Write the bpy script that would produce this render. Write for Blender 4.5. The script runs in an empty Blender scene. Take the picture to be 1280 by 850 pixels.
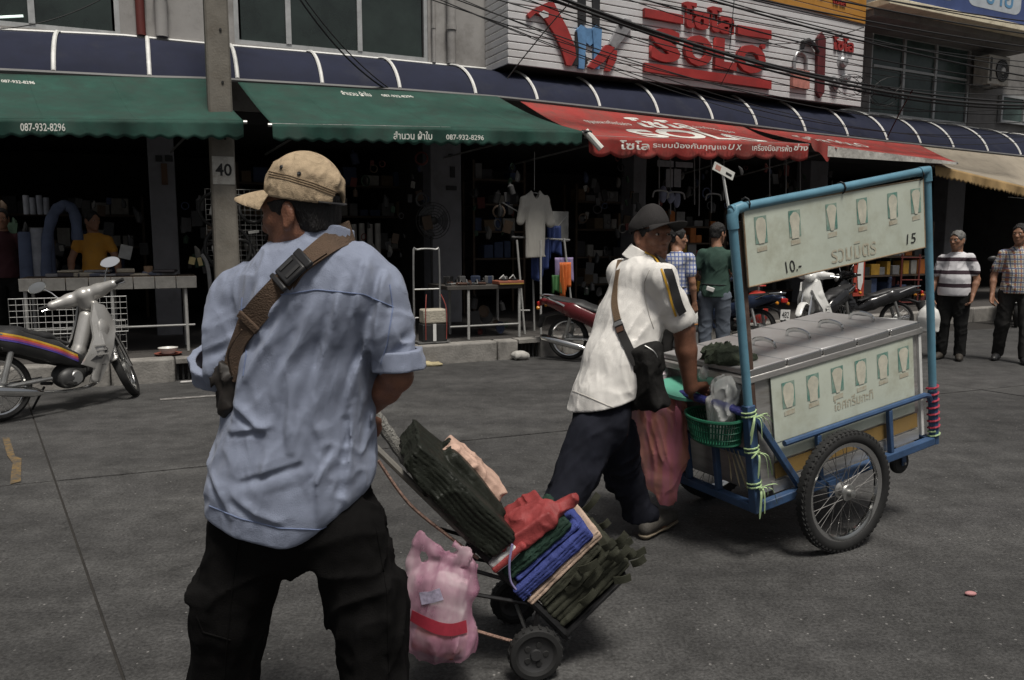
import bpy, bmesh, math, random
import numpy as np
from mathutils import Vector, Matrix

random.seed(7)
SC = bpy.context.scene
COL = SC.collection

# ---------------------------------------------------------------- camera, sky, sun, exposure
FPX, PW, PH = 1000.0, 1280.0, 850.0
EYE = Vector((0.0, 0.0, 1.5))
PITCH = math.atan(125.0 / FPX)
cam_data = bpy.data.cameras.new('camera')
cam_data.sensor_width = 36.0
cam_data.lens = 36.0 * FPX / PW
cam_data.clip_start = 0.05
cam_data.clip_end = 2000.0
cam = bpy.data.objects.new('camera', cam_data)
cam.location = EYE
cam.rotation_euler = (math.radians(90) - PITCH, 0, 0)
COL.objects.link(cam)
SC.camera = cam

SUN_EL, SUN_AZ = math.radians(68), math.radians(158)     # azimuth from +Y towards +X: high behind the camera, a little to its right
world = bpy.data.worlds.new('World'); SC.world = world; world.use_nodes = True
wn = world.node_tree.nodes; wl = world.node_tree.links
sky = wn.new('ShaderNodeTexSky'); sky.sky_type = 'NISHITA'; sky.sun_disc = False
sky.sun_elevation = SUN_EL; sky.sun_rotation = SUN_AZ
sky.air_density = 1.0; sky.dust_density = 6.0; sky.ozone_density = 0.6
hsv = wn.new('ShaderNodeHueSaturation'); hsv.inputs['Saturation'].default_value = 0.30
wl.new(sky.outputs[0], hsv.inputs['Color'])
bg = wn['Background']; bg.inputs['Strength'].default_value = 0.048
wl.new(hsv.outputs[0], bg.inputs['Color'])
sun_data = bpy.data.lights.new('sun', 'SUN'); sun_data.energy = 3.0; sun_data.angle = math.radians(15)
sun_data.color = (1.0, 0.95, 0.87)
sun = bpy.data.objects.new('sun', sun_data); COL.objects.link(sun)
sd = Vector((math.sin(SUN_AZ) * math.cos(SUN_EL), math.cos(SUN_AZ) * math.cos(SUN_EL), math.sin(SUN_EL)))
sun.rotation_euler = sd.to_track_quat('Z', 'Y').to_euler(); sun.location = sd * 40
vs = SC.view_settings
vs.view_transform = 'Standard'; vs.look = 'None'; vs.gamma = 1.0; vs.use_curve_mapping = False
vs.exposure = 0.22

# ---------------------------------------------------------------- projections used to measure the place
CP, SP = math.cos(PITCH), math.sin(PITCH)
def ray(px, py):
    a = (px - PW / 2) / FPX; b = (PH / 2 - py) / FPX
    return Vector((a, CP + b * SP, -SP + b * CP))
def at(px, py, y):
    r = ray(px, py); return EYE + r * (y / r.y)
def ground(px, py, z=0.0):
    r = ray(px, py); return EYE + r * ((z - EYE.z) / r.z)
def onplane(px, py, p0, n):
    r = ray(px, py); n = Vector(n); p0 = Vector(p0)
    return EYE + r * ((p0 - EYE).dot(n) / r.dot(n))

# street frame: u runs along the kerb (0 where the row of shops bends), w back from the kerb face
_us = np.arange(-30, 60.01, 0.05)
_ya = np.radians(np.interp(_us, [-1.5, 1.5], [24.0, 29.0]))
_dx, _dy = np.cos(_ya) * 0.05, np.sin(_ya) * 0.05
_i0 = int(round(30 / 0.05))
_kx = np.concatenate([[0], np.cumsum(_dx[:-1])]); _kx -= _kx[_i0]
_ky = np.concatenate([[0], np.cumsum(_dy[:-1])]); _ky += 10.04 - _ky[_i0]
def F(u, w, z=0.0):
    a = np.interp(u, _us, _ya)
    return Vector((np.interp(u, _us, _kx) - math.sin(a) * w, np.interp(u, _us, _ky) + math.cos(a) * w, z))
def yaw(u): return float(np.interp(u, _us, _ya))
def FU(px, py, w):
    k = (px - PW / 2) / FPX; b = (PH / 2 - py) / FPX
    s = k / (CP + b * SP)
    X = _kx - np.sin(_ya) * w; Y = _ky + np.cos(_ya) * w
    g = X - s * Y
    ok = np.where((g[:-1] <= 0) & (g[1:] > 0) & (Y[:-1] > 1))[0]
    i = ok[0]; t = -g[i] / (g[i + 1] - g[i]); u = _us[i] + t * 0.05
    y = Y[i] + t * (Y[i + 1] - Y[i])
    r = ray(px, py)
    return u, EYE.z + r.z * (y / r.y)
def FM(u, w, z=0.0):
    """matrix whose x runs along the kerb, y back into the shops, z up"""
    return Matrix.Translation(F(u, w, z)) @ Matrix.Rotation(yaw(u), 4, 'Z')

# ---------------------------------------------------------------- materials
def lin(*c):
    return tuple((v / 255 / 12.92) if v / 255 <= 0.04045 else (((v / 255) + 0.055) / 1.055) ** 2.4 for v in c)
_mats = {}
def M(name, col, rough=0.75, metal=0.0, var=0.18, vs=5.0, bump=0.0, bs=90.0, spec=0.4, dirt=None, dirt_s=3.0, dirt_lo=0.52, alpha=1.0, trans=0.0, emit=0.0, coat=0.0, stretch=None, sheen=0.0, sss=0.0, wrinkle=0.0, wr_s=(9, 9, 3)):
    if name in _mats: return _mats[name]
    m = bpy.data.materials.new(name); m.use_nodes = True; _mats[name] = m
    nt = m.node_tree; n = nt.nodes; L = nt.links; b = n['Principled BSDF']
    b.inputs['Roughness'].default_value = rough; b.inputs['Metallic'].default_value = metal
    b.inputs['Specular IOR Level'].default_value = spec
    b.inputs['Alpha'].default_value = alpha; b.inputs['Transmission Weight'].default_value = trans
    b.inputs['Coat Weight'].default_value = coat
    b.inputs['Sheen Weight'].default_value = sheen
    if sss:
        b.inputs['Subsurface Weight'].default_value = sss; b.inputs['Subsurface Radius'].default_value = (0.012, 0.005, 0.003)
    tc = n.new('ShaderNodeTexCoord'); src = tc.outputs['Object']
    if stretch:
        mp = n.new('ShaderNodeMapping'); mp.inputs['Scale'].default_value = stretch; L.new(src, mp.inputs[0]); src = mp.outputs[0]
    c4 = tuple(col) + (1,)
    if var > 0:
        nz = n.new('ShaderNodeTexNoise'); nz.inputs['Scale'].default_value = vs; nz.inputs['Detail'].default_value = 6; nz.inputs['Roughness'].default_value = 0.65
        L.new(src, nz.inputs['Vector'])
        rp = n.new('ShaderNodeValToRGB'); rp.color_ramp.elements[0].position = 0.28; rp.color_ramp.elements[1].position = 0.72
        rp.color_ramp.elements[0].color = tuple(v * (1 - var) for v in col) + (1,)
        rp.color_ramp.elements[1].color = tuple(min(1, v * (1 + var)) for v in col) + (1,)
        L.new(nz.outputs['Fac'], rp.inputs[0]); out = rp.outputs[0]
        rr = n.new('ShaderNodeMapRange'); rr.inputs[3].default_value = max(0.02, rough - 0.1); rr.inputs[4].default_value = min(1, rough + 0.1)
        L.new(nz.outputs['Fac'], rr.inputs[0]); L.new(rr.outputs[0], b.inputs['Roughness'])
        if dirt:
            n2 = n.new('ShaderNodeTexNoise'); n2.inputs['Scale'].default_value = dirt_s; n2.inputs['Detail'].default_value = 9; n2.inputs['Roughness'].default_value = 0.7
            L.new(src, n2.inputs['Vector'])
            r2 = n.new('ShaderNodeValToRGB'); r2.color_ramp.elements[0].position = dirt_lo; r2.color_ramp.elements[1].position = min(1, dirt_lo + 0.25)
            L.new(n2.outputs['Fac'], r2.inputs[0])
            mx = n.new('ShaderNodeMix'); mx.data_type = 'RGBA'; L.new(r2.outputs[0], mx.inputs[0]); L.new(out, mx.inputs[6]); mx.inputs[7].default_value = tuple(dirt) + (1,)
            out = mx.outputs[2]
        L.new(out, b.inputs['Base Color'])
        if emit: L.new(out, b.inputs['Emission Color'])
    else:
        b.inputs['Base Color'].default_value = c4
        b.inputs['Emission Color'].default_value = c4
    if emit: b.inputs['Emission Strength'].default_value = emit
    if bump > 0:
        nb = n.new('ShaderNodeTexNoise'); nb.inputs['Scale'].default_value = bs; nb.inputs['Detail'].default_value = 4
        L.new(src, nb.inputs['Vector'])
        bp = n.new('ShaderNodeBump'); bp.inputs['Strength'].default_value = bump; bp.inputs['Distance'].default_value = 0.01
        L.new(nb.outputs['Fac'], bp.inputs['Height']); L.new(bp.outputs[0], b.inputs['Normal'])
        if wrinkle > 0:
            prev = None
            for k, (rz, s_) in enumerate(((0.5, 1.0), (-0.7, 1.6), (1.4, 2.3))):
                mp = n.new('ShaderNodeMapping'); mp.inputs['Rotation'].default_value = (0.2 * k, rz, 0.3 * k); mp.inputs['Scale'].default_value = tuple(v * s_ for v in wr_s); L.new(tc.outputs['Object'], mp.inputs[0])
                w = n.new('ShaderNodeTexNoise'); w.noise_type = 'RIDGED_MULTIFRACTAL'; w.inputs['Scale'].default_value = 1.0; w.inputs['Detail'].default_value = 2.5; w.inputs['Distortion'].default_value = 0.6; L.new(mp.outputs[0], w.inputs['Vector'])
                b2 = n.new('ShaderNodeBump'); b2.inputs['Strength'].default_value = wrinkle / (1 + 0.5 * k); b2.inputs['Distance'].default_value = 0.012; L.new(w.outputs['Fac'], b2.inputs['Height'])
                if prev is not None: L.new(prev, b2.inputs['Normal'])
                prev = b2.outputs[0]
            L.new(prev, bp.inputs['Normal'])
    return m

# ---------------------------------------------------------------- mesh builder
class MB:
    def __init__(s): s.v = []; s.f = []
    def add(s, vs, fs):
        o = len(s.v); s.v += [tuple(p) for p in vs]; s.f += [tuple(i + o for i in f) for f in fs]; return s
    def box(s, c, d, M=None):
        x, y, z = d[0] / 2, d[1] / 2, d[2] / 2; c = Vector(c)
        vs = [c + Vector(q) for q in ((-x,-y,-z),(x,-y,-z),(x,y,-z),(-x,y,-z),(-x,-y,z),(x,-y,z),(x,y,z),(-x,y,z))]
        if M is not None: vs = [M @ q for q in vs]
        return s.add(vs, ((0,3,2,1),(4,5,6,7),(0,1,5,4),(1,2,6,5),(2,3,7,6),(3,0,4,7)))
    def hexa(s, p):
        return s.add(p, ((0,3,2,1),(4,5,6,7),(0,1,5,4),(1,2,6,5),(2,3,7,6),(3,0,4,7)))
    def tube(s, pts, r, n=8, closed=False, flat=1.0, up=None):
        pts = [Vector(p) for p in pts]; N = len(pts)
        rs = r if isinstance(r, (list, tuple)) else [r] * N
        T = []
        for i in range(N):
            a = pts[(i - 1) % N] if (closed or i > 0) else pts[i]; b = pts[(i + 1) % N] if (closed or i < N - 1) else pts[i]
            t = b - a
            if t.length < 1e-9: t = Vector((0, 0, 1))
            T.append(t.normalized())
        ref = Vector(up) if up is not None else (Vector((0, 0, 1)) if abs(T[0].z) < 0.9 else Vector((1, 0, 0)))
        nx = T[0].cross(ref).normalized(); vs = []
        for i in range(N):
            if up is not None: nx = T[i].cross(ref)
            else: nx = nx - T[i] * nx.dot(T[i])
            nx = nx.normalized() if nx.length > 1e-6 else Vector((1, 0, 0))
            ny = nx.cross(T[i]).normalized()
            for k in range(n):
                a = 2 * math.pi * k / n
                vs.append(pts[i] + nx * (math.cos(a) * rs[i]) + ny * (math.sin(a) * rs[i] * flat))
        fs = []
        for i in range(N if closed else N - 1):
            j = (i + 1) % N
            for k in range(n):
                l = (k + 1) % n; fs.append((i * n + k, i * n + l, j * n + l, j * n + k))
        if not closed:
            fs.append(tuple(range(n - 1, -1, -1))); fs.append(tuple((N - 1) * n + k for k in range(n)))
        return s.add(vs, fs)
    def lathe(s, prof, n=24, M=None, close=False):
        vs = []; fs = []; K = len(prof)
        for k in range(n):
            a = 2 * math.pi * k / n
            for r, z in prof:
                p = Vector((r * math.cos(a), r * math.sin(a), z)); vs.append(M @ p if M is not None else p)
        for k in range(n):
            l = (k + 1) % n
            for i in range(K if close else K - 1):
                j = (i + 1) % K; fs.append((k * K + i, l * K + i, l * K + j, k * K + j))
        return s.add(vs, fs)
    def prism(s, poly, h, M=None):
        """closed outline in xy, extruded from z=0 to z=h"""
        n = len(poly)
        vs = [Vector((x, y, 0)) for x, y in poly] + [Vector((x, y, h)) for x, y in poly]
        if M is not None: vs = [M @ p for p in vs]
        return s.add(vs, [tuple(range(n - 1, -1, -1)), tuple(range(n, 2 * n))] + [(i, (i + 1) % n, n + (i + 1) % n, n + i) for i in range(n)])
    def grid(s, fn, nu, nv, thick=None):
        vs = [fn(i / nu, j / nv) for i in range(nu + 1) for j in range(nv + 1)]
        q = lambda i, j: i * (nv + 1) + j
        fs = [(q(i, j), q(i + 1, j), q(i + 1, j + 1), q(i, j + 1)) for i in range(nu) for j in range(nv)]
        if thick is not None:
            th = Vector(thick); N = len(vs)
            vs = [Vector(p) for p in vs]; vs += [p + th for p in vs]
            fs += [tuple(i + N for i in reversed(f)) for f in fs]
            for i in range(nu):
                fs += [(q(i + 1, 0), q(i, 0), N + q(i, 0), N + q(i + 1, 0)), (q(i, nv), q(i + 1, nv), N + q(i + 1, nv), N + q(i, nv))]
            for j in range(nv):
                fs += [(q(0, j), q(0, j + 1), N + q(0, j + 1), N + q(0, j)), (q(nu, j + 1), q(nu, j), N + q(nu, j), N + q(nu, j + 1))]
        return s.add(vs, fs)
    def xf(s, M):
        s.v = [tuple(M @ Vector(p)) for p in s.v]; return s
    def fbox(s, u0, u1, w0, w1, z0, z1):
        """box in the street frame, bent with the row; z0/z1 may be (at u0, at u1)"""
        za = z0 if isinstance(z0, tuple) else (z0, z0); zb = z1 if isinstance(z1, tuple) else (z1, z1)
        n = max(1, int(abs(u1 - u0) / 0.5)) if (u0 < 1.5 and u1 > -1.5) else 1
        vs = []; fs = []
        for i in range(n + 1):
            t = i / n; u = u0 + (u1 - u0) * t; a = za[0] + (za[1] - za[0]) * t; b = zb[0] + (zb[1] - zb[0]) * t
            vs += [F(u, w0, a), F(u, w1, a), F(u, w1, b), F(u, w0, b)]
        for i in range(n):
            o = 4 * i
            for k in range(4):
                l = (k + 1) % 4; fs.append((o + k, o + 4 + k, o + 4 + l, o + l))
        fs += [(0, 1, 2, 3), (4 * n + 3, 4 * n + 2, 4 * n + 1, 4 * n)]
        return s.add(vs, fs)
    def mesh(s, name, sharp=35, fix=True):
        me = bpy.data.meshes.new(name); me.from_pydata(s.v, [], s.f); me.update()
        if fix:
            bm = bmesh.new(); bm.from_mesh(me); bmesh.ops.recalc_face_normals(bm, faces=bm.faces); bm.to_mesh(me); bm.free()
        if sharp is not None:
            me.shade_smooth(); me.set_sharp_from_angle(angle=math.radians(sharp))
        return me
    def build(s, name, mat, parent=None, sharp=35, bevel=0, fix=True, segs=2):
        return link(name, s.mesh(name, sharp, fix), mat, parent, bevel, segs)

def link(name, me, mat, parent=None, bevel=0, segs=2):
    o = bpy.data.objects.new(name, me); COL.objects.link(o)
    mats = mat if isinstance(mat, (list, tuple)) else [mat]
    for m in mats:
        if len(me.materials) < len(mats): me.materials.append(m)
    if parent is not None: setparent(o, parent)
    if bevel:
        b = o.modifiers.new('bevel', 'BEVEL'); b.width = bevel; b.segments = segs; b.limit_method = 'ANGLE'; b.angle_limit = math.radians(40)
    return o
def setparent(o, p):
    o.parent = p
    if p.type == 'EMPTY' and not p.get('_local'): o.matrix_parent_inverse = Matrix.LocRotScale(p.location, p.rotation_euler, p.scale).inverted()
def tag(o, label, cat, group=None):
    o['label'] = label; o['category'] = cat
    if group: o['group'] = group
    return o
def thing(name, label, cat, loc=(0, 0, 0), group=None, rot=None):
    """an Empty at the thing's base; rot given: its parts are built in its own frame, else in world coordinates"""
    o = bpy.data.objects.new(name, None); COL.objects.link(o); o.location = loc; o.empty_display_size = 0.1
    if rot is not None: o.rotation_euler = rot; o['_local'] = 1
    return tag(o, label, cat, group)
def struct(o): o['kind'] = 'structure'; return o
def copy_tree(o, parent=None):
    c = o.copy(); COL.objects.link(c)
    if parent: c.parent = parent
    for ch in [x for x in o.children]: copy_tree(ch, c)
    return c
def lerp(a, b, t): return a + (b - a) * t
def arc(pts, n=6):
    """Catmull-Rom through points"""
    pts = [Vector(p) for p in pts]; out = []
    for i in range(len(pts) - 1):
        p0 = pts[max(0, i - 1)]; p1 = pts[i]; p2 = pts[i + 1]; p3 = pts[min(len(pts) - 1, i + 2)]
        for k in range(n):
            t = k / n
            out.append(0.5 * ((2 * p1) + (p2 - p0) * t + (2 * p0 - 5 * p1 + 4 * p2 - p3) * t * t + (3 * p1 - p0 - 3 * p2 + p3) * t ** 3))
    return out + [pts[-1]]
def text_mesh(body, size=1.0, depth=0.0, bold=0.0, shear=0.0, align='LEFT', spacing=1.0, res=3):
    cu = bpy.data.curves.new('lettering', 'FONT'); cu.body = body; cu.size = size; cu.extrude = depth / 2; cu.offset = bold
    cu.shear = shear; cu.align_x = align; cu.space_character = spacing; cu.resolution_u = res
    ob = bpy.data.objects.new('lettering', cu); COL.objects.link(ob)
    dg = bpy.context.evaluated_depsgraph_get(); dg.update()
    me = bpy.data.meshes.new_from_object(ob.evaluated_get(dg)); me.materials.clear()
    bpy.data.objects.remove(ob); bpy.data.curves.remove(cu)
    return me
def text_fit(body, fn, x0, x1, y0, y1, name, mat, parent, depth=0.0, bold=0.0, shear=0.0, spacing=1.0):
    """letters stretched to fill [x0,x1]x[y0,y1]; fn(x, y, z) puts each point in the world"""
    me = text_mesh(body, 1.0, 1.0 if depth else 0.0, bold, shear, spacing=spacing)
    n = len(me.vertices); co = np.empty(n * 3); me.vertices.foreach_get('co', co); co = co.reshape(-1, 3)
    lo, hi = co.min(0), co.max(0)
    for i in range(n):
        x = x0 + (co[i, 0] - lo[0]) / (hi[0] - lo[0]) * (x1 - x0); y = y0 + (co[i, 1] - lo[1]) / (hi[1] - lo[1]) * (y1 - y0)
        me.vertices[i].co = fn(x, y, (co[i, 2] + (0.5 if depth else 0)) * depth)
    return link(name, me, mat, parent)

# ---------------------------------------------------------------- implicit surfaces (bodies, cloth, fairings)
def _h3(i, j, k):
    n = (i * 374761393 + j * 668265263 + k * 2147483647 + 1013904223) & 0xffffffff
    n = ((n ^ (n >> 13)) * 1274126177) & 0xffffffff
    return ((n ^ (n >> 16)) & 0xffff) / 65535.0
def noise(P):
    P = np.asarray(P); I = np.floor(P).astype(np.int64); f = P - I; f = f * f * (3 - 2 * f); r = 0
    for a in (0, 1):
        for b in (0, 1):
            for c in (0, 1):
                w = (f[:, 0] if a else 1 - f[:, 0]) * (f[:, 1] if b else 1 - f[:, 1]) * (f[:, 2] if c else 1 - f[:, 2])
                r = r + w * _h3(I[:, 0] + a, I[:, 1] + b, I[:, 2] + c)
    return r * 2 - 1
def fold(P, d, across, along, amp, seed=0.0, sharp=1.0, warp=0.35):
    """creases that run along direction d"""
    d = np.array(Vector(d).normalized()); e = np.cross(d, [0.3, 0.5, 0.81]); e /= np.linalg.norm(e); g = np.cross(d, e)
    Q = np.stack([P @ d * along, P @ e * across, P @ g * across], 1) + seed
    Q = Q + warp * noise(P * 7 + seed)[:, None]
    n = noise(Q)
    r = 1 - np.abs(n) * 2
    return -amp * np.sign(r) * np.abs(r) ** sharp
def crease(P, d, across, along, amp, seed=0.0, p=3.0, warp=0.5):
    """raised narrow wrinkles that run along direction d (positive outwards)"""
    d = np.array(Vector(d).normalized()); e = np.cross(d, [0.3, 0.5, 0.81]); e /= np.linalg.norm(e); g = np.cross(d, e)
    Q = np.stack([P @ d * along, P @ e * across, P @ g * across], 1) + seed
    Q = Q + warp * noise(P * 5 + seed)[:, None]
    return amp * ((1 - np.abs(noise(Q))) ** p - 0.28) * np.clip(noise(P * 6 + seed * 2) + 0.75, 0.1, 1.3)
def near(P, c, s):
    return np.exp(-np.sum((P - np.array(c)) ** 2, 1) / (s * s))

class SDF:
    def __init__(s, lo, hi, h):
        s.lo = np.array(lo, float); s.h = h
        s.n = np.ceil((np.array(hi, float) - s.lo) / h).astype(int) + 1
        s.f = np.full(s.n, 1.0, np.float32)
    def win(s, lo, hi):
        a = np.clip(np.floor((np.array(lo) - s.lo) / s.h).astype(int), 0, s.n); b = np.clip(np.ceil((np.array(hi) - s.lo) / s.h).astype(int) + 1, 0, s.n)
        if np.any(b <= a): return None, None
        g = np.meshgrid(*[s.lo[i] + s.h * np.arange(a[i], b[i]) for i in range(3)], indexing='ij')
        return tuple(slice(a[i], b[i]) for i in range(3)), np.stack(g, -1).astype(np.float32)
    def _put(s, w, d, k, mode):
        f = s.f[w]
        if mode == 'sub':
            if k > 0:
                h = np.clip(0.5 - 0.5 * (f + d) / k, 0, 1); s.f[w] = f * (1 - h) - d * h + k * h * (1 - h)
            else: s.f[w] = np.maximum(f, -d)
        elif k > 0:
            h = np.clip(0.5 + 0.5 * (f - d) / k, 0, 1); s.f[w] = f * (1 - h) + d * h - k * h * (1 - h)
        else: s.f[w] = np.minimum(f, d)
    def cone(s, a, b, ra, rb, k=0.02, flat=None, mode='add'):
        a = np.array(a, float); b = np.array(b, float); m = max(ra, rb) + k + 3 * s.h
        w, P = s.win(np.minimum(a, b) - m, np.maximum(a, b) + m)
        if w is None: return s
        ab = b - a; q = P - a; t = np.clip((q @ ab) / max(1e-9, ab @ ab), 0, 1); q = q - t[..., None] * ab
        if flat is not None:
            ax = np.array(Vector(flat[0]).normalized()); q = q + ((q @ ax) * (flat[1] - 1))[..., None] * ax
        s._put(w, np.linalg.norm(q, axis=-1) - (ra + t * (rb - ra)), k, mode); return s
    def chain(s, pts, rs, k=0.02, flat=None, mode='add'):
        for i in range(len(pts) - 1): s.cone(pts[i], pts[i + 1], rs[i], rs[i + 1], k, flat, mode)
        return s
    def ell(s, c, r, k=0.02, R=None, mode='add'):
        c = np.array(c, float); r = np.array(r, float); m = r.max() + k + 3 * s.h
        w, P = s.win(c - m, c + m)
        if w is None: return s
        q = P - c
        if R is not None: q = q @ np.array(R)
        k0 = np.linalg.norm(q / r, axis=-1); k1 = np.linalg.norm(q / (r * r), axis=-1)
        s._put(w, k0 * (k0 - 1) / np.maximum(k1, 1e-6), k, mode); return s
    def boxr(s, c, half, rd=0.01, k=0.01, R=None, mode='add'):
        c = np.array(c, float); half = np.array(half, float); m = np.linalg.norm(half) + k + 3 * s.h
        w, P = s.win(c - m, c + m)
        if w is None: return s
        q = P - c
        if R is not None: q = q @ np.array(R)
        q = np.abs(q) - (half - rd)
        s._put(w, np.linalg.norm(np.maximum(q, 0), axis=-1) + np.minimum(q.max(-1), 0) - rd, k, mode); return s
    def cut(s, p, n, k=0.0):
        """remove everything on the side n points to"""
        w, P = s.win(s.lo, s.lo + s.h * s.n); n = np.array(Vector(n).normalized()); d = (P - np.array(p, np.float32)) @ n
        f = s.f[w]
        if k > 0:
            h = np.clip(0.5 - 0.5 * (f - d) / k, 0, 1); s.f[w] = f * (1 - h) + d * h + k * h * (1 - h)
        else: s.f[w] = np.maximum(f, d)
        return s
    def pts(s, band=0.05):
        m = np.abs(s.f) < band; I = np.argwhere(m); return m, s.lo + I * s.h
    def disp(s, fn, band=0.05):
        m, P = s.pts(band); s.f[m] = s.f[m] + fn(P).astype(np.float32); return s
    def mesh(s, name, smooth=1):
        s.f[0, :, :] = s.f[-1, :, :] = np.maximum(s.f[0].max(), 0.01) if False else 0.01
        s.f[:, 0, :] = 0.01; s.f[:, -1, :] = 0.01; s.f[:, :, 0] = 0.01; s.f[:, :, -1] = 0.01
        f = s.f; g = f < 0; n = s.n
        cnt = np.zeros(n - 1, np.int8)
        for a in (0, 1):
            for b in (0, 1):
                for c in (0, 1): cnt += g[a:n[0] - 1 + a, b:n[1] - 1 + b, c:n[2] - 1 + c]
        act = (cnt > 0) & (cnt < 8); C = np.argwhere(act); N = len(C)
        if N == 0: raise RuntimeError('empty implicit ' + name)
        idx = np.full(n - 1, -1, np.int64); idx[act] = np.arange(N)
        acc = np.zeros((N, 3)); num = np.zeros(N)
        for ax in range(3):
            o = [i for i in range(3) if i != ax]
            for b in (0, 1):
                for c in (0, 1):
                    p0 = C.copy(); p0[:, o[0]] += b; p0[:, o[1]] += c; p1 = p0.copy(); p1[:, ax] += 1
                    f0 = f[p0[:, 0], p0[:, 1], p0[:, 2]]; f1 = f[p1[:, 0], p1[:, 1], p1[:, 2]]
                    x = (f0 < 0) != (f1 < 0); t = np.where(x, f0 / np.where(x, f0 - f1, 1), 0)
                    q = p0.astype(float); q[:, ax] += t; acc[x] += q[x]; num[x] += 1
        V = s.lo + s.h * (acc / num[:, None])
        Q = []
        for ax in range(3):
            o = [i for i in range(3) if i != ax]
            sl0 = [slice(None)] * 3; sl1 = [slice(None)] * 3; sl0[ax] = slice(0, -1); sl1[ax] = slice(1, None)
            x = g[tuple(sl0)] != g[tuple(sl1)]; E = np.argwhere(x)
            E = E[(E[:, o[0]] > 0) & (E[:, o[1]] > 0) & (E[:, o[0]] < n[o[0]] - 1) & (E[:, o[1]] < n[o[1]] - 1)]
            cells = []
            for da, db in ((1, 1), (0, 1), (0, 0), (1, 0)):
                e = E.copy(); e[:, o[0]] -= da; e[:, o[1]] -= db; cells.append(idx[e[:, 0], e[:, 1], e[:, 2]])
            q = np.stack(cells, 1); flip = g[E[:, 0], E[:, 1], E[:, 2]]
            if ax == 1: flip = ~flip
            q[~flip] = q[~flip][:, ::-1]; Q.append(q)
        Q = np.concatenate(Q); Q = Q[(Q >= 0).all(1)]
        for _ in range(smooth):
            S = np.zeros_like(V); c = np.zeros(N)
            for a, b in ((0, 1), (1, 2), (2, 3), (3, 0)):
                np.add.at(S, Q[:, a], V[Q[:, b]]); np.add.at(c, Q[:, a], 1); np.add.at(S, Q[:, b], V[Q[:, a]]); np.add.at(c, Q[:, b], 1)
            V = V * 0.5 + 0.5 * S / np.maximum(c, 1)[:, None]
        me = bpy.data.meshes.new(name)
        me.vertices.add(N); me.vertices.foreach_set('co', V.astype(np.float32).ravel())
        me.loops.add(len(Q) * 4); me.loops.foreach_set('vertex_index', Q.astype(np.int32).ravel())
        me.polygons.add(len(Q)); me.polygons.foreach_set('loop_start', np.arange(0, len(Q) * 4, 4, dtype=np.int32)); me.polygons.foreach_set('loop_total', np.full(len(Q), 4, np.int32))
        me.update(calc_edges=True); me.validate(); me.shade_smooth()
        return me
    def build(s, name, mat, parent=None, smooth=1): return link(name, s.mesh(name, smooth), mat, parent)
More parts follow.
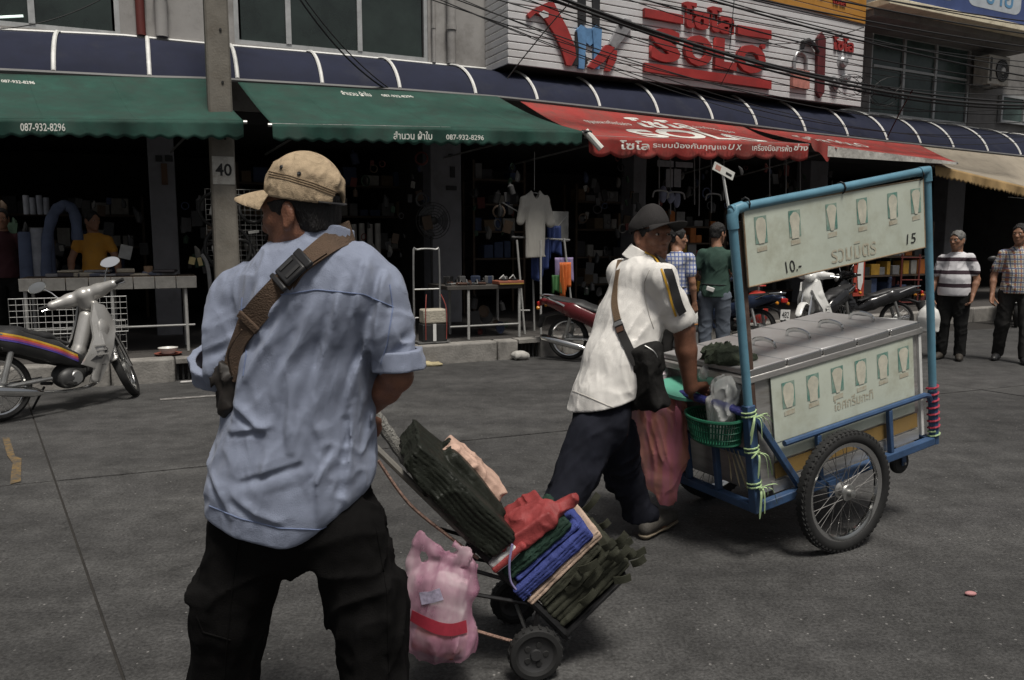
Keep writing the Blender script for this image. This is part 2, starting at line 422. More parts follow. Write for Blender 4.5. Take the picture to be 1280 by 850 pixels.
# ================================================================ materials of the place
def road_material():
    m = bpy.data.materials.new('worn_concrete_road'); m.use_nodes = True; nt = m.node_tree; n = nt.nodes; L = nt.links; b = n['Principled BSDF']
    tc = n.new('ShaderNodeTexCoord')
    def nz(sc, det=8, ro=0.65):
        x = n.new('ShaderNodeTexNoise'); x.inputs['Scale'].default_value = sc; x.inputs['Detail'].default_value = det; x.inputs['Roughness'].default_value = ro; L.new(tc.outputs['Object'], x.inputs[0]); return x
    big = nz(0.55, 6); mid = nz(5, 8, 0.7); fine = nz(70, 3)
    r1 = n.new('ShaderNodeValToRGB'); e = r1.color_ramp.elements; e[0].position = 0.3; e[0].color = (0.038, 0.0375, 0.037, 1); e[1].position = 0.72; e[1].color = (0.094, 0.0925, 0.091, 1); L.new(big.outputs[0], r1.inputs[0])
    r2 = n.new('ShaderNodeValToRGB'); e = r2.color_ramp.elements; e[0].position = 0.3; e[0].color = (0.55, 0.55, 0.55, 1); e[1].position = 0.7; e[1].color = (1.25, 1.25, 1.25, 1); L.new(mid.outputs[0], r2.inputs[0])
    mx = n.new('ShaderNodeMix'); mx.data_type = 'RGBA'; mx.blend_type = 'MULTIPLY'; mx.inputs[0].default_value = 1; L.new(r1.outputs[0], mx.inputs[6]); L.new(r2.outputs[0], mx.inputs[7])
    # aggregate: light and dark stones
    vo = n.new('ShaderNodeTexVoronoi'); vo.inputs['Scale'].default_value = 65; L.new(tc.outputs['Object'], vo.inputs[0])
    sp = n.new('ShaderNodeSeparateColor'); L.new(vo.outputs['Color'], sp.inputs[0])
    gt = n.new('ShaderNodeMath'); gt.operation = 'GREATER_THAN'; gt.inputs[1].default_value = 0.982; L.new(sp.outputs[0], gt.inputs[0])
    ds = n.new('ShaderNodeMath'); ds.operation = 'LESS_THAN'; ds.inputs[1].default_value = 0.34; L.new(vo.outputs['Distance'], ds.inputs[0])
    mm = n.new('ShaderNodeMath'); mm.operation = 'MULTIPLY'; L.new(gt.outputs[0], mm.inputs[0]); L.new(ds.outputs[0], mm.inputs[1])
    m2 = n.new('ShaderNodeMix'); m2.data_type = 'RGBA'; L.new(mm.outputs[0], m2.inputs[0]); L.new(mx.outputs[2], m2.inputs[6]); m2.inputs[7].default_value = (0.17, 0.165, 0.16, 1)
    r3 = n.new('ShaderNodeValToRGB'); e = r3.color_ramp.elements; e[0].position = 0.34; e[0].color = (0.55, 0.55, 0.55, 1); e[1].position = 0.66; e[1].color = (1.25, 1.25, 1.25, 1); L.new(fine.outputs[0], r3.inputs[0])
    m3 = n.new('ShaderNodeMix'); m3.data_type = 'RGBA'; m3.blend_type = 'MULTIPLY'; m3.inputs[0].default_value = 1; L.new(m2.outputs[2], m3.inputs[6]); L.new(r3.outputs[0], m3.inputs[7])
    # oil spots
    oi = nz(1.7, 9, 0.75); r4 = n.new('ShaderNodeValToRGB'); e = r4.color_ramp.elements; e[0].position = 0.60; e[0].color = (1, 1, 1, 1); e[1].position = 0.74; e[1].color = (0.5, 0.5, 0.5, 1); L.new(oi.outputs[0], r4.inputs[0])
    m4 = n.new('ShaderNodeMix'); m4.data_type = 'RGBA'; m4.blend_type = 'MULTIPLY'; m4.inputs[0].default_value = 1; L.new(m3.outputs[2], m4.inputs[6]); L.new(r4.outputs[0], m4.inputs[7])
    mp = n.new('ShaderNodeMapping'); mp.inputs['Rotation'].default_value = (0, 0, math.radians(-22)); mp.inputs['Scale'].default_value = (0.16, 1.7, 1); L.new(tc.outputs['Object'], mp.inputs[0])
    st = n.new('ShaderNodeTexNoise'); st.inputs['Scale'].default_value = 1.3; st.inputs['Detail'].default_value = 7; st.inputs['Roughness'].default_value = 0.7; L.new(mp.outputs[0], st.inputs[0])
    r5 = n.new('ShaderNodeValToRGB'); e = r5.color_ramp.elements; e[0].position = 0.34; e[0].color = (0.74, 0.74, 0.75, 1); e[1].position = 0.66; e[1].color = (1.16, 1.16, 1.15, 1); L.new(st.outputs[0], r5.inputs[0])
    m5 = n.new('ShaderNodeMix'); m5.data_type = 'RGBA'; m5.blend_type = 'MULTIPLY'; m5.inputs[0].default_value = 1; L.new(m4.outputs[2], m5.inputs[6]); L.new(r5.outputs[0], m5.inputs[7])
    # hairline cracks
    vc = n.new('ShaderNodeTexVoronoi'); vc.feature = 'DISTANCE_TO_EDGE'; vc.inputs['Scale'].default_value = 0.55; dn = n.new('ShaderNodeTexNoise'); dn.inputs['Scale'].default_value = 2.5; dn.inputs['Detail'].default_value = 6; L.new(tc.outputs['Object'], dn.inputs[0])
    va = n.new('ShaderNodeVectorMath'); va.operation = 'MULTIPLY_ADD'; va.inputs[1].default_value = (0.9, 0.9, 0.0); L.new(dn.outputs['Color'], va.inputs[0]); L.new(tc.outputs['Object'], va.inputs[2]); L.new(va.outputs[0], vc.inputs[0])
    cr = n.new('ShaderNodeValToRGB'); e = cr.color_ramp.elements; e[0].position = 0.0; e[0].color = (0.78, 0.78, 0.78, 1); e[1].position = 0.004; e[1].color = (1, 1, 1, 1); L.new(vc.outputs['Distance'], cr.inputs[0])
    m6 = n.new('ShaderNodeMix'); m6.data_type = 'RGBA'; m6.blend_type = 'MULTIPLY'; m6.inputs[0].default_value = 1; L.new(m5.outputs[2], m6.inputs[6]); L.new(cr.outputs[0], m6.inputs[7])
    L.new(m6.outputs[2], b.inputs['Base Color'])
    b.inputs['Roughness'].default_value = 0.72; b.inputs['Specular IOR Level'].default_value = 0.35
    ad = n.new('ShaderNodeMath'); ad.operation = 'ADD'; L.new(fine.outputs[0], ad.inputs[0]); L.new(mid.outputs[0], ad.inputs[1])
    bp = n.new('ShaderNodeBump'); bp.inputs['Strength'].default_value = 0.55; bp.inputs['Distance'].default_value = 0.012; L.new(ad.outputs[0], bp.inputs['Height']); L.new(bp.outputs[0], b.inputs['Normal'])
    return m
ROAD = road_material()
CONC = M('grey_concrete', (0.26, 0.25, 0.235), 0.85, var=0.3, vs=4, bump=0.4, bs=60, dirt=(0.09, 0.085, 0.08), dirt_s=2.2)
KERB = M('kerb_concrete', (0.21, 0.20, 0.185), 0.85, var=0.35, vs=5, bump=0.5, bs=40, dirt=(0.06, 0.057, 0.052), dirt_s=3)
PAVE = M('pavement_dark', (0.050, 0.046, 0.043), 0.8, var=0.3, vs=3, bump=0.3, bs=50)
WALL = M('dirty_white_render', (0.31, 0.30, 0.29), 0.85, var=0.16, vs=1.6, bump=0.15, bs=35, dirt=(0.15, 0.14, 0.13), dirt_s=1.3, dirt_lo=0.46)
WALLG = M('grey_render', (0.17, 0.165, 0.16), 0.85, var=0.25, vs=2, bump=0.2, bs=35, dirt=(0.07, 0.065, 0.06), dirt_s=1.6)
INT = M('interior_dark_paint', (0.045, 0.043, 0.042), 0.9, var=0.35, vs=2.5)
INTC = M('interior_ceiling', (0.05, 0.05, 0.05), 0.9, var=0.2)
PILLAR = M('grey_pillar_paint', (0.17, 0.17, 0.185), 0.8, var=0.18, vs=3, bump=0.1, dirt=(0.10, 0.10, 0.10), dirt_s=2.5)
BLUESHEET = M('navy_roof_sheet', (0.017, 0.020, 0.038), 0.8, var=0.22, vs=2.5, bump=0.12, bs=14, dirt=(0.032, 0.034, 0.046), dirt_s=2.0, dirt_lo=0.55, spec=0.15)
WHITEM = M('white_painted_metal', (0.62, 0.62, 0.60), 0.5, var=0.15, vs=8, dirt=(0.25, 0.23, 0.2), dirt_s=6, dirt_lo=0.58)
ALU = M('aluminium_frame', (0.45, 0.46, 0.46), 0.45, 0.5, var=0.15, vs=8)
GLASS = M('dark_window_glass', (0.020, 0.030, 0.026), 0.10, var=0.5, vs=1.5, spec=0.7)
GREENC = M('green_awning_canvas', (0.022, 0.064, 0.050), 0.8, var=0.32, vs=2.2, bump=0.25, bs=160, dirt=(0.026, 0.050, 0.041), dirt_s=3.5, dirt_lo=0.42, spec=0.2, wrinkle=0.5, wr_s=(1.6, 1.6, 1.2))
REDC = M('red_awning_canvas', (0.29, 0.042, 0.037), 0.75, var=0.24, vs=2.2, bump=0.2, bs=160, dirt=(0.17, 0.065, 0.055), dirt_s=3.0, dirt_lo=0.44, spec=0.2, wrinkle=0.4, wr_s=(1.6, 1.6, 1.2))
BEIGEC = M('dirty_beige_canvas', (0.27, 0.235, 0.185), 0.85, var=0.25, vs=2, bump=0.2, bs=120, dirt=(0.14, 0.125, 0.10), dirt_s=2)
OCHREC = M('ochre_canvas', (0.30, 0.20, 0.09), 0.85, var=0.25, vs=3, bump=0.2, bs=120)
CREAM = M('cream_paint', (0.62, 0.56, 0.42), 0.7, var=0.2, vs=4, dirt=(0.3, 0.25, 0.17), dirt_s=5)
WHITETXT = M('white_print', (0.62, 0.62, 0.58), 0.7, var=0.12, vs=9, dirt=(0.25, 0.25, 0.22), dirt_s=12, dirt_lo=0.6)
BLACK = M('black_rubber', (0.014, 0.014, 0.014), 0.75, var=0.3, vs=12)
BLACKP = M('black_plastic', (0.018, 0.018, 0.019), 0.45, var=0.2, vs=9)
STEEL = M('dull_steel', (0.38, 0.38, 0.37), 0.42, 0.85, var=0.25, vs=7)
CHROME = M('chrome', (0.75, 0.75, 0.74), 0.12, 1.0, var=0.1)
REDPIPE = M('oxide_red_paint', (0.11, 0.022, 0.018), 0.6, var=0.2)

# ================================================================ road
me = MB(); me.add([(-400, -400, -0.014), (400, -400, -0.014), (400, 400, -0.014), (-400, 400, -0.014)], [(0, 1, 2, 3)])
JOINT = M('joint_filler', (0.022, 0.020, 0.018), 0.9, var=0.3, vs=20)
struct(me.build('ground', JOINT))
road = struct(MB().add([(-60, -60, -0.0075), (90, -60, -0.0075), (90, 60, -0.0075), (-60, 60, -0.0075)], [(0, 1, 2, 3)]).build('road', JOINT))
# slabs between expansion joints; longitudinal joints run with the kerb, one transverse joint runs to the left
def jl(t, k):      # longitudinal joint number k at distance behind; t along
    pass
A, B = ground(0, 608), ground(690, 540)
dj = (B - A).normalized(); nj = Vector((-dj.y, dj.x, 0))
T0, T1 = ground(38, 512), ground(155, 850)
td = (T0 - T1).normalized()
def crossing(off, s0):
    """point on the longitudinal joint shifted by off along nj and the transverse joint shifted by s0 along dj"""
    p0 = A + nj * off; q0 = T1 + dj * s0
    # p0 + dj*a = q0 + td*b
    det = dj.x * (-td.y) - dj.y * (-td.x); r = q0 - p0
    a = (r.x * (-td.y) - r.y * (-td.x)) / det
    return p0 + dj * a
offs = [-60, -34, -14.0, 0.0, 3.9]
cuts = [-60, -16, -8, 0, 8.2, 16.4, 24.6, 33, 60, 100]
g = 0.010
for i in range(len(offs) - 1):
    for j in range(len(cuts) - 1):
        a, b, c, d = crossing(offs[i] + g, cuts[j] + .006), crossing(offs[i] + g, cuts[j + 1] - .006), crossing(offs[i + 1] - g, cuts[j + 1] - .006), crossing(offs[i + 1] - g, cuts[j] + .006)
        dz = random.uniform(-0.002, 0.002)
        s = MB()
        for p in (a, b, c, d): p.z = dz
        s.add([a, b, c, d], [(0, 1, 2, 3)]); s.add([a - Vector((0, 0, .01)), b - Vector((0, 0, .01)), c - Vector((0, 0, .01)), d - Vector((0, 0, .01))], [(0, 1, 2, 3)])
        s.f += [(0, 4, 5, 1), (1, 5, 6, 2), (2, 6, 7, 3), (3, 7, 4, 0)]
        s.build('road_slab', ROAD, road, sharp=None)
def flat_patch(name, pix, mat, label, cat, z=0.006, kind=None):
    vs = [ground(*p) for p in pix]
    m_ = MB(); m_.add([(p.x, p.y, z) for p in vs], [tuple(range(len(vs)))])
    o = m_.build(name, mat, sharp=None)
    return o
YEL = M('worn_yellow_road_paint', (0.19, 0.12, 0.04), 0.8, var=0.4, vs=30, dirt=(0.07, 0.062, 0.052), dirt_s=18, dirt_lo=0.34)
yo = flat_patch('painted_mark', [(3, 548), (12, 548), (19, 571), (27, 574), (26, 603), (13, 606), (14, 592), (16, 580), (9, 570)], YEL, '', '')
yo.parent = road; yo['label'] = 'worn yellow paint mark'
WPT = M('faded_white_road_paint', (0.26, 0.25, 0.24), 0.8, var=0.4, vs=30, dirt=(0.10, 0.095, 0.09), dirt_s=20, dirt_lo=0.36)
for pix in ([(200, 499), (270, 494), (271, 496), (200, 501)],):
    o = flat_patch('painted_mark', pix, WPT, '', ''); o.parent = road; o['label'] = 'faded thin white paint line'

# ================================================================ pavement with kerb stones
KZ = 0.25
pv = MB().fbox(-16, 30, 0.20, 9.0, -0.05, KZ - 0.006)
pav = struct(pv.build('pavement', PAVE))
uu = -15.0; i = 0
drains = [FU(240, 466, 0)[0], FU(662, 440, 0)[0]]
while uu < 26:
    ln = random.uniform(0.9, 1.15)
    gap = any(uu - 0.05 < d_ < uu + ln + 0.05 for d_ in drains)
    if gap:
        dd = [d_ for d_ in drains if uu - 0.05 < d_ < uu + ln + 0.05][0]
        segs_ = [(uu, dd - 0.16), (dd + 0.16, uu + ln)]
        MB().fbox(dd - 0.155, dd + 0.155, 0.0, 0.198, KZ - 0.06, KZ - 0.004).build('drain_lintel', KERB, pav, bevel=0.006)
        for q in range(6):
            MB().fbox(dd - 0.15 + q * 0.055, dd - 0.13 + q * 0.055, 0.06, 0.075, 0.0, KZ - 0.062).build('drain_bar', BLACK, pav)
    else: segs_ = [(uu, uu + ln)]
    for a, b in segs_:
        if b - a < 0.08: continue
        z0 = KZ + random.uniform(-0.008, 0.006); w0 = random.uniform(-0.008, 0.008)
        MB().fbox(a + 0.006, b - 0.006, w0, 0.197, -0.03, z0).build('kerb_stone', KERB, pav, bevel=0.025, segs=3)
    uu += ln

# ================================================================ canopy line measured along the row
BOT = [(-60, 84), (0, 86), (180, 95), (264, 97), (403, 105), (500, 111), (620, 120), (750, 134), (891, 150), (1007, 165), (1109, 176), (1192, 185), (1276, 194), (1340, 201)]
TOP = [(-60, 34), (0, 38), (150, 45), (264, 56), (410, 68), (543, 81), (640, 90), (760, 100), (900, 117), (1000, 130), (1080, 142), (1200, 158), (1280, 170), (1340, 179)]
WF, WW = 1.4, 2.4          # canopy front edge, facade face
bot = [FU(x, y, WF) for x, y in BOT]; top = [FU(x, y, WW) for x, y in TOP]
def zbot(u): return float(np.interp(u, [a for a, _ in bot], [b for _, b in bot]))
def ztop(u): return float(np.interp(u, [a for a, _ in top], [b for _, b in top]))

# ================================================================ shophouses (upper walls, pillars, interiors)
U = lambda x, y=60, w=WW: FU(x, y, w)[0]
def wallgrid(u0, u1, z0, z1, holes, w0, w1, name, mat, parent):
    us = sorted({u0, u1} | {h[0] for h in holes} | {h[1] for h in holes})
    mb = MB()
    for a, b in zip(us[:-1], us[1:]):
        zs = [(z0, z1)]
        for h in holes:
            if h[0] <= a + 1e-6 and h[1] >= b - 1e-6:
                nz_ = []
                for p, q in zs:
                    if h[2] > p: nz_.append((p, min(q, h[2])))
                    if h[3] < q: nz_.append((max(p, h[3]), q))
                zs = nz_
        for p, q in zs: mb.fbox(a, b, w0, w1, p, q)
    return mb.build(name, mat, parent)
def window(parent, u0, u1, z0, z1, mull, glass=GLASS, fm=ALU, fw=0.06, rail=None):
    win = MB()
    win.fbox(u0, u0 + fw, WW + 0.02, WW + 0.10, z0, z1); win.fbox(u1 - fw, u1, WW + 0.02, WW + 0.10, z0, z1)
    win.fbox(u0 + fw, u1 - fw, WW + 0.02, WW + 0.10, z0, z0 + fw); win.fbox(u0 + fw, u1 - fw, WW + 0.02, WW + 0.10, z1 - fw, z1)
    fo = win.build('window', fm, parent)
    es = [u0 + fw] + [m_ for m_ in mull] + [u1 - fw]
    for m_ in mull: MB().fbox(m_ - 0.035, m_ + 0.035, WW + 0.005, WW + 0.10, z0 + fw, z1 - fw).build('mullion', fm, fo)
    for a, b in zip(es[:-1], es[1:]): MB().fbox(a + 0.03, b - 0.03, WW + 0.05, WW + 0.06, z0 + fw, z1 - fw).build('pane', glass, fo)
    if rail:
        for r_ in rail:
            for a, b in zip(es[:-1], es[1:]): MB().fbox(a + 0.036, b - 0.036, WW + 0.012, WW + 0.048, r_, r_ + 0.05).build('glazing_bar', fm, fo)
    return fo
ROOF = 9.5
UB = [-14.0, U(611, 60), U(1082, 60), 26.0]        # party lines
names = [('shophouse', 'pale rendered shophouse with dark windows above two green awnings', WALL),
         ('shophouse', 'shophouse carrying the big white sign with red letters', WALLG),
         ('shophouse', 'grey shophouse with glazed upper front and an air conditioner', WALLG)]
houses = []
for k in range(3):
    h = thing(names[k][0], names[k][1], 'building', F((UB[k] + UB[k + 1]) / 2, WW, KZ), 'shophouses along the street')
    houses.append(h); a, b = UB[k] + 0.004, UB[k + 1] - 0.004
    zc = 3.05
    holes = []
    if k == 0:
        zs0 = ztop(U(70, 40)) + 0.03; zs1 = ztop(U(410, 60)) + 0.03
        holes = [(U(-150, 30), U(150, 30), zs0, 5.6), (U(293, 40), U(535, 40), zs1, 5.7)]
    if k == 1: holes = []
    if k == 2: holes = [(U(1088, 100), U(1213, 100), ztop(U(1150, 140)) + 0.02, FU(1150, 48, WW)[1])]
    wallgrid(a, b, zc + 0.16, ROOF, holes, WW, WW + 0.18, 'upper_wall', names[k][2], h)
    if k == 0:
        u0 = holes[0][0]
        window(h, *holes[0], [U(-60, 30), U(40, 30)], rail=None); window(h, *holes[1], [U(361, 40), U(450, 40)])
    if k == 2:
        window(h, *holes[0], [U(1130, 100), U(1170, 100)], glass=M('greenish_glass', (0.05, 0.075, 0.07), 0.18, var=0.5, vs=2), rail=[FU(1150, 92, WW)[1]])
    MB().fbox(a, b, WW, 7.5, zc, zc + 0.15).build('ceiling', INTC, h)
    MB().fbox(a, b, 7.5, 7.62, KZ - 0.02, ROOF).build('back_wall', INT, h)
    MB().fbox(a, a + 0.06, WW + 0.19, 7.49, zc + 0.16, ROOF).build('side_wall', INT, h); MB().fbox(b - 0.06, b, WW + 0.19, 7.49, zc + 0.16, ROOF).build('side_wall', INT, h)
    MB().fbox(a + 0.07, b - 0.07, WW + 0.19, 7.49, ROOF - 0.3, ROOF - 0.1).build('roof', CONC, h)
# pillars and party walls on the ground floor
for px0, px1, k, wl_ in ((188, 221, 0, 1), (-170, -140, 0, 1), (538, 576, 0, 1), (790, 806, 1, 0), (1010, 1032, 1, 1), (1182, 1204, 2, 1), (1330, 1350, 2, 1)):
    a, b = U(px0, 260), U(px1, 260)
    MB().fbox(a, b, WW - 0.03, WW + 0.32, KZ - 0.01, 3.05).build('pillar', PILLAR, houses[k], bevel=0.012)
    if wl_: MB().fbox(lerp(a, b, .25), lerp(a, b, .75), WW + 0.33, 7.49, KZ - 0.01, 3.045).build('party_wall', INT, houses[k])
# pipes on the facade
for px, w_, r, mt in ((176, WW - 0.06, 0.055, REDPIPE), (202, WW - 0.09, 0.075, WALL), (564, WW - 0.08, 0.065, WALL), (542, WW - 0.05, 0.028, WALL)):
    u_ = U(px, 30, w_); pipe = MB().tube([F(u_, w_, ztop(u_) + 0.02), F(u_, w_, ROOF - .5)], r, 12).build('drain_pipe', mt, houses[0])
    for z_ in (4.55, 6.2):
        MB().tube([F(u_, w_, z_), F(u_, w_, z_ + 0.07)], r * 1.22, 12).build('pipe_collar', mt, pipe)
# small plaques on the pillars
DARKP = M('dark_plaque', (0.02, 0.02, 0.022), 0.6, var=0.3); BROWNP = M('brown_plaque', (0.09, 0.05, 0.03), 0.7, var=0.3)
for x0, x1, y0, y1, mt in ((194, 203, 194, 202, DARKP), (206, 216, 194, 202, DARKP), (201, 210, 204, 231, BROWNP), (563, 569, 208, 222, DARKP), (558, 571, 232, 238, DARKP), (561, 566, 192, 196, DARKP)):
    a, za = FU(x0, y0, WW - 0.05); b, zb = FU(x1, y1, WW - 0.05)
    MB().fbox(a, b, WW - 0.05, WW - 0.032, zb, za).build('number_plaque', mt, houses[0])

# ================================================================ blue canopy along the row: sheets and white ribs
can = thing('street_canopy', 'long curved navy blue sheet canopy with white ribs over the awnings', 'canopy', F(0, WW, 3.3))
RIB = [-20, 67, 187, 297, 403, 500, 595, 672, 750, 823, 891, 946, 1007, 1060, 1109, 1151, 1192, 1235, 1276, 1316]
def canp(u, t):
    """t 0 at the wall, 1 at the front edge: a quarter-round bulging outwards"""
    a = t * math.pi / 2 * 0.92; s_ = math.sin(a) / math.sin(math.pi / 2 * 0.92); c_ = (1 - math.cos(a)) / (1 - math.cos(math.pi / 2 * 0.92))
    return F(u, lerp(WW - 0.01, WF, s_ * 0.8 + t * 0.2), lerp(ztop(u), zbot(u), c_ * 0.75 + 0.25 * t))
ru = []
for x in RIB:
    y = float(np.interp(x, [p[0] for p in BOT], [p[1] for p in BOT])); ru.append(FU(x, y, WF)[0])
for i in range(len(ru) - 1):
    a, b = ru[i] + 0.02, ru[i + 1] - 0.02; sg = random.uniform(0.005, 0.018)
    def sheet(p, q, a=a, b=b, sg=sg):
        u = lerp(a, b, p); v = canp(u, q); v.z -= sg * math.sin(math.pi * p) * math.sin(math.pi * q) + 0.012; return v
    MB().grid(sheet, 6, 10).build('roof_sheet', BLUESHEET, can, sharp=60, fix=False)
for u in ru:
    pts = [canp(u, t / 12) + Vector((0, 0, 0.012)) for t in range(13)]
    MB().tube(pts, 0.024, 6, flat=0.7, up=(0, 0, 1)).build('rib', WHITEM, can)
us_ = np.linspace(ru[0], ru[-1], 60)
MB().tube([F(u, WF - 0.015, zbot(u) - 0.02) for u in us_], 0.028, 6).build('front_beam', M('beam_grey', (0.12, 0.12, 0.12), 0.6), can)
MB().tube([F(u, WW - 0.03, ztop(u) + 0.0) for u in us_], 0.022, 6).build('wall_flashing', WHITEM, can)
for u in ru[::2]:
    MB().tube([F(u, WF + 0.02, zbot(u) - 0.03), F(u, WW - 0.01, zbot(u) - 0.05)], 0.018, 6).build('bracket', M('beam_grey', (0.12,) * 3), can)

# ================================================================ awnings
def awning(name, label, hinge, front, drop, mat, scal=None, wf=0.05, valmat=None, seams=(), n=28, sagd=0.06, wh=None, wavy=0.028, group='shop awnings'):
    """hinge/front: pixel pairs ((xl,yl),(xr,yr)) on the planes of the canopy edge and the kerb"""
    wh = WF - 0.05 if wh is None else wh
    (hl, hr), (fl, fr) = hinge, front
    a = [FU(*hl, wh), FU(*hr, wh)]; b = [FU(*fl, wf), FU(*fr, wf)]
    r = thing(name, label, 'awning', F(b[0][0], wf, b[0][1]), group)
    ph = random.uniform(0, 6)
    def S(p, q):
        u0 = lerp(a[0][0], a[1][0], p); u1 = lerp(b[0][0], b[1][0], p)
        z0 = lerp(a[0][1], a[1][1], p); z1 = lerp(b[0][1], b[1][1], p)
        u = lerp(u0, u1, q)
        sag = sagd * math.sin(math.pi * q) * (0.65 + 0.35 * math.sin(p * 9 + ph)) + wavy * 0.4 * math.sin(p * 40 + 3 * q + ph) * q * (1 - q) * 2
        return F(u, lerp(wh, wf, q), lerp(z0, z1, q) - sag)
    sl = MB().grid(S, n * 2, 14).build('slope', mat, r, sharp=80, fix=False)
    sl.modifiers.new('cloth_thickness', 'SOLIDIFY').thickness = 0.004
    for sp_ in seams:
        MB().tube([S(sp_, q / 10) + Vector((0, 0, .004)) for q in range(11)], 0.006, 4, flat=0.5, up=(0, 0, 1)).build('seam', mat, r)
    if drop:
        L_ = (F(b[1][0], wf) - F(b[0][0], wf)).length
        ns = max(4, int(round(L_ / (scal or 0.17))))
        def V(p, q):
            u = lerp(b[0][0], b[1][0], p); z = lerp(b[0][1], b[1][1], p)
            sc_ = abs(math.sin(p * ns * math.pi)) if scal and scal > 0.2 else 0.5 - 0.5 * math.cos(p * ns * 2 * math.pi)
            d = drop - (0.0 if not scal else (0.055 if scal > 0.2 else 0.030) * (1 - sc_))
            d *= 1 + 0.06 * math.sin(p * 7 + ph)
            return F(u, wf - 0.012 + wavy * q * math.sin(p * L_ * 5.5 + ph) + 0.012 * q * math.sin(p * L_ * 17), z - q * d)
        vl = MB().grid(V, ns * 8, 5).build('valance', valmat or mat, r, sharp=80, fix=False)
        vl.modifiers.new('cloth_thickness', 'SOLIDIFY').thickness = 0.004
    bar = MB().tube([F(lerp(b[0][0] - 0.04, b[1][0] + 0.04, i / 8), wf + 0.02, lerp(b[0][1], b[1][1], i / 8) - 0.01) for i in range(9)], 0.022, 8).build('front_bar', STEEL, r)
    for p in (0.12, 0.88):
        e = S(p, 0.97); g0 = S(p, 0); MB().tube([Vector((e.x, e.y, e.z - 0.02)), F(lerp(a[0][0], a[1][0], p), WW - 0.02, g0.z - 0.75)], 0.014, 6).build('support_arm', STEEL, r)
    return r, S, a, b
gr1, S1, a1, b1 = awning('green_awning', 'green canvas awning with wavy valance ending beside the concrete pole numbered 40', ((-190, 88), (258, 99)), ((-200, 147), (304, 151)), 0.19, GREENC, 0.165, seams=(0.2, 0.46, 0.70), group='green shop awnings')
gr2, S2, a2, b2 = awning('green_awning', 'long green canvas awning lettered in white, between the pole and the red awning', ((297, 103), (622, 121)), ((340, 155), (727, 164)), 0.20, GREENC, 0.165, seams=(0.2, 0.5, 0.8), group='green shop awnings')
rd1, S3, a3, b3 = awning('red_awning', 'red awning with large white letters and a rounded scalloped valance', ((650, 127), (930, 159)), ((735, 170), (1010, 180)), 0.27, REDC, 0.36, wf=0.12, sagd=0.08)
rd2, S4, a4, b4 = awning('red_awning', 'faded red awning with a dirty white turned edge, next to the beige awning', ((936, 160), (1150, 182)), ((1030, 182), (1196, 203)), 0.0, REDC, None, wf=0.16, sagd=0.03)
be1, S5, a5, b5 = awning('beige_awning', 'dirty beige awning with a short ochre valance over the two standing men', ((1120, 180), (1345, 204)), ((1168, 206), (1400, 262)), 0.20, BEIGEC, 0.12, wf=0.30, valmat=OCHREC, sagd=0.06)
# turned white edge and drooping corner of the faded red awning
WEDGE = M('dirty_white_canvas', (0.42, 0.41, 0.38), 0.8, var=0.3, vs=10, dirt=(0.15, 0.13, 0.11), dirt_s=8, dirt_lo=0.5)
MB().grid(lambda p, q: S4(p, 1) + Vector((0, 0, -q * (0.17 - 0.13 * p))) + Vector((.01 * math.sin(p * 30), -0.02 - 0.01 * math.sin(p * 22) * q, 0)), 30, 3).build('turned_edge', WEDGE, rd2, sharp=80, fix=False)
def droop(p, q):
    c = F(b4[0][0] - 0.34 + 0.62 * p, 0.14, b4[0][1] + 0.10 - 0.12 * p); c.z -= q * (0.30 * math.sin(math.pi * min(1, p * 1.1)) ** 0.6 * (0.75 + 0.25 * math.cos(p * 9)) + 0.02); c.y -= 0.03 * math.sin(p * 14) * q; return c
MB().grid(droop, 24, 6).build('drooping_corner', REDC, rd2, sharp=80, fix=False)
# rollers at awning ends
for S_, b_, px in ((S2, b2, 1), (S3, b3, 0)):
    pass
e = F(b2[1][0] + 0.02, 0.07, b2[1][1]); d = F(b2[1][0] + 0.16, 0.07, b2[1][1])
MB().tube([e, d], 0.022, 8).build('bar_end', BLACKP, gr2)
cl = F(b3[0][0], 0.10, b3[0][1]); MB().tube([cl + Vector((-0.05, -0.02, 0.06)), cl + Vector((0.16, -0.03, -0.17))], 0.045, 8).build('rolled_end', WHITETXT, rd1)
# lettering on awnings
def on_slope(S, off=0.008):
    def fn(x, y, z): p = S(x, 1 - y); return Vector((p.x, p.y - off * 0.3, p.z + off))
    return fn
def on_val(b, wf, off=0.055):
    def fn(x, y, z):
        return F(lerp(b[0][0], b[1][0], x), wf - off, lerp(b[0][1], b[1][1], x) + y)
    return fn
TH1 = 'สำนวน ผ้าใบ'
text_fit(TH1, on_val(b2, 0.05), 0.345, 0.465, -0.150, -0.055, 'lettering', WHITETXT, gr2, bold=0.012)
text_fit('087-932-8296', on_val(b2, 0.05), 0.51, 0.635, -0.145, -0.085, 'lettering', WHITETXT, gr2, bold=0.01)
text_fit(TH1, on_slope(S2), 0.335, 0.44, 0.84, 0.93, 'lettering', WHITETXT, gr2, bold=0.01)
text_fit('087-932-8296', on_slope(S2), 0.48, 0.60, 0.84, 0.89, 'lettering', WHITETXT, gr2, bold=0.01)
text_fit('087-932-8296', on_val(b1, 0.05), 0.405, 0.515, -0.12, -0.045, 'lettering', WHITETXT, gr1, bold=0.01)
text_fit('087-932-8296', on_slope(S1), 0.385, 0.475, 0.80, 0.86, 'lettering', WHITETXT, gr1, bold=0.01)
text_fit('SOLO', on_slope(S3), 0.27, 0.86, 0.06, 0.50, 'lettering', WHITETXT, rd1, bold=0.035)
text_fit('โซโล', on_slope(S3), 0.38, 0.64, 0.54, 0.86, 'lettering', WHITETXT, rd1, bold=0.03)
text_fit('กุญแจและเครื่องมือช่าง', on_slope(S3), 0.17, 0.36, 0.60, 0.72, 'lettering', WHITETXT, rd1)
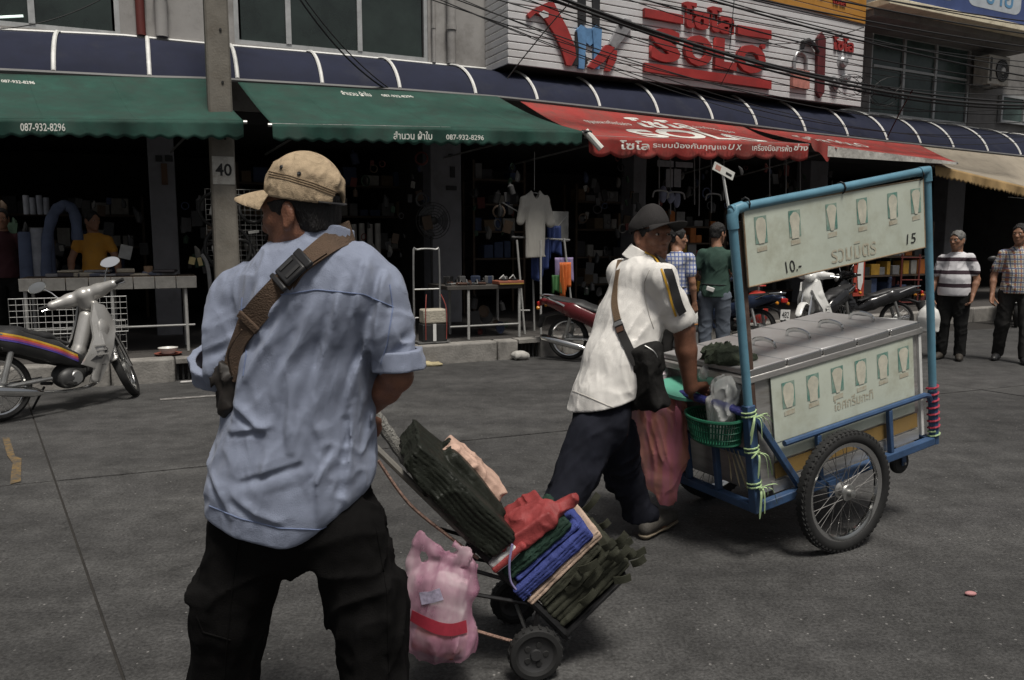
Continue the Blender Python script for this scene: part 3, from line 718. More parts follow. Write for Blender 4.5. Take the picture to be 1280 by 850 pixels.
text_fit('ระบบป้องกันกุญแจ', on_slope(S3), 0.66, 0.86, 0.66, 0.78, 'lettering', WHITETXT, rd1)
v3 = on_val(b3, 0.12, 0.058)
text_fit('โซโล', v3, 0.115, 0.235, -0.165, -0.045, 'lettering', WHITETXT, rd1, bold=0.02)
text_fit('ระบบป้องกันกุญแจ', v3, 0.25, 0.575, -0.15, -0.05, 'lettering', WHITETXT, rd1, bold=0.012)
text_fit('U', v3, 0.585, 0.615, -0.13, -0.05, 'lettering', WHITETXT, rd1, bold=0.02, shear=0.25); text_fit('X', v3, 0.62, 0.65, -0.13, -0.05, 'lettering', WHITETXT, rd1, bold=0.02, shear=0.25)
text_fit('เครื่องมือสารพัด', v3, 0.70, 0.90, -0.13, -0.03, 'lettering', WHITETXT, rd1, bold=0.012)
text_fit('ช่าง', v3, 0.91, 0.985, -0.11, -0.01, 'lettering', WHITETXT, rd1, bold=0.02, shear=0.2)
text_fit('โซโล SOLO', on_slope(S4), 0.12, 0.52, 0.45, 0.72, 'lettering', WHITETXT, rd2, bold=0.01)

# ================================================================ big sign of horizontal strips
WS = 1.64
SIGNW = M('sign_white_strip', (0.56, 0.56, 0.57), 0.55, var=0.08, vs=2, dirt=(0.42, 0.41, 0.40), dirt_s=1.6, dirt_lo=0.5)
SIGNR = M('sign_red_letter', (0.30, 0.030, 0.028), 0.5, var=0.15, vs=4, dirt=(0.2, 0.03, 0.03), dirt_s=3)
sl, zl = FU(635, 80, WS); sr, zr = FU(1076, 134, WS)
sg = thing('shop_sign', 'big white slatted shop sign with raised red letters and tool pictures', 'sign', F((sl + sr) / 2, WS, zl))
pitch = 0.105; ns = 15
def zs(u): return lerp(zl, zr, (u - sl) / (sr - sl))
for i in range(ns):
    z0 = i * pitch
    m_ = MB(); m_.fbox(sl, sr, WS, WS + 0.03, (zl + z0 + 0.006, zr + z0 + 0.006), (zl + z0 + pitch - 0.006, zr + z0 + pitch - 0.006))
    m_.fbox(sl, sl + 0.02, WS + 0.031, WW - 0.01, zl + z0 + 0.006, zl + z0 + pitch - 0.006)
    m_.build('sign_slat', SIGNW, sg, bevel=0.008)
MB().fbox(sl + 0.022, sr - 0.02, WS + 0.032, WS + 0.06, (zl + 0.01, zr + 0.01), (zl + ns * pitch - .02, zr + ns * pitch - .02)).build('backing', M('sign_backing', (0.05, 0.05, 0.05), 0.9), sg)
MB().fbox(sl + 0.03, sr - 0.03, WS + 0.07, WW - 0.02, (zl + 0.02, zr + 0.02), (zl + 0.06, zr + 0.06)).build('underside', M('sign_backing', (0.05,) * 3), sg)
def on_sign(off=0.0):
    def fn(x, y, z):
        u = lerp(sl, sr, x); return F(u, WS - 0.004 - off - z, zs(u) + y)
    return fn
def sx(px, py): u, z = FU(px, py, WS); return (u - sl) / (sr - sl), z - zs(u)
def sign_text(body, x0, y0, x1, y1, mat, depth=0.06, bold=0.0, name='raised_letters'):
    """corner pixels: bottom-left, top-right"""
    xa, ya = sx(x0, y0); xb, yb = sx(x1, y1)
    return text_fit(body, on_sign(), xa, xb, ya, yb, name, mat, sg, depth=depth, bold=bold)
sign_text('S', 810, 76, 848, 40, SIGNR, 0.07, 0.05); sign_text('O', 852, 81, 888, 48, SIGNR, 0.07, 0.05)
sign_text('L', 890, 86, 918, 52, SIGNR, 0.07, 0.06); sign_text('O', 917, 90, 954, 60, SIGNR, 0.07, 0.05)
sign_text('โซโล', 851, 34, 915, 14, SIGNR, 0.06, 0.045)
sign_text('โซโล', 1040, 62, 1066, 49, SIGNR, 0.03, 0.03)
def sign_poly(pix, mat, depth=0.05, name='sign_shape', parent=None, off=0.0):
    P_ = [sx(*p) for p in pix]; fn = on_sign(off); n = len(P_)
    m_ = MB(); m_.add([fn(x, y, 0) for x, y in P_] + [fn(x, y, depth) for x, y in P_], [tuple(range(n)), tuple(range(2 * n - 1, n - 1, -1))] + [(i, (i + 1) % n, n + (i + 1) % n, n + i) for i in range(n)])
    return m_.build(name, mat, parent or sg)
sign_poly([(803, 90), (961, 112), (961, 101), (803, 79)], SIGNR, 0.06, 'raised_bar')
sign_poly([(803, 22), (851, 31), (851, 20), (803, 11)], SIGNR, 0.06, 'raised_bar'); sign_poly([(919, 44), (961, 50), (961, 39), (919, 32)], SIGNR, 0.06, 'raised_bar')
m_ = MB(); xc, yc = sx(951, 59); fn = on_sign()
m_.add([fn(xc + 0.0065 * math.cos(k * .524), yc + 0.045 * math.sin(k * .524), z) for z in (0, 0.06) for k in range(12)], [tuple(range(12)), tuple(range(23, 11, -1))] + [(i, (i + 1) % 12, 12 + (i + 1) % 12, 12 + i) for i in range(12)])
m_.build('raised_dot', SIGNR, sg)
# pictured tools
TB = M('tool_black', (0.02, 0.02, 0.022), 0.5, var=0.3); TBL = M('tool_blue', (0.10, 0.22, 0.40), 0.55, var=0.3, vs=7); TG = M('tool_grey', (0.30, 0.30, 0.31), 0.4, 0.4, var=0.35, vs=8); TP = M('tool_faded_pink', (0.42, 0.17, 0.14), 0.7, var=0.3, vs=12); TW = M('tool_white', (0.55, 0.55, 0.55), 0.5, var=0.2)
s_ = sign_poly([(657, 19), (665, 12), (682, 4), (690, 4), (695, 14), (707, 36), (716, 58), (718, 72), (712, 83), (706, 82), (699, 60), (690, 42), (677, 22), (668, 17), (660, 24)], SIGNR, 0.05, 'pictured_saw')
sign_poly([(671, 18), (677, 14), (683, 17), (683, 22), (677, 24)], TW, 0.006, 'saw_eye', s_, 0.05)
sign_poly([(718, 40), (726, 50), (733, 80), (728, 84), (709, 80), (716, 70), (718, 58)], TB, 0.04, 'pictured_blade')
sign_poly([(721, -30), (731, -30), (731, 30), (722, 34)], TB, 0.03, 'pictured_shank'); sign_poly([(739, -30), (749, -30), (748, 34), (740, 30)], TB, 0.03, 'pictured_shank')
for x0 in (719, 738):
    sign_poly([(x0, 38), (x0 + 5, 32), (x0 + 12, 36), (x0 + 11, 60), (x0 + 9, 87), (x0 + 2, 86), (x0 + 2, 60)], TBL, 0.05, 'pictured_handle')
sign_poly([(726, 36), (745, 36), (744, 50), (736, 58), (727, 50)], TBL, 0.035, 'pictured_hinge')
sign_poly([(778, 24), (786, 26), (788, 34), (776, 50), (766, 62), (759, 56), (768, 38), (772, 28)], TG, 0.06, 'pictured_knife')
sign_poly([(769, 30), (774, 26), (778, 30), (773, 37)], TB, 0.01, 'knife_slot', None, 0.06)
sign_poly([(755, 57), (766, 60), (752, 78), (740, 87), (733, 84), (742, 72)], SIGNR, 0.06, 'pictured_grip')
sign_poly([(761, 62), (769, 64), (768, 76), (760, 90), (754, 89), (758, 76)], SIGNR, 0.05, 'pictured_grip')
# padlock, lock plate, knob
lk = sign_poly([(988, 87), (1008, 90), (1008, 112), (987, 110)], TP, 0.07, 'pictured_padlock')
MB().tube([on_sign(0.03)(*sx(*p), 0) for p in ((991, 88), (991, 74), (994, 67), (999, 65), (1004, 69), (1006, 76), (1006, 90))], 0.028, 8).build('shackle', TG, lk)
sign_poly([(1019, 48), (1024, 41), (1029, 49), (1027, 116), (1022, 123), (1018, 115)], M('tool_maroon', (0.10, 0.02, 0.022), 0.45, var=0.3), 0.06, 'pictured_lock_plate')
MB().tube([on_sign(0.05)(*sx(*p), 0) for p in ((1000, 62), (1001, 54), (1007, 52), (1014, 57), (1020, 66))], [0.03, 0.05, 0.055, 0.045, 0.03], 8).build('pictured_lever', TB, sg)
for cx, cy, r in ((1052, 78, 0.13), (1042, 105, 0.14), (1056, 98, 0.10)):
    x_, y_ = sx(cx, cy); u_ = lerp(sl, sr, x_)
    MB().lathe([(0, 0.10), (r * .55, 0.09), (r * .8, 0.05), (r * .5, 0.02), (r, 0.0)], 18, FM(u_, WS - 0.004, zs(u_) + y_) @ Matrix.Rotation(math.radians(90), 4, 'X')).build('pictured_knob', TG, sg)
# orange sign above, blue sign of the next house
ORG = M('orange_sign_sheet', (0.42, 0.20, 0.035), 0.6, var=0.2, vs=2, dirt=(0.25, 0.12, 0.04), dirt_s=2)
ou0, oz0 = FU(760, -48, WS); ou1, oz1 = FU(1080, 31, WS)
os_ = thing('orange_sign', 'orange slatted sign strip with red writing above the white sign', 'sign', F(ou0, WS, oz0))
for i in range(7):
    MB().fbox(ou0, ou1, WS - 0.03, WS - 0.005, (oz0 + i * .11 + .006, oz1 + i * .11 + .006), (oz0 + i * .11 + .104, oz1 + i * .11 + .104)).build('sign_slat', ORG, os_, bevel=0.006)
def fo(x, y, z): u = lerp(ou0, ou1, x); return F(u, WS - 0.036 - z, lerp(oz0, oz1, x) + y)
text_fit('เครื่องมือช่าง', fo, 0.62, 0.80, 0.26, 0.40, 'raised_letters', SIGNR, os_, depth=0.02, bold=0.02); text_fit('โซโล', fo, 0.84, 0.90, 0.22, 0.34, 'raised_letters', SIGNR, os_, depth=0.02, bold=0.02)
BLS = M('blue_sign', (0.05, 0.075, 0.19), 0.5, var=0.2, vs=2); BLP = M('pale_blue_sign_panel', (0.42, 0.46, 0.5), 0.5, var=0.15)
bu0, bz0 = FU(1112, -4, 1.2); bu1, bz1 = FU(1330, 42, 1.2)
bs_ = thing('blue_sign', 'dark blue fascia sign with pale rounded panels above a cream beam', 'sign', F(bu0, 1.2, bz0))
MB().fbox(bu0, bu1, 1.2, 1.35, (bz0, bz1), (bz0 + 1.3, bz1 + 1.3)).build('sign_face', BLS, bs_, bevel=0.01)
MB().fbox(bu0 - .05, bu1, 1.16, 1.75, (bz0 - 0.13, bz1 - 0.13), (bz0 - 0.006, bz1 - 0.006)).build('cream_beam', CREAM, bs_, bevel=0.01)
MB().fbox(bu0 - .02, bu1, 1.5, WW - 0.02, (bz0 - 0.25, bz1 - 0.25), (bz0 - 0.135, bz1 - 0.135)).build('soffit', WALLG, bs_)
for k in range(4):
    p0 = 0.02 + k * 0.38; p1 = p0 + 0.31
    poly = []
    for cx, cy, s0 in ((p1 - .04, 0.32, -90), (p1 - .04, 1.1, 0), (p0 + .04, 1.1, 90), (p0 + .04, 0.32, 180)):
        for q in range(5):
            a_ = math.radians(s0 + q * 22.5); poly.append((cx + 0.04 * math.cos(a_), cy + 0.16 * math.sin(a_)))
    if p1 > 1: continue
    m_ = MB(); m_.add([F(lerp(bu0, bu1, x), 1.196, lerp(bz0, bz1, x) + y) for x, y in poly], [tuple(range(len(poly)))])
    m_.build('pale_panel', BLP, bs_)
def fbs(x, y, z): return F(lerp(bu0, bu1, x), 1.190, lerp(bz0, bz1, x) + y)
text_fit('ขาย', fbs, 0.50, 0.66, 0.26, 0.6, 'lettering', M('sign_light_blue', (0.10, 0.24, 0.40), 0.5), bs_, bold=0.01)

# ================================================================ air conditioner and bits on the grey house
u_, z_ = FU(1249, 88, 1.95)
ac = thing('air_conditioner', 'boxy cream air conditioner unit with round fan grille on the upper wall', 'air conditioner', F(u_, 2.1, z_))
Mx = FM(u_, 1.95, z_)
MB().box((0, 0.17, 0), (0.78, 0.34, 0.62), Mx).build('casing', M('cream_casing', (0.42, 0.40, 0.36), 0.6, var=0.2, dirt=(0.2, 0.17, 0.13), dirt_s=4), ac, bevel=0.015)
MB().lathe([(0.0, 0), (0.22, 0.0), (0.235, 0.012), (0.235, -0.01)], 28, Mx @ Matrix.Translation((0.1, -0.012, 0)) @ Matrix.Rotation(math.radians(90), 4, 'X')).build('fan_opening', BLACKP, ac)
for k in range(5):
    MB().tube([Mx @ Vector((0.1 + (0.045 + .042 * k) * math.cos(t * math.pi / 10), -0.03, (0.045 + .042 * k) * math.sin(t * math.pi / 10))) for t in range(20)], 0.004, 4, closed=True).build('grille_ring', STEEL, ac)
MB().lathe([(0, 0.02), (0.06, 0.02), (0.07, 0)], 14, Mx @ Matrix.Translation((0.1, -0.03, 0)) @ Matrix.Rotation(math.radians(90), 4, 'X')).build('fan_hub', WHITEM, ac)
for k in range(3): MB().box((-0.34 + .03 * k, -0.004, 0), (0.012, 0.006, 0.5), Mx).build('louvre', BLACKP, ac)
for s in (-0.25, 0.25): MB().tube([Mx @ Vector((s, 0.02, -0.325)), Mx @ Vector((s, 0.44, -0.325))], 0.018, 6).build('bracket', STEEL, ac)
uu0, zz0 = FU(1248, 118, WW); uu1, zz1 = FU(1300, 160, WW)
window(houses[2], uu0, uu1, zz1, zz0, [lerp(uu0, uu1, .5)], glass=M('greenish_glass', (0.05,) * 3)).location = F(0, -0.12) - F(0, 0)

# glowing tube added before the left-hand pane, imitating a tube line in the glass
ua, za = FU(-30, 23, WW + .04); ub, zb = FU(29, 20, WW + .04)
tag(MB().tube([F(ua, WW + .036, za), F(ub, WW + .036, zb)], 0.014, 8).build('glowing_tube', M('lit_tube', (0.75, 0.9, 0.82), 0.5, var=0, emit=0.9)), 'glowing tube added in front of the dark upper window glass', 'lamp')
# ================================================================ concrete power pole
pu = FU(279, 230, 0.45)[0]
POLE = M('weathered_pole_concrete', (0.15, 0.138, 0.118), 0.85, var=0.25, vs=4, bump=0.35, bs=50, dirt=(0.11, 0.095, 0.075), dirt_s=3)
pl = thing('power_pole', 'square weathered concrete power pole stencilled 40 between the green awnings', 'pole', F(pu, 0.45, KZ))
Mp = FM(pu, 0.45, 0)
mb = MB(); vs_ = []
for z, h in ((0.0, 0.135), (8.5, 0.105)):
    c = 0.02
    for x, y in ((-h + c, -h), (h - c, -h), (h, -h + c), (h, h - c), (h - c, h), (-h + c, h), (-h, h - c), (-h, -h + c)): vs_.append(Mp @ Vector((x, y, z)))
mb.add(vs_, [tuple(range(7, -1, -1)), tuple(range(8, 16))] + [(i, (i + 1) % 8, 8 + (i + 1) % 8, 8 + i) for i in range(8)])
mb.build('shaft', POLE, pl)
zn = FU(283, 213, 0.3)[1]
MB().box((0, -0.132, zn), (0.23, 0.004, 0.30), Mp).build('number_plate', M('pole_white_paint', (0.36, 0.35, 0.32), 0.8, var=0.25, vs=14, dirt=(0.16, 0.14, 0.11), dirt_s=9, dirt_lo=.5), pl)
text_fit('40', lambda x, y, z: Mp @ Vector((x, -0.137, y)), -0.085, 0.085, zn - 0.06, zn + 0.075, 'stencil_number', BLACK, pl, bold=0.02)
for z_ in (4.15, 4.6, 5.4):
    MB().tube([Mp @ Vector((sx_ * .128, sy_ * .128, z_)) for sx_, sy_ in ((-1, -1), (1, -1), (1, 1), (-1, 1))], 0.010, 5, closed=True).build('steel_band', STEEL, pl)
for z_ in (2.6, 3.2, 3.75, 4.9):
    MB().tube([Mp @ Vector((0.03, -0.115, z_)), Mp @ Vector((0.03, -0.135, z_))], 0.014, 8).build('bolt_hole', BLACK, pl)

# ================================================================ overhead cables
WIRE = M('black_cable', (0.010, 0.010, 0.011), 0.6, var=0.2)
def wire(p0, p1, w0=0.2, w1=0.2, sag=0.1, r=0.008, n=22, ext=True):
    a, za = FU(*p0, w0); b, zb = FU(*p1, w1)
    pts = []
    for i in range(n + 1):
        t = i / n; u = lerp(a, b, t); pts.append(F(u, lerp(w0, w1, t), lerp(za, zb, t) - sag * 4 * t * (1 - t)))
    m_ = MB().tube(pts, r, 5)
    return m_
rng = random.Random(3)
cab = []
for p0, p1, sag, r in [((690, -6), (1300, 132), 0.35, 0.026), ((640, -16), (1300, 128), 0.33, 0.020), ((660, -12), (1300, 136), 0.38, 0.017), ((840, -14), (1310, 100), 0.1, 0.016), ((905, -10), (1310, 62), 0.06, 0.014),
        ((960, -18), (1310, 46), 0.05, 0.014), ((880, -6), (1310, 88), 0.12, 0.010), ((775, -10), (1310, 104), 0.2, 0.012), ((545, -10), (1310, 150), 0.55, 0.008), ((520, -30), (1310, 118), 0.4, 0.008),
        ((560, -24), (1310, 110), 0.30, 0.007), ((600, -24), (1310, 142), 0.5, 0.007), ((480, -30), (1310, 160), 0.75, 0.007), ((700, -22), (1310, 80), 0.12, 0.008), ((820, -30), (1310, 70), 0.1, 0.009), ((560, 4), (1290, 176), 0.6, 0.006), ((560, -8), (1310, 168), 0.62, 0.006), ((740, -16), (1310, 115), 0.26, 0.007), ((500, -14), (1310, 130), 0.62, 0.007),
        ((1000, -20), (1310, 30), 0.04, 0.012), ((1040, -14), (1310, 36), 0.03, 0.010)]:
    w = rng.uniform(0.1, 0.5)
    o = wire(p0, p1, w, w, sag, r).build('overhead_cable', WIRE)
    cab.append(o); tag(o, 'black overhead cable sagging in front of the shop signs', 'cable', 'overhead cables in front of the signs')
loops = [((715, 0), (634, 98), .3, .6, -0.02, .008), ((372, -5), (480, 110), 0.9, 1.38, 0.12, 0.011), ((378, -5), (486, 110), 0.9, 1.38, 0.10, 0.008), ((1141, 112), (1109, 172), .2, 1.3, -0.02, 0.012), ((918, -4), (912, 62), .3, .3, 0, 0.006), ((0, 36), (125, 0), 1.2, 1.2, 0.06, 0.006), ((926, 58), (900, 108), .25, .5, 0, 0.006), ((1080, 34), (920, 52), .3, .3, 0.12, 0.007)]
for p0, p1, w0, w1, sag, r in loops:
    o = wire(p0, p1, w0, w1, sag, r, 14).build('drop_cable', WIRE)
    near_ = 'cable dropping from the overhead lines to the navy canopy' if p1[1] > 90 else 'thin loose cable tied off in front of the upper walls'
    tag(o, 'black ' + near_, 'cable', 'drop cables')
# tangled spare loops near the right-hand joint box
tg = []
base = FU(1065, 98, 0.25)
m_ = MB()
for k in range(9):
    c = rng.uniform(-0.1, 0.9); rr = rng.uniform(0.12, 0.32); z0 = base[1] - rng.uniform(0.0, 0.25); a0 = rng.uniform(-0.6, 0.6)
    m_.tube([F(base[0] + c + rr * 1.3 * math.cos(t * .45), 0.22 + 0.03 * math.sin(t + k), z0 + rr * .6 * math.sin(t * .45 + a0)) for t in range(15)], 0.005, 4, closed=bool(k % 2))
tag(m_.build('cable_loops', WIRE), 'tangle of thin spare cable loops hanging on the thick cable bundle', 'cable')
# ================================================================ people: one implicit body, clothes as children
V3 = lambda *a: np.array(a, float)
def basis(f, pitch=0.0, roll=0.0):
    """columns: forward, left, up"""
    f = Vector(f).normalized(); up = Vector((0, 0, 1)); l = up.cross(f).normalized(); u = f.cross(l)
    if pitch: q = Matrix.Rotation(pitch, 3, l); f = q @ f; u = q @ u
    if roll: q = Matrix.Rotation(roll, 3, f); l = q @ l; u = q @ u
    return np.array([[f[i], l[i], u[i]] for i in range(3)])
def add_head(S, c, R, sc=1.0, nose=1.0, jaw=1.0):
    c = np.array(c, float); W_ = lambda x, y, z: c + R @ (np.array([x, y, z]) * sc)
    r = lambda *a: np.array(a) * sc
    S.ell(W_(-0.012, 0, 0.032), r(0.098, 0.075, 0.090), 0.02, R)
    S.ell(W_(0.030, 0, -0.030), r(0.064, 0.058, 0.082), 0.03, R)
    for s in (-1, 1):
        S.cone(W_(-0.005, 0.048 * s * jaw, -0.045), W_(0.058, 0.014 * s, -0.100), 0.027 * sc, 0.021 * sc, 0.03)
        S.ell(W_(0.060, 0.043 * s, -0.014), r(0.024, 0.020, 0.019), 0.02, R)
        S.ell(W_(0.096, 0.0125 * s, -0.033), r(0.011, 0.009, 0.008) * nose, 0.008, R)
    S.cone(W_(0.084, 0, 0.014), W_(0.107, 0, -0.026), 0.0085 * sc, 0.0125 * sc * nose, 0.012)
    S.cone(W_(0.076, -0.042, 0.026), W_(0.076, 0.042, 0.026), 0.012 * sc, 0.012 * sc, 0.015)
    for s in (-1, 1):
        S.ell(W_(0.094, 0.031 * s, 0.005), r(0.017, 0.019, 0.010), 0.010, R, 'sub')
        S.ell(W_(0.076, 0.031 * s, 0.004), r(0.0135, 0.015, 0.0115), 0.004, R)
    S.ell(W_(0.084, 0, -0.066), r(0.016, 0.026, 0.016), 0.015, R)
    S.ell(W_(0.092, 0, -0.060), r(0.010, 0.023, 0.0065), 0.005, R)
    S.ell(W_(0.091, 0, -0.073), r(0.010, 0.020, 0.007), 0.005, R)
    S.ell(W_(0.103, 0, -0.0662), r(0.010, 0.022, 0.0022), 0.003, R, 'sub')
    S.ell(W_(0.070, 0, -0.104), r(0.020, 0.022, 0.016), 0.015, R)
    for s in (-1, 1):
        S.ell(W_(-0.016, 0.081 * s, -0.006), r(0.020, 0.010, 0.034), 0.006, R)
        S.ell(W_(-0.008, 0.092 * s, -0.004), r(0.010, 0.007, 0.018), 0.006, R, 'sub')
        S.ell(W_(-0.008, 0.083 * s, -0.036), r(0.009, 0.008, 0.011), 0.006, R)
def head_pt(c, R, x, y, z, sc=1.0): return np.array(c, float) + R @ (np.array([x, y, z]) * sc)
def add_hand(S, wr, d, n, side=1, curl=0.35, sc=1.0, thumb=0.6, grip=None, k=0.004):
    """d: along the hand, n: palm normal (fingers curl towards n), side: +1 thumb on the +cross(d,n) side"""
    d = Vector(d).normalized(); n = Vector(n); n = (n - d * n.dot(d)).normalized(); w = d.cross(n) * side; wr = Vector(wr)
    for q in (-0.028, -0.010, 0.010, 0.028):
        S.cone(wr + w * q * 0.5 * sc, wr + d * 0.085 * sc + w * q * sc, 0.019 * sc, 0.0145 * sc, 0.012)
    for i, (off, ln) in enumerate(((0.030, 0.072), (0.0105, 0.080), (-0.0095, 0.075), (-0.029, 0.060))):
        p = wr + d * 0.085 * sc + w * off * sc; a = curl * 0.5; pts = [p]
        for seg, fr in enumerate((0.46, 0.30, 0.24)):
            a_ = curl * (seg + 0.7) * (1 + 0.08 * i)
            p = p + (d * math.cos(a_) + n * math.sin(a_)) * ln * fr * sc; pts.append(p)
        S.chain(pts, [0.0098 * sc, 0.0090 * sc, 0.0084 * sc, 0.0074 * sc], k)
    t0 = wr + d * 0.022 * sc + w * 0.022 * sc + n * 0.006; t1 = t0 + (w * 0.75 + d * 0.65 + n * thumb * 0.6).normalized() * 0.045 * sc; t2 = t1 + (w * 0.25 * (1 - thumb) + d * 0.8 + n * thumb).normalized() * 0.034 * sc; t3 = t2 + (d * 0.8 + n * thumb * 1.2 - w * 0.15).normalized() * 0.026 * sc
    S.chain([t0, t1, t2, t3], [0.0155 * sc, 0.0115 * sc, 0.0100 * sc, 0.0085 * sc], 0.008)
def bounds(*pts, m=0.2):
    P_ = np.array([list(p) for p in pts]); return P_.min(0) - m, P_.max(0) + m
SKIN = M('brown_skin', (0.20, 0.088, 0.052), 0.46, var=0.30, vs=22, bump=0.25, bs=190, spec=0.5, sss=0.10, dirt=(0.12, 0.05, 0.032), dirt_s=16, dirt_lo=0.55)
SKIN2 = M('tan_skin', (0.26, 0.135, 0.085), 0.55, var=0.12, vs=14, bump=0.1, bs=220, sss=0.12)
HAIR = M('black_hair', (0.010, 0.009, 0.009), 0.55, var=0.3, vs=60, bump=0.9, bs=260, stretch=(1, 1, 0.25))
HAIRG = M('grey_hair', (0.12, 0.117, 0.112), 0.6, var=0.5, vs=40, bump=0.4, bs=120)
EYEW = M('eye_white', (0.42, 0.38, 0.34), 0.3, var=0.05); EYED = M('eye_dark', (0.012, 0.008, 0.006), 0.2, var=0)
def add_eyes(c, R, parent, sc=1.0):
    for s in (-1, 1):
        p = head_pt(c, R, 0.0805, 0.031 * s, 0.004, sc); m4 = Matrix.Translation(p) @ Matrix([[*R[0], 0], [*R[1], 0], [*R[2], 0], [0, 0, 0, 1]])
        e = MB().lathe([(0.0005, -0.0115), (0.008, -0.008), (0.0115, 0), (0.008, 0.008), (0.0005, 0.0115)], 12, m4 @ Matrix.Diagonal((1, 1, 0.55, 1))).build('eye', EYEW, parent)
        q = head_pt(c, R, 0.0892, 0.031 * s, 0.004, sc); m5 = Matrix.Translation(q) @ Matrix([[*R[0], 0], [*R[1], 0], [*R[2], 0], [0, 0, 0, 1]]) @ Matrix.Rotation(math.pi / 2, 4, 'Y')
        MB().lathe([(0.0002, 0.0032), (0.0035, 0.0026), (0.0056, 0.0)], 12, m5).build('iris', EYED, e)
def hair_for(c, R, mat, parent, h=0.006, sc=1.0, low=-0.06, front=0.055, thick=0.008, back=0.0, name='hair', cap=False):
    lo, hi = bounds(c, m=0.17 * sc); S = SDF(lo, hi, h)
    S.ell(head_pt(c, R, -0.014, 0, 0.034, sc), np.array((0.098 + thick, 0.075 + thick, 0.090 + thick * 1.3)) * sc, 0, R)
    S.ell(head_pt(c, R, -0.055, 0, -0.03, sc), np.array((0.05 + thick + back, 0.064, 0.06)) * sc, 0.02, R)
    S.cut(head_pt(c, R, 0, 0, low, sc), -R[:, 2])
    # hairline: remove the face
    S.ell(head_pt(c, R, 0.105, 0, -0.035, sc), np.array((0.085, 0.085 if cap else 0.067, front + 0.045)) * sc, 0.006, R, 'sub')
    for s in (-1, 1): S.ell(head_pt(c, R, -0.006, 0.088 * s, -0.022, sc), np.array((0.030, 0.03, 0.046)) * sc, 0.004, R, 'sub')
    S.ell(head_pt(c, R, 0.06, 0, -0.11, sc), np.array((0.09, 0.10, 0.085)) * sc, 0.01, R, 'sub')
    S.disp(lambda P: fold(P, R[:, 2], 70, 9, 0.003, 3.1) + noise(P * 48) * (0.002 if cap else 0.0055))
    if cap: S.cut(head_pt(c, R, 0, 0, 0.035, sc), R[:, 2])
    return S.build(name, mat, parent)
def body_core(S, J, fat=1.0, f=(0, 1, 0), hands=True, hk=0.004):
    g = lambda k: np.array(J[k], float)
    S.cone(g('chest'), g('waist'), 0.130 * fat, 0.115 * fat, 0.03, (f, 1.35)); S.cone(g('waist'), g('hip'), 0.115 * fat, 0.135 * fat, 0.03, (f, 1.3))
    S.cone(g('shL'), g('shR'), 0.048, 0.048, 0.04); S.cone(g('chest'), g('neck'), 0.09, 0.062, 0.04)
    S.cone(g('neck'), g('headbase'), 0.060, 0.054, 0.02)
    for s in 'LR':
        S.cone(g('sh' + s), g('el' + s), 0.050, 0.039, 0.02); m_ = lerp(g('el' + s), g('wr' + s), 0.3)
        S.chain([g('el' + s), m_, g('wr' + s)], [0.038, 0.039, 0.025], 0.015)
        S.cone(g('hp' + s), g('kn' + s), 0.080 * fat, 0.055, 0.03); m_ = lerp(g('kn' + s), g('an' + s), 0.35)
        S.chain([g('kn' + s), m_, g('an' + s)], [0.052, 0.054, 0.036], 0.02)
        a = g('an' + s); t = g('toe' + s); S.cone(a, lerp(a, t, 0.5) - V3(0, 0, 0.02), 0.036, 0.032, 0.02); S.cone(lerp(a, t, 0.4) - V3(0, 0, 0.025), t, 0.032, 0.024, 0.02)
        if hands and ('hd' + s) in J: add_hand(S, g('wr' + s), J['hd' + s], J['hn' + s], J.get('hs' + s, 1), J.get('hc' + s, 0.4), k=hk)
def shoe(S, an, toe, ground_z, k=0.015):
    an = np.array(an, float); toe = np.array(toe, float); d = toe - an; d[2] = 0; d /= np.linalg.norm(d)
    heel = an - d * 0.045; heel[2] = ground_z + 0.035; t = toe.copy(); t[2] = ground_z + 0.03
    S.chain([heel, an + V3(0, 0, ground_z + 0.05 - an[2]), lerp(an, toe, 0.55) * V3(1, 1, 0) + V3(0, 0, ground_z + 0.045), t], [0.036, 0.043, 0.044, 0.032], k)
    S.cut((0, 0, ground_z + 0.002), (0, 0, -1))
def bvh_of(o):
    from mathutils.bvhtree import BVHTree
    me = o.data; return BVHTree.FromPolygons([v.co.copy() for v in me.vertices], [tuple(p.vertices) for p in me.polygons])
def on_surface(tree, px, py, off=0.004):
    r = ray(px, py).normalized(); hit, n, i, d = tree.ray_cast(EYE, r)
    if hit is None: return None, None
    if n.dot(r) > 0: n = -n
    return hit + n * off, n
def band(tree, pix, width, thick, n=40, off=0.004, smooth=3):
    """flat strap laid along a line of pixels on a surface; width in metres"""
    d = np.array(pix, float); s = np.concatenate([[0], np.cumsum(np.linalg.norm(np.diff(d, axis=0), axis=1))])
    P_ = []; N_ = []
    for t in np.linspace(0, s[-1], n):
        p, nn = on_surface(tree, np.interp(t, s, d[:, 0]), np.interp(t, s, d[:, 1]), off)
        if p is not None: P_.append(p); N_.append(nn)
    for _ in range(smooth):
        P_ = [P_[0]] + [(P_[i - 1] + P_[i] * 2 + P_[i + 1]) / 4 for i in range(1, len(P_) - 1)] + [P_[-1]]
        N_ = [N_[0]] + [((N_[i - 1] + N_[i] * 2 + N_[i + 1])).normalized() for i in range(1, len(N_) - 1)] + [N_[-1]]
    return strap_mesh(P_, N_, width, thick), P_, N_
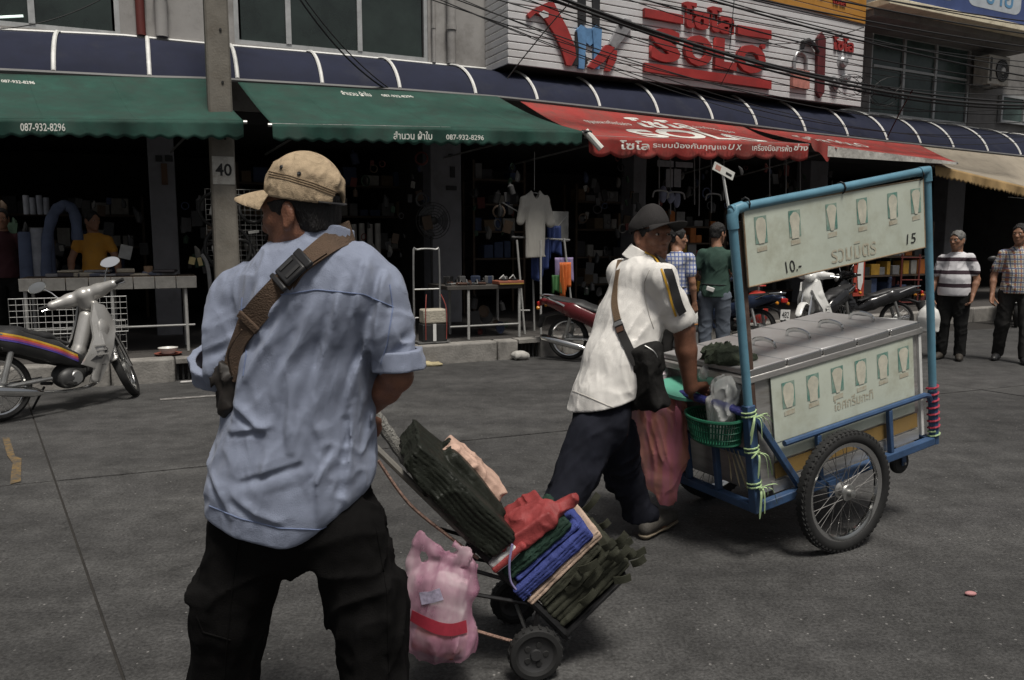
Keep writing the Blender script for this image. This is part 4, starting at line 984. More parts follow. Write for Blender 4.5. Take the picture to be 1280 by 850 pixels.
def strap_mesh(P_, N_, width, thick):
    vs = []; K = len(P_)
    for i in range(K):
        t = (P_[min(K - 1, i + 1)] - P_[max(0, i - 1)]).normalized(); s = t.cross(N_[i]).normalized()
        for a, b in ((-1, 0), (1, 0), (1, 1), (-1, 1)): vs.append(P_[i] + s * (a * width / 2) + N_[i] * (b * thick))
    fs = []
    for i in range(K - 1):
        for k in range(4): l = (k + 1) % 4; fs.append((4 * i + k, 4 * i + l, 4 * i + 4 + l, 4 * i + 4 + k))
    fs += [(3, 2, 1, 0), (4 * K - 4, 4 * K - 3, 4 * K - 2, 4 * K - 1)]
    return MB().add(vs, fs)
def seam_line(tree, pix, r, name, mat, parent, off=0.001, n=40):
    d = np.array(pix, float); s = np.concatenate([[0], np.cumsum(np.linalg.norm(np.diff(d, axis=0), axis=1))]); P_ = []
    for t in np.linspace(0, s[-1], n):
        p, nn = on_surface(tree, np.interp(t, s, d[:, 0]), np.interp(t, s, d[:, 1]), off)
        if p is not None: P_.append(p)
    if len(P_) > 3: MB().tube(P_, r, 5).build(name, mat, parent)
# ================================================================ the man in the blue shirt
def front_man():
    YB = 2.05
    A_ = lambda x, y, dy=0.0: np.array(at(x, y, YB + dy))
    f = (-0.35, 0.94, 0)                                    # the way his chest faces
    hc = A_(375, 267, 0.0); R = basis((-0.95, 0.31, 0), math.radians(6))
    J = dict(chest=A_(393, 385), waist=A_(385, 500), hip=A_(372, 640), neck=A_(398, 322, 0.01), headbase=head_pt(hc, R, -0.03, 0, -0.07),
             shL=A_(310, 370, 0.02), shR=A_(466, 368, 0.0), elL=A_(274, 462, 0.0), wrL=A_(312, 470, 0.23), elR=A_(497, 470, -0.02), wrR=A_(450, 520, 0.14),
             hpL=A_(318, 668), knL=A_(286, 850, 0.03), anL=A_(270, 1000, -0.03), hpR=A_(428, 668), knR=A_(474, 848, -0.02), anR=A_(478, 1010, 0.06),
             toeL=A_(262, 1020, 0.12), toeR=A_(470, 1030, 0.2), hdR=(-0.25, 0.75, -0.2), hnR=(0, 0.2, -1), hsR=-1, hcR=1.1, hdL=(0.5, 0.85, 0), hnL=(0.6, -0.3, -0.3), hcL=0.6)
    for s in 'LR': J['an' + s][2] = 0.095; J['toe' + s][2] = 0.035
    lo, hi = bounds(*[v for k, v in J.items() if k[:2] not in ('hd', 'hn', 'hs', 'hc')], hc, m=0.16)
    S = SDF(lo, hi, 0.0055)
    body_core(S, J, 0.95, f); add_head(S, hc, R, 0.96, 1.1)
    body = S.build('person', SKIN)
    tag(body, 'man in blue rolled-sleeve shirt and tan cap, seen from behind, pulling the loaded trolley', 'person')
    add_eyes(hc, R, body, 0.96)
    hair_for(hc, R, HAIR, body, 0.0045, low=-0.055, front=0.05, back=-0.006, thick=0.004, cap=True, sc=0.96)
    # moustache
    S = SDF(*bounds(hc, m=0.16), 0.0035)
    S.cone(head_pt(hc, R, 0.094, -0.022, -0.054), head_pt(hc, R, 0.102, 0, -0.048), 0.006, 0.007, 0.003); S.cone(head_pt(hc, R, 0.094, 0.022, -0.054), head_pt(hc, R, 0.102, 0, -0.048), 0.006, 0.007, 0.003)
    S.build('moustache', HAIR, body)
    # ---- shirt
    SHIRT = M('faded_blue_cotton', (0.212, 0.240, 0.318), 0.85, var=0.12, vs=9, bump=0.3, bs=420, spec=0.15, sheen=0.1, wrinkle=1.0, wr_s=(11, 11, 4.0))
    lo, hi = bounds(A_(235, 270, -0.25), A_(535, 700, 0.3), m=0.06)
    S = SDF(lo, hi, 0.0042)
    S.cone(A_(318, 362, 0.01), A_(468, 356, 0.0), 0.062, 0.064, 0.05, (f, 1.05)); S.cone(A_(350, 335, 0.0), A_(446, 333, 0), 0.060, 0.060, 0.05)
    S.chain([A_(392, 385), A_(382, 470), A_(374, 540), A_(366, 610), A_(366, 700)], [0.172, 0.172, 0.182, 0.206, 0.214], 0.05, (f, 1.38))
    S.ell(A_(392, 372, -0.055), (0.15, 0.08, 0.13), 0.06)
    shL, elL = A_(298, 372, 0.02), A_(272, 455, 0.0)
    S.chain([shL, lerp(shL, elL, 0.5), elL], [0.072, 0.066, 0.062], 0.035); S.cone(elL, A_(277, 462, 0.07), 0.062, 0.060, 0.02)
    shR, elR = A_(478, 372, -0.01), A_(494, 446, -0.02)
    S.chain([shR, lerp(shR, elR, 0.5), elR], [0.066, 0.056, 0.052], 0.03)
    S.cone(A_(398, 318, 0.01), A_(402, 292, 0.015), 0.086, 0.074, 0.03, (f, 1.1))
    # folds
    RIDGE = [(456, 322, 448, 392, .012, .010), (478, 340, 462, 452, .012, .014), (430, 345, 420, 430, .014, .008), (400, 318, 338, 398, .012, .011), (372, 375, 314, 470, .012, .012), (398, 372, 350, 492, .014, .012), (430, 358, 390, 512, .014, .012),
             (462, 400, 428, 520, .012, .012), (295, 500, 345, 538, .012, .011), (290, 535, 350, 528, .010, .009), (402, 530, 405, 655, .014, .012), (440, 505, 428, 640, .012, .013), (458, 530, 466, 612, .011, .012), (305, 592, 380, 570, .010, .009), (300, 612, 362, 648, .011, .010), (345, 520, 330, 640, .014, .009), (372, 470, 366, 560, .014, .009), (268, 590, 300, 636, .010, .009), (470, 470, 450, 560, .010, .012), (310, 440, 296, 520, .012, .012), (420, 560, 400, 600, .010, .008), (330, 350, 312, 400, .010, .008)]
    def fl(P):
        z = P[:, 2]; x = P[:, 0]
        lowz = np.clip((1.48 - z) / 0.35, 0.12, 1)
        back = np.clip((YB + 0.03 - P[:, 1]) / 0.05, 0, 1)
        rid = np.zeros(len(P)); wob = 0.006 * np.stack([noise(P * 11 + 3.3), noise(P * 11 + 8.1)], 1)
        for (x0, y0, x1, y1, wd, ht) in RIDGE:
            a = A_(x0, y0, -0.10)[[0, 2]]; b = A_(x1, y1, -0.10)[[0, 2]]; ab = b - a; q = P[:, [0, 2]] - a
            q = q + wob
            t = (q @ ab) / (ab @ ab); tc = np.clip(t, 0, 1); dv = q - tc[:, None] * ab
            side = (q[:, 0] * ab[1] - q[:, 1] * ab[0]) / np.linalg.norm(ab)
            dist = np.linalg.norm(dv, axis=1); tap = np.clip(np.sin(np.clip(t * 0.9 + 0.05, 0, 1) * math.pi), 0, 1) ** 0.6 * (t > -0.1) * (t < 1.1)
            rid += ht * tap * (np.exp(-(dist / (wd * np.where(side > 0, 0.55, 1.25))) ** 2) - 0.55 * np.exp(-((side - 1.5 * wd) / (0.7 * wd)) ** 2) * (dist < 4 * wd))
        d = fold(P, (0.10, 0, 1), 9, 1.2, 0.0045, 1.7, 0.9) * lowz
        d -= crease(P, (0.16, 0, 1), 15, 1.4, 0.008, 2.9, 4.0) * lowz
        d -= crease(P, (-0.25, 0, 1), 19, 2.0, 0.007, 7.3, 4.0)
        d -= crease(P, (0.6, 0, 0.8), 17, 2.6, 0.006, 5.3) * np.clip((z - 0.8) / 0.3, 0.2, 1)
        d -= rid * back
        d += fold(P, (1, 0, 0.25), 26, 4.0, 0.0085, 9.4) * np.exp(-((z - 0.93) / 0.10) ** 2) * 0.8
        d += fold(P, (0.75, 0, 0.65), 20, 3, 0.009, 4.4) * near(P, A_(330, 420, -0.1), 0.11)
        d += fold(P, (0.3, 0, 1), 30, 4, 0.010, 8.4) * near(P, A_(478, 420, -0.06), 0.07)
        d += fold(P, (0.9, 0, 0.4), 36, 5, 0.011, 2.4) * (near(P, A_(270, 440, -0.03), 0.085) + near(P, A_(497, 425, -0.05), 0.075))
        d += noise(P * 75) * 0.0006
        return d
    S.disp(fl)
    # sleeve and hem cuts, hollow hem
    S.cut(A_(258, 628), (-0.30, 0, -1), 0.01); S.cut(A_(390, 670), (0.06, 0, -1), 0.03); S.cut(A_(476, 604), (0.62, 0, -0.9), 0.04)
    S.cut(A_(250, 476), (0, 0, -1)) if False else None
    inner = [A_(374, 560), A_(366, 610), A_(366, 720)]
    S.chain(inner, [0.140, 0.190, 0.202], 0.0, (f, 1.40), 'sub')
    S.cone(A_(400, 316, 0.01), A_(404, 270, 0.02), 0.064, 0.064, 0.006, None, 'sub')
    shirt = S.build('shirt', SHIRT, body)
    # rolled cuffs
    for a, b, r in ((A_(497, 437, -0.02), A_(499, 462, -0.02), 0.0645), (A_(271, 446, 0.0), A_(276, 466, 0.03), 0.069)):
        S = SDF(*bounds(a, b, m=0.13), 0.004); ax = (b - a) / np.linalg.norm(b - a)
        S.cone(a - ax * .005, b, r, r * 1.03, 0.0); S.disp(lambda P: fold(P, ax, 26, 12, 0.006, 2.0) + noise(P * 45) * 0.003)
        S.cut(b, ax); S.cut(a, -ax); S.cone(lerp(a, b, 0.4), b + ax * 0.1, r * 0.80, r * 0.82, 0, None, 'sub')
        S.build('rolled_cuff', SHIRT, shirt)
    # collar
    S = SDF(*bounds(A_(398, 300), m=0.17), 0.0038)
    S.cone(A_(398, 322, 0.008), A_(403, 278, 0.015), 0.094, 0.079, 0.0, (f, 1.08)); S.cut(A_(403, 283, 0.015), (0.1, 0.1, 1)); S.cut(A_(398, 314, 0.0), (-0.05, 0, -1)); S.cone(A_(398, 330, 0.01), A_(404, 265, 0.015), 0.078, 0.073, 0.0, (f, 1.08), 'sub')
    S.disp(lambda P: fold(P, (1, 0, 0), 20, 6, 0.003, 5.0))
    S.cut(hc + R @ V3(0.05, 0.0, 0), R[:, 0])
    S.build('collar', SHIRT, shirt)
    tr = bvh_of(shirt)
    SEAM = M('blue_seam_thread', (0.15, 0.19, 0.31), 0.85, var=0.2, vs=60)
    seam_line(tr, [(300, 388), (330, 372), (395, 362), (455, 368), (492, 384)], 0.0016, 'yoke_seam', SEAM, shirt)
    seam_line(tr, [(487, 356), (491, 385), (484, 430), (474, 462)], 0.0018, 'sleeve_seam', SEAM, shirt)
    seam_line(tr, [(303, 372), (301, 402), (308, 440), (304, 470)], 0.0018, 'sleeve_seam', SEAM, shirt)
    seam_line(tr, [(262, 632), (300, 648), (350, 660), (400, 662), (440, 640), (474, 606)], 0.0014, 'hem_seam', SEAM, shirt)
    # ---- trousers
    TR = M('black_cargo_cotton', (0.0045, 0.0042, 0.0042), 0.9, var=0.3, vs=10, bump=0.3, bs=320, spec=0.10, wrinkle=0.8, wr_s=(9, 9, 5))
    lo, hi = bounds(J['anL'], J['anR'], A_(260, 600, -0.2), A_(500, 600, 0.2), m=0.12); S = SDF(lo, hi, 0.0065)
    S.cone(A_(370, 590), A_(370, 632), 0.178, 0.186, 0.03, (f, 1.35))
    S.chain([A_(316, 664), A_(288, 770), A_(277, 850, .03), J['anL'] + V3(0, 0, .02)], [0.106, 0.096, 0.086, 0.076], 0.02)
    S.chain([A_(430, 664), A_(462, 770), A_(471, 850, -.02), J['anR'] + V3(0, 0, .02)], [0.106, 0.094, 0.076, 0.070], 0.02)
    S.boxr(A_(268, 760, -0.02), (0.040, 0.075, 0.075), 0.02, 0.012); S.boxr(A_(262, 732, -0.02), (0.044, 0.080, 0.018), 0.008, 0.004); S.boxr(A_(486, 760, -0.01), (0.026, 0.075, 0.085), 0.02, 0.04)
    S.disp(lambda P: fold(P, (0.2, 0, 1), 14, 3, 0.006, 2.2) - crease(P, (1, 0, 0.4), 15, 4, 0.016, 7.7) - crease(P, (0.3, 0, 1), 15, 3, 0.014, 1.7) + noise(P * 40) * 0.002)
    S.cut((0, 0, 0.075), (0, 0, -1))
    trou = S.build('trousers', TR, body)
    tt = bvh_of(trou)
    for pix in ([(300, 660), (292, 720), (284, 800), (280, 848)], [(246, 770), (254, 790), (288, 800)], [(470, 660), (484, 740), (486, 840)], [(372, 668), (374, 690)]):
        seam_line(tt, pix, 0.0020, 'trouser_seam', TR, trou)
    for s in 'LR':
        S = SDF(*bounds(J['an' + s], J['toe' + s], m=0.11), 0.006); shoe(S, J['an' + s], J['toe' + s], 0.0); S.build('shoe', BLACKP, body)
    # ---- cap
    CAP = M('tan_cap_cotton', (0.37, 0.285, 0.19), 0.88, var=0.16, vs=16, bump=0.3, bs=380, spec=0.12, wrinkle=0.7, wr_s=(22, 22, 14), dirt=(0.22, 0.165, 0.11), dirt_s=14, dirt_lo=0.5)
    Rc = basis((-0.94, 0.34, 0), math.radians(-8)); hcc = hc + V3(0.0, 0, 0.004)
    S = SDF(*bounds(hcc, m=0.19), 0.0036)
    S.cone(head_pt(hcc, Rc, -0.010, 0, 0.050), head_pt(hcc, Rc, -0.014, 0, 0.080), 0.1015, 0.094, 0.0, (Rc[:, 1], 1.13)); S.cut(head_pt(hcc, Rc, 0, 0, 0.119), Rc @ V3(-0.10, 0, 1), 0.025)
    S.disp(lambda P: -crease(P, (0.3, 0, 1), 26, 7, 0.008, 1.1) * 0.8 - crease(P, (1, 0, .4), 30, 9, 0.007, 4) + noise(P * 60) * 0.0012)
    S.cone(head_pt(hcc, Rc, -0.010, 0, 0.030), head_pt(hcc, Rc, -0.010, 0, 0.050), 0.1035, 0.1030, 0.003, (Rc[:, 1], 1.14))
    S.cut(head_pt(hcc, Rc, 0, 0, 0.030), -Rc[:, 2]); S.ell(head_pt(hcc, Rc, -0.010, 0, 0.02), (0.099, 0.084, 0.075), 0.0, Rc, 'sub')
    S.cone(head_pt(hcc, Rc, -0.13, 0, 0.036), head_pt(hcc, Rc, -0.07, 0, 0.036), 0.026, 0.026, 0.004, None, 'sub')
    cap = S.build('cap', CAP, body)
    def brim(p, q):
        a = lerp(-1.12, 1.12, p); r0 = 0.096; c = math.cos(a)
        ext = 0.082 * max(0, math.cos(a * 1.25)) ** 0.6
        r = r0 + ext * q
        return Vector(head_pt(hcc, Rc, r * c * 1.03 - 0.006, r * math.sin(a) * 0.86, 0.040 - 0.012 * q * q - 0.020 * q * abs(math.sin(a)) ** 2 - 0.016 * q))
    MB().grid(brim, 30, 10, thick=Vector(Rc[:, 2]) * 0.004).build('brim', CAP, cap, sharp=60)
    tc_ = bvh_of(cap)
    CST = M('cap_stitch', (0.20, 0.14, 0.085), 0.9, var=0.2, vs=50)
    for y0 in (0, 3, 6):
        seam_line(tc_, [(336, 214 + y0), (360, 219 + y0), (390, 228 + y0), (424, 241 + y0)], 0.0009, 'stitching', CST, cap, n=60)
    p1, n1 = on_surface(tc_, 353, 212, 0.001)
    for px, py in ((352, 209), (374, 217)):
        p1, n1 = on_surface(tc_, px, py, 0.001)
        if p1: MB().lathe([(0.0, 0.002), (0.004, 0.0025), (0.0055, 0)], 10, Matrix.Translation(p1) @ n1.to_track_quat('Z', 'Y').to_matrix().to_4x4()).build('eyelet', BLACKP, cap)
    MB().tube([Vector(head_pt(hcc, Rc, -0.010 - 0.1 * math.cos(t), 0.087 * math.sin(t), 0.034)) for t in np.linspace(-0.7, 0.7, 12)], 0.010, 6, flat=0.35, up=Rc[:, 2]).build('back_strap', BLACKP, cap)
    # ---- shoulder bag: webbing strap with buckle, pouch in front of the left hip
    bag = thing('shoulder_bag', 'brown webbing strap with black clip buckle across the blue shirt, with dark pouch', 'bag', tuple(A_(300, 480, -0.1)))
    WEB = M('brown_webbing', (0.072, 0.045, 0.028), 0.8, var=0.25, vs=14, bump=0.6, bs=240)
    mb, P_, N_ = band(tr, [(441, 288), (424, 297), (404, 312), (378, 334), (352, 358), (326, 384), (308, 410), (297, 440), (290, 474)], 0.058, 0.005, 46, 0.005, 10)
    mb.build('strap', WEB, bag)
    m2 = strap_mesh([p + n * 0.006 for p, n in zip(P_[8:20], N_[8:20])], N_[8:20], 0.050, 0.004); m2.build('strap_overlap', WEB, bag)
    p, n = P_[15], N_[15]; t = (P_[17] - P_[13]).normalized(); s = t.cross(n).normalized()
    Mb = Matrix(((t.x, s.x, n.x, p.x), (t.y, s.y, n.y, p.y), (t.z, s.z, n.z, p.z), (0, 0, 0, 1)))
    MB().box((0.004, 0, 0.014), (0.062, 0.062, 0.014), Mb).build('buckle', BLACKP, bag, bevel=0.005)
    MB().box((-0.036, 0, 0.013), (0.022, 0.068, 0.012), Mb).build('buckle_bar', BLACKP, bag, bevel=0.004); MB().box((0.045, 0, 0.013), (0.014, 0.068, 0.012), Mb).build('buckle_bar', BLACKP, bag, bevel=0.004)
    for q in (-0.016, 0.016): MB().box((0.002, q, 0.0225), (0.04, 0.010, 0.003), Mb).build('buckle_prong', M('buckle_worn', (0.035, 0.035, 0.035), 0.4), bag)
    i = 30; p, n = P_[i], N_[i]; t = (P_[i + 2] - P_[i - 2]).normalized(); s = t.cross(n).normalized(); Mb = Matrix(((t.x, s.x, n.x, p.x), (t.y, s.y, n.y, p.y), (t.z, s.z, n.z, p.z), (0, 0, 0, 1)))
    MB().box((0, 0, 0.008), (0.02, 0.066, 0.008), Mb).build('slider', WEB, bag, bevel=0.003)
    S = SDF(*bounds(A_(292, 500, 0.02), m=0.2), 0.005); S.boxr(A_(294, 486, -0.03), (0.026, 0.08, 0.050), 0.015, 0.01); S.boxr(A_(289, 466, -0.07), (0.020, 0.03, 0.024), 0.012, 0.01); S.cone(A_(284, 478, -0.08), A_(288, 502, -0.08), 0.012, 0.016, 0.008)
    S.disp(lambda P: -crease(P, (0.4, 0.4, 1), 34, 12, 0.022, 3) + noise(P * 45) * 0.008); S.build('pouch', M('dark_pouch', (0.014, 0.011, 0.009), 0.6, var=0.4, vs=20), bag)
    MB().tube(arc([A_(302, 412, -0.17), A_(291, 428, -0.16), A_(285, 446, -0.14), A_(290, 470, -0.12)], 5), 0.0025, 5).build('cord', WEB, bag)
    return body
front_man()
# ================================================================ the ice-cream cart, tilted back on its two wheels
CG = ground(1040, 690); CAZ, CTH = math.radians(63), math.radians(8.3)
_a = Vector((math.sin(CAZ), math.cos(CAZ), 0)); _b = Vector((-_a.y, _a.x, 0))
_o = onplane(945, 635, CG + _b * 0.08, _b)
_x = _a * math.cos(CTH) + Vector((0, 0, math.sin(CTH))); _z = -_a * math.sin(CTH) + Vector((0, 0, math.cos(CTH)))
MC = Matrix(((_x.x, _b.x, _z.x, _o.x), (_x.y, _b.y, _z.y, _o.y), (_x.z, _b.z, _z.z, _o.z), (0, 0, 0, 1)))
def cart():
    L, WD, H = 1.245, 0.76, 0.60
    BLUE = M('worn_blue_frame_paint', (0.034, 0.070, 0.145), 0.5, var=0.25, vs=12, dirt=(0.035, 0.035, 0.04), dirt_s=14, dirt_lo=0.55)
    PVC = M('light_blue_pvc', (0.10, 0.225, 0.30), 0.42, var=0.15, vs=9, dirt=(0.075, 0.15, 0.19), dirt_s=10, dirt_lo=0.55)
    INOX = M('brushed_stainless', (0.44, 0.43, 0.415), 0.36, 0.65, var=0.22, vs=5, bump=0.08, bs=60, dirt=(0.26, 0.24, 0.21), dirt_s=4, stretch=(1, 1, 8))
    INOXT = M('stainless_top', (0.42, 0.42, 0.42), 0.34, 0.45, var=0.12, vs=3, dirt=(0.34, 0.335, 0.33), dirt_s=2.5, dirt_lo=0.5)
    PANEL = M('faded_mint_poster', (0.48, 0.52, 0.445), 0.62, var=0.10, vs=3, dirt=(0.36, 0.37, 0.29), dirt_s=4, dirt_lo=0.48)
    YELL = M('ochre_stripe', (0.22, 0.14, 0.045), 0.6, var=0.25, vs=8, dirt=(0.18, 0.12, 0.05), dirt_s=8)
    TEAL = M('teal_print', (0.085, 0.215, 0.18), 0.65, var=0.25, vs=20, dirt=(0.30, 0.36, 0.30), dirt_s=14, dirt_lo=0.40)
    CUP = M('faded_cup_print', (0.52, 0.50, 0.41), 0.65, var=0.2, vs=16, dirt=(0.40, 0.42, 0.35), dirt_s=18, dirt_lo=0.5)
    TXT = M('faded_print_text', (0.42, 0.38, 0.29), 0.7, var=0.3, vs=30, dirt=(0.38, 0.41, 0.35), dirt_s=30, dirt_lo=0.45)
    WOOD = M('dark_rusty_post', (0.075, 0.045, 0.034), 0.6, var=0.4, vs=9, dirt=(0.16, 0.13, 0.11), dirt_s=9)
    c = thing('ice_cream_cart', 'two-wheeled stainless ice cream cart with blue frame and mint picture board', 'cart', (CG.x, CG.y, 0))
    def P(mb, name, mat, parent=c, **k): return mb.xf(MC).build(name, mat, parent, **k)
    # frame
    r = 0.018
    def bar(a, b, name='frame_bar', s=0.036, mat=BLUE, par=c):
        a, b = Vector(a), Vector(b); d = (b - a); l = d.length; q = d.to_track_quat('Z', 'Y').to_matrix().to_4x4()
        return P(MB().box((0, 0, l / 2), (s, s, l), Matrix.Translation(a) @ q), name, mat, par, bevel=0.005)
    for y in (0.0, WD):
        bar((-0.02, y, 0.0), (L, y, 0.0), s=0.042)
        P(MB().tube([Vector(p) for p in ((0.20, y - 0.002, 0.262), (L - 0.05, y - 0.002, 0.262), (L - 0.015, y - 0.002, 0.25), (L, y - 0.002, 0.215))], 0.015, 8), 'side_rail', BLUE)
        for x in (0.42, 0.925): bar((x, y, 0.021), (x, y, 0.248), s=0.026)
        bar((0.03, y, 0.44), (0.285, y, 0.022), 'diagonal_brace', 0.032)
    bar((0, 0.022, 0), (0, WD - 0.022, 0), s=0.042); bar((L, 0.02, 0), (L, WD - .02, 0), s=0.042)
    bar((-0.002, 0.020, 0.262), (-0.002, WD - 0.02, 0.262), s=0.03)
    for y in (0.25, 0.47, 0.64): bar((0, y, 0.021), (0, y, 0.246), s=0.030)
    bar((0, 0, -0.02), (0, 0, 0.50), 'corner_post', 0.046)
    bar((0, WD, 0.0), (0, WD, 0.50), 'corner_post', 0.046)
    # upright PVC posts, elbows, top bar, far side braces
    P(MB().tube(arc([(0.0, 0, 0.50), (-0.004, 0, 1.0), (-0.008, 0, 1.345), (0.006, 0, 1.378), (0.035, 0, 1.386), (0.6, 0, 1.398), (1.26, 0, 1.415)], 6), 0.0205, 12), 'post_and_top_bar', PVC)
    P(MB().tube([(-0.008, 0, 1.30), (-0.008, 0, 1.355), (0.01, 0, 1.384), (0.05, 0, 1.388)], 0.0255, 12), 'pipe_elbow', PVC)
    P(MB().tube([(1.272, 0, 1.415), (1.268, 0, 0.95), (1.264, 0, 0.27)], 0.0195, 12), 'post', PVC)
    P(MB().tube([(1.21, 0, 1.413), (1.272, 0, 1.416), (1.272, 0, 1.36)], 0.0245, 12), 'pipe_elbow', PVC)
    P(MB().tube([(1.264, 0, 0.27), (1.262, 0, -0.02)], 0.024, 10), 'post', BLUE)
    P(MB().box((0.050, 0.03, 0.79), (0.036, 0.02, 1.07)), 'steel_post', WOOD, bevel=0.003)
    # rope windings
    GRN = M('pale_green_raffia', (0.34, 0.46, 0.24), 0.7, var=0.25, vs=20); RED = M('red_string', (0.34, 0.035, 0.06), 0.7, var=0.2)
    rg = random.Random(5)
    for (x, y, z, n_) in ((0.0, 0, 0.44, 9), (0.0, 0, 0.27, 6), (0.0, 0, 0.10, 9)):
        P(MB().tube([(x + 0.033 * math.cos(t * .7), y + 0.033 * math.sin(t * .7), z + 0.002 * t) for t in range(20)], 0.004, 5), 'raffia_tie', GRN)
        for k in range(n_):
            dx, dz = rg.uniform(-0.05, 0.10), rg.uniform(-0.14, 0.02); P(MB().tube(arc([(x, y - 0.034, z + .01), (x + dx * .6, y - 0.06, z + 0.02 + dz * .25), (x + dx, y - 0.05, z + dz)], 4), [0.0045] * 8 + [0.002], 4, flat=0.3), 'raffia_end', GRN)
    for k in range(7):
        z = 0.06 + 0.036 * k
        P(MB().tube([(1.263 + 0.028 * math.cos(t * .8), 0.028 * math.sin(t * .8), z + 0.003 * t) for t in range(10)], 0.006, 5), 'string_winding', RED)
    P(MB().tube([(1.263 + 0.029 * math.cos(t * .8), 0.029 * math.sin(t * .8), 0.015 + 0.003 * t) for t in range(14)], 0.005, 5), 'string_winding', GRN)
    # body
    P(MB().box((0.635, WD / 2, 0.31), (1.13, WD - 0.07, 0.555)), 'body', INOX, bevel=0.006)
    P(MB().box((0.62, WD / 2, 0.603), (1.215, WD - 0.03, 0.035)), 'counter_top', INOX, bevel=0.006)
    P(MB().box((0.66, 0.025, 0.432), (0.985, 0.006, 0.33)), 'poster_panel', PANEL, bevel=0.001)
    P(MB().box((0.66, 0.0275, 0.222), (0.985, 0.006, 0.085)), 'lower_panel', PANEL)
    P(MB().box((0.665, 0.029, 0.128), (1.01, 0.006, 0.075)), 'ochre_stripe', YELL)
    P(MB().box((0.66, 0.030, 0.05), (1.04, 0.006, 0.055)), 'kick_panel', INOX)
    for y in (0.03, WD - .03): P(MB().box((1.21, y, 0.31), (0.02, 0.012, 0.55)), 'corner_trim', WHITEM)
    # lids across the top with handles
    x0 = 0.035
    for k in range(5):
        w_ = 0.228; xc = x0 + 0.116 + k * 0.236
        lid = P(MB().box((xc, 0.345 if k else 0.34, 0.638), (w_, 0.63, 0.030)), 'lid', INOXT, bevel=0.006)
        P(MB().box((xc, 0.022, 0.632), (w_ - .01, 0.010, 0.036)), 'lid_edge', CHROME, lid, bevel=0.002)
        if k == 0: continue
        hx = xc + 0.015
        P(MB().tube(arc([(hx, 0.22, 0.655), (hx, 0.235, 0.682), (hx, 0.30, 0.694), (hx, 0.36, 0.682), (hx, 0.375, 0.655)], 5), 0.011, 6, flat=0.5, up=(1, 0, 0)), 'lid_handle', CHROME, lid)
    # wheels
    def wheel(y, sgn):
        cx, cz, RW = 0.485, -0.037, 0.300
        T = MC @ Matrix.Translation((cx, y, cz)) @ Matrix.Rotation(math.radians(90), 4, 'X')
        # keep the wheel plane upright: MC tilts only about the axle, so it already is
        w = MB().lathe([(0.243, -0.020), (0.25, -0.027), (0.272, -0.031), (0.292, -0.022), (0.300, -0.010), (0.3015, 0), (0.300, 0.010), (0.292, 0.022), (0.272, 0.031), (0.25, 0.027), (0.243, 0.020)], 64, T, close=True).build('wheel', BLACK, c)
        tr = MB()
        for k in range(64):
            a = 2 * math.pi * (k + 0.25) / 64
            for s, q in ((-1, 0.0), (1, 0.5)):
                aa = a + q * 2 * math.pi / 64
                tr.box((0.2975, 0, 0.0115 * s), (0.007, 0.022, 0.016), T @ Matrix.Rotation(aa, 4, 'Z') @ Matrix.Rotation(0.5 * s, 4, 'X'))
                tr.box((0.286, 0, 0.0235 * s), (0.012, 0.014, 0.006), T @ Matrix.Rotation(aa, 4, 'Z'))
        to = tr.build('tyre_tread', BLACK, w, sharp=30); to['kind'] = 'stuff'
        MB().lathe([(0.243, -0.019), (0.235, -0.017), (0.222, -0.012), (0.218, 0), (0.222, 0.012), (0.235, 0.017), (0.243, 0.019)], 64, T, close=True).build('rim', CHROME, w)
        MB().lathe([(0.0, -0.06), (0.018, -0.055), (0.018, -0.03), (0.038, -0.028), (0.042, -0.02), (0.030, -0.012), (0.026, 0.012), (0.042, 0.02), (0.038, 0.028), (0.018, 0.03), (0.018, 0.055), (0, 0.06)], 20, T).build('hub', STEEL, w)
        for k in range(36):
            a = 2 * math.pi * k / 36; s = 1 if k % 2 else -1; b_ = a + (0.55 if (k // 2) % 2 else -0.55)
            MB().tube([T @ Vector((0.037 * math.cos(b_), 0.037 * math.sin(b_), 0.022 * s)), T @ Vector((0.221 * math.cos(a), 0.221 * math.sin(a), 0.004 * s))], 0.0015, 4).build('spoke', M('shaded_spoke', (0.16, 0.155, 0.15), 0.45, 0.7), w)  # spoke steel made darker: shade within the wheel put into its colour
        return w
    wheel(-0.082, -1); wheel(WD + 0.082, 1)
    P(MB().tube([(0.485, -0.10, -0.037), (0.485, WD + 0.10, -0.037)], 0.014, 8), 'axle', STEEL)
    for y in (-0.03, WD + .03): P(MB().box((0.485, y, -0.03), (0.10, 0.012, 0.08)), 'axle_bracket', BLUE)
    P(MB().box((0.485, WD / 2, -0.035), (0.05, WD - .1, 0.03)), 'axle_beam', BLACKP)
    # small castor at the front
    T = MC @ Matrix.Translation((1.06, 0.06, -0.085)) @ Matrix.Rotation(math.radians(90), 4, 'X')
    ca = MB().lathe([(0.0, -0.02), (0.05, -0.02), (0.06, -0.012), (0.062, 0), (0.06, 0.012), (0.05, 0.02), (0, 0.02)], 24, T).build('castor_wheel', BLACK, c)
    P(MB().box((1.06, 0.03, -0.055), (0.03, 0.006, 0.08)), 'castor_fork', BLUE); P(MB().box((1.06, 0.09, -0.055), (0.03, 0.006, 0.08)), 'castor_fork', BLUE); P(MB().tube([(1.06, 0.02, -0.085), (1.06, 0.10, -0.085)], 0.008, 8), 'castor_pin', STEEL)
    # push bar across the back
    TAPE = M('blue_wrapped_tape', (0.055, 0.06, 0.23), 0.45, var=0.2, vs=16, bump=0.3, bs=60)
    bp_ = arc([(0.0, 0.0, 0.455), (-0.02, 0.06, 0.470), (-0.04, 0.16, 0.485), (-0.045, 0.36, 0.492), (-0.045, 0.62, 0.485), (-0.045, 0.92, 0.470)], 8)
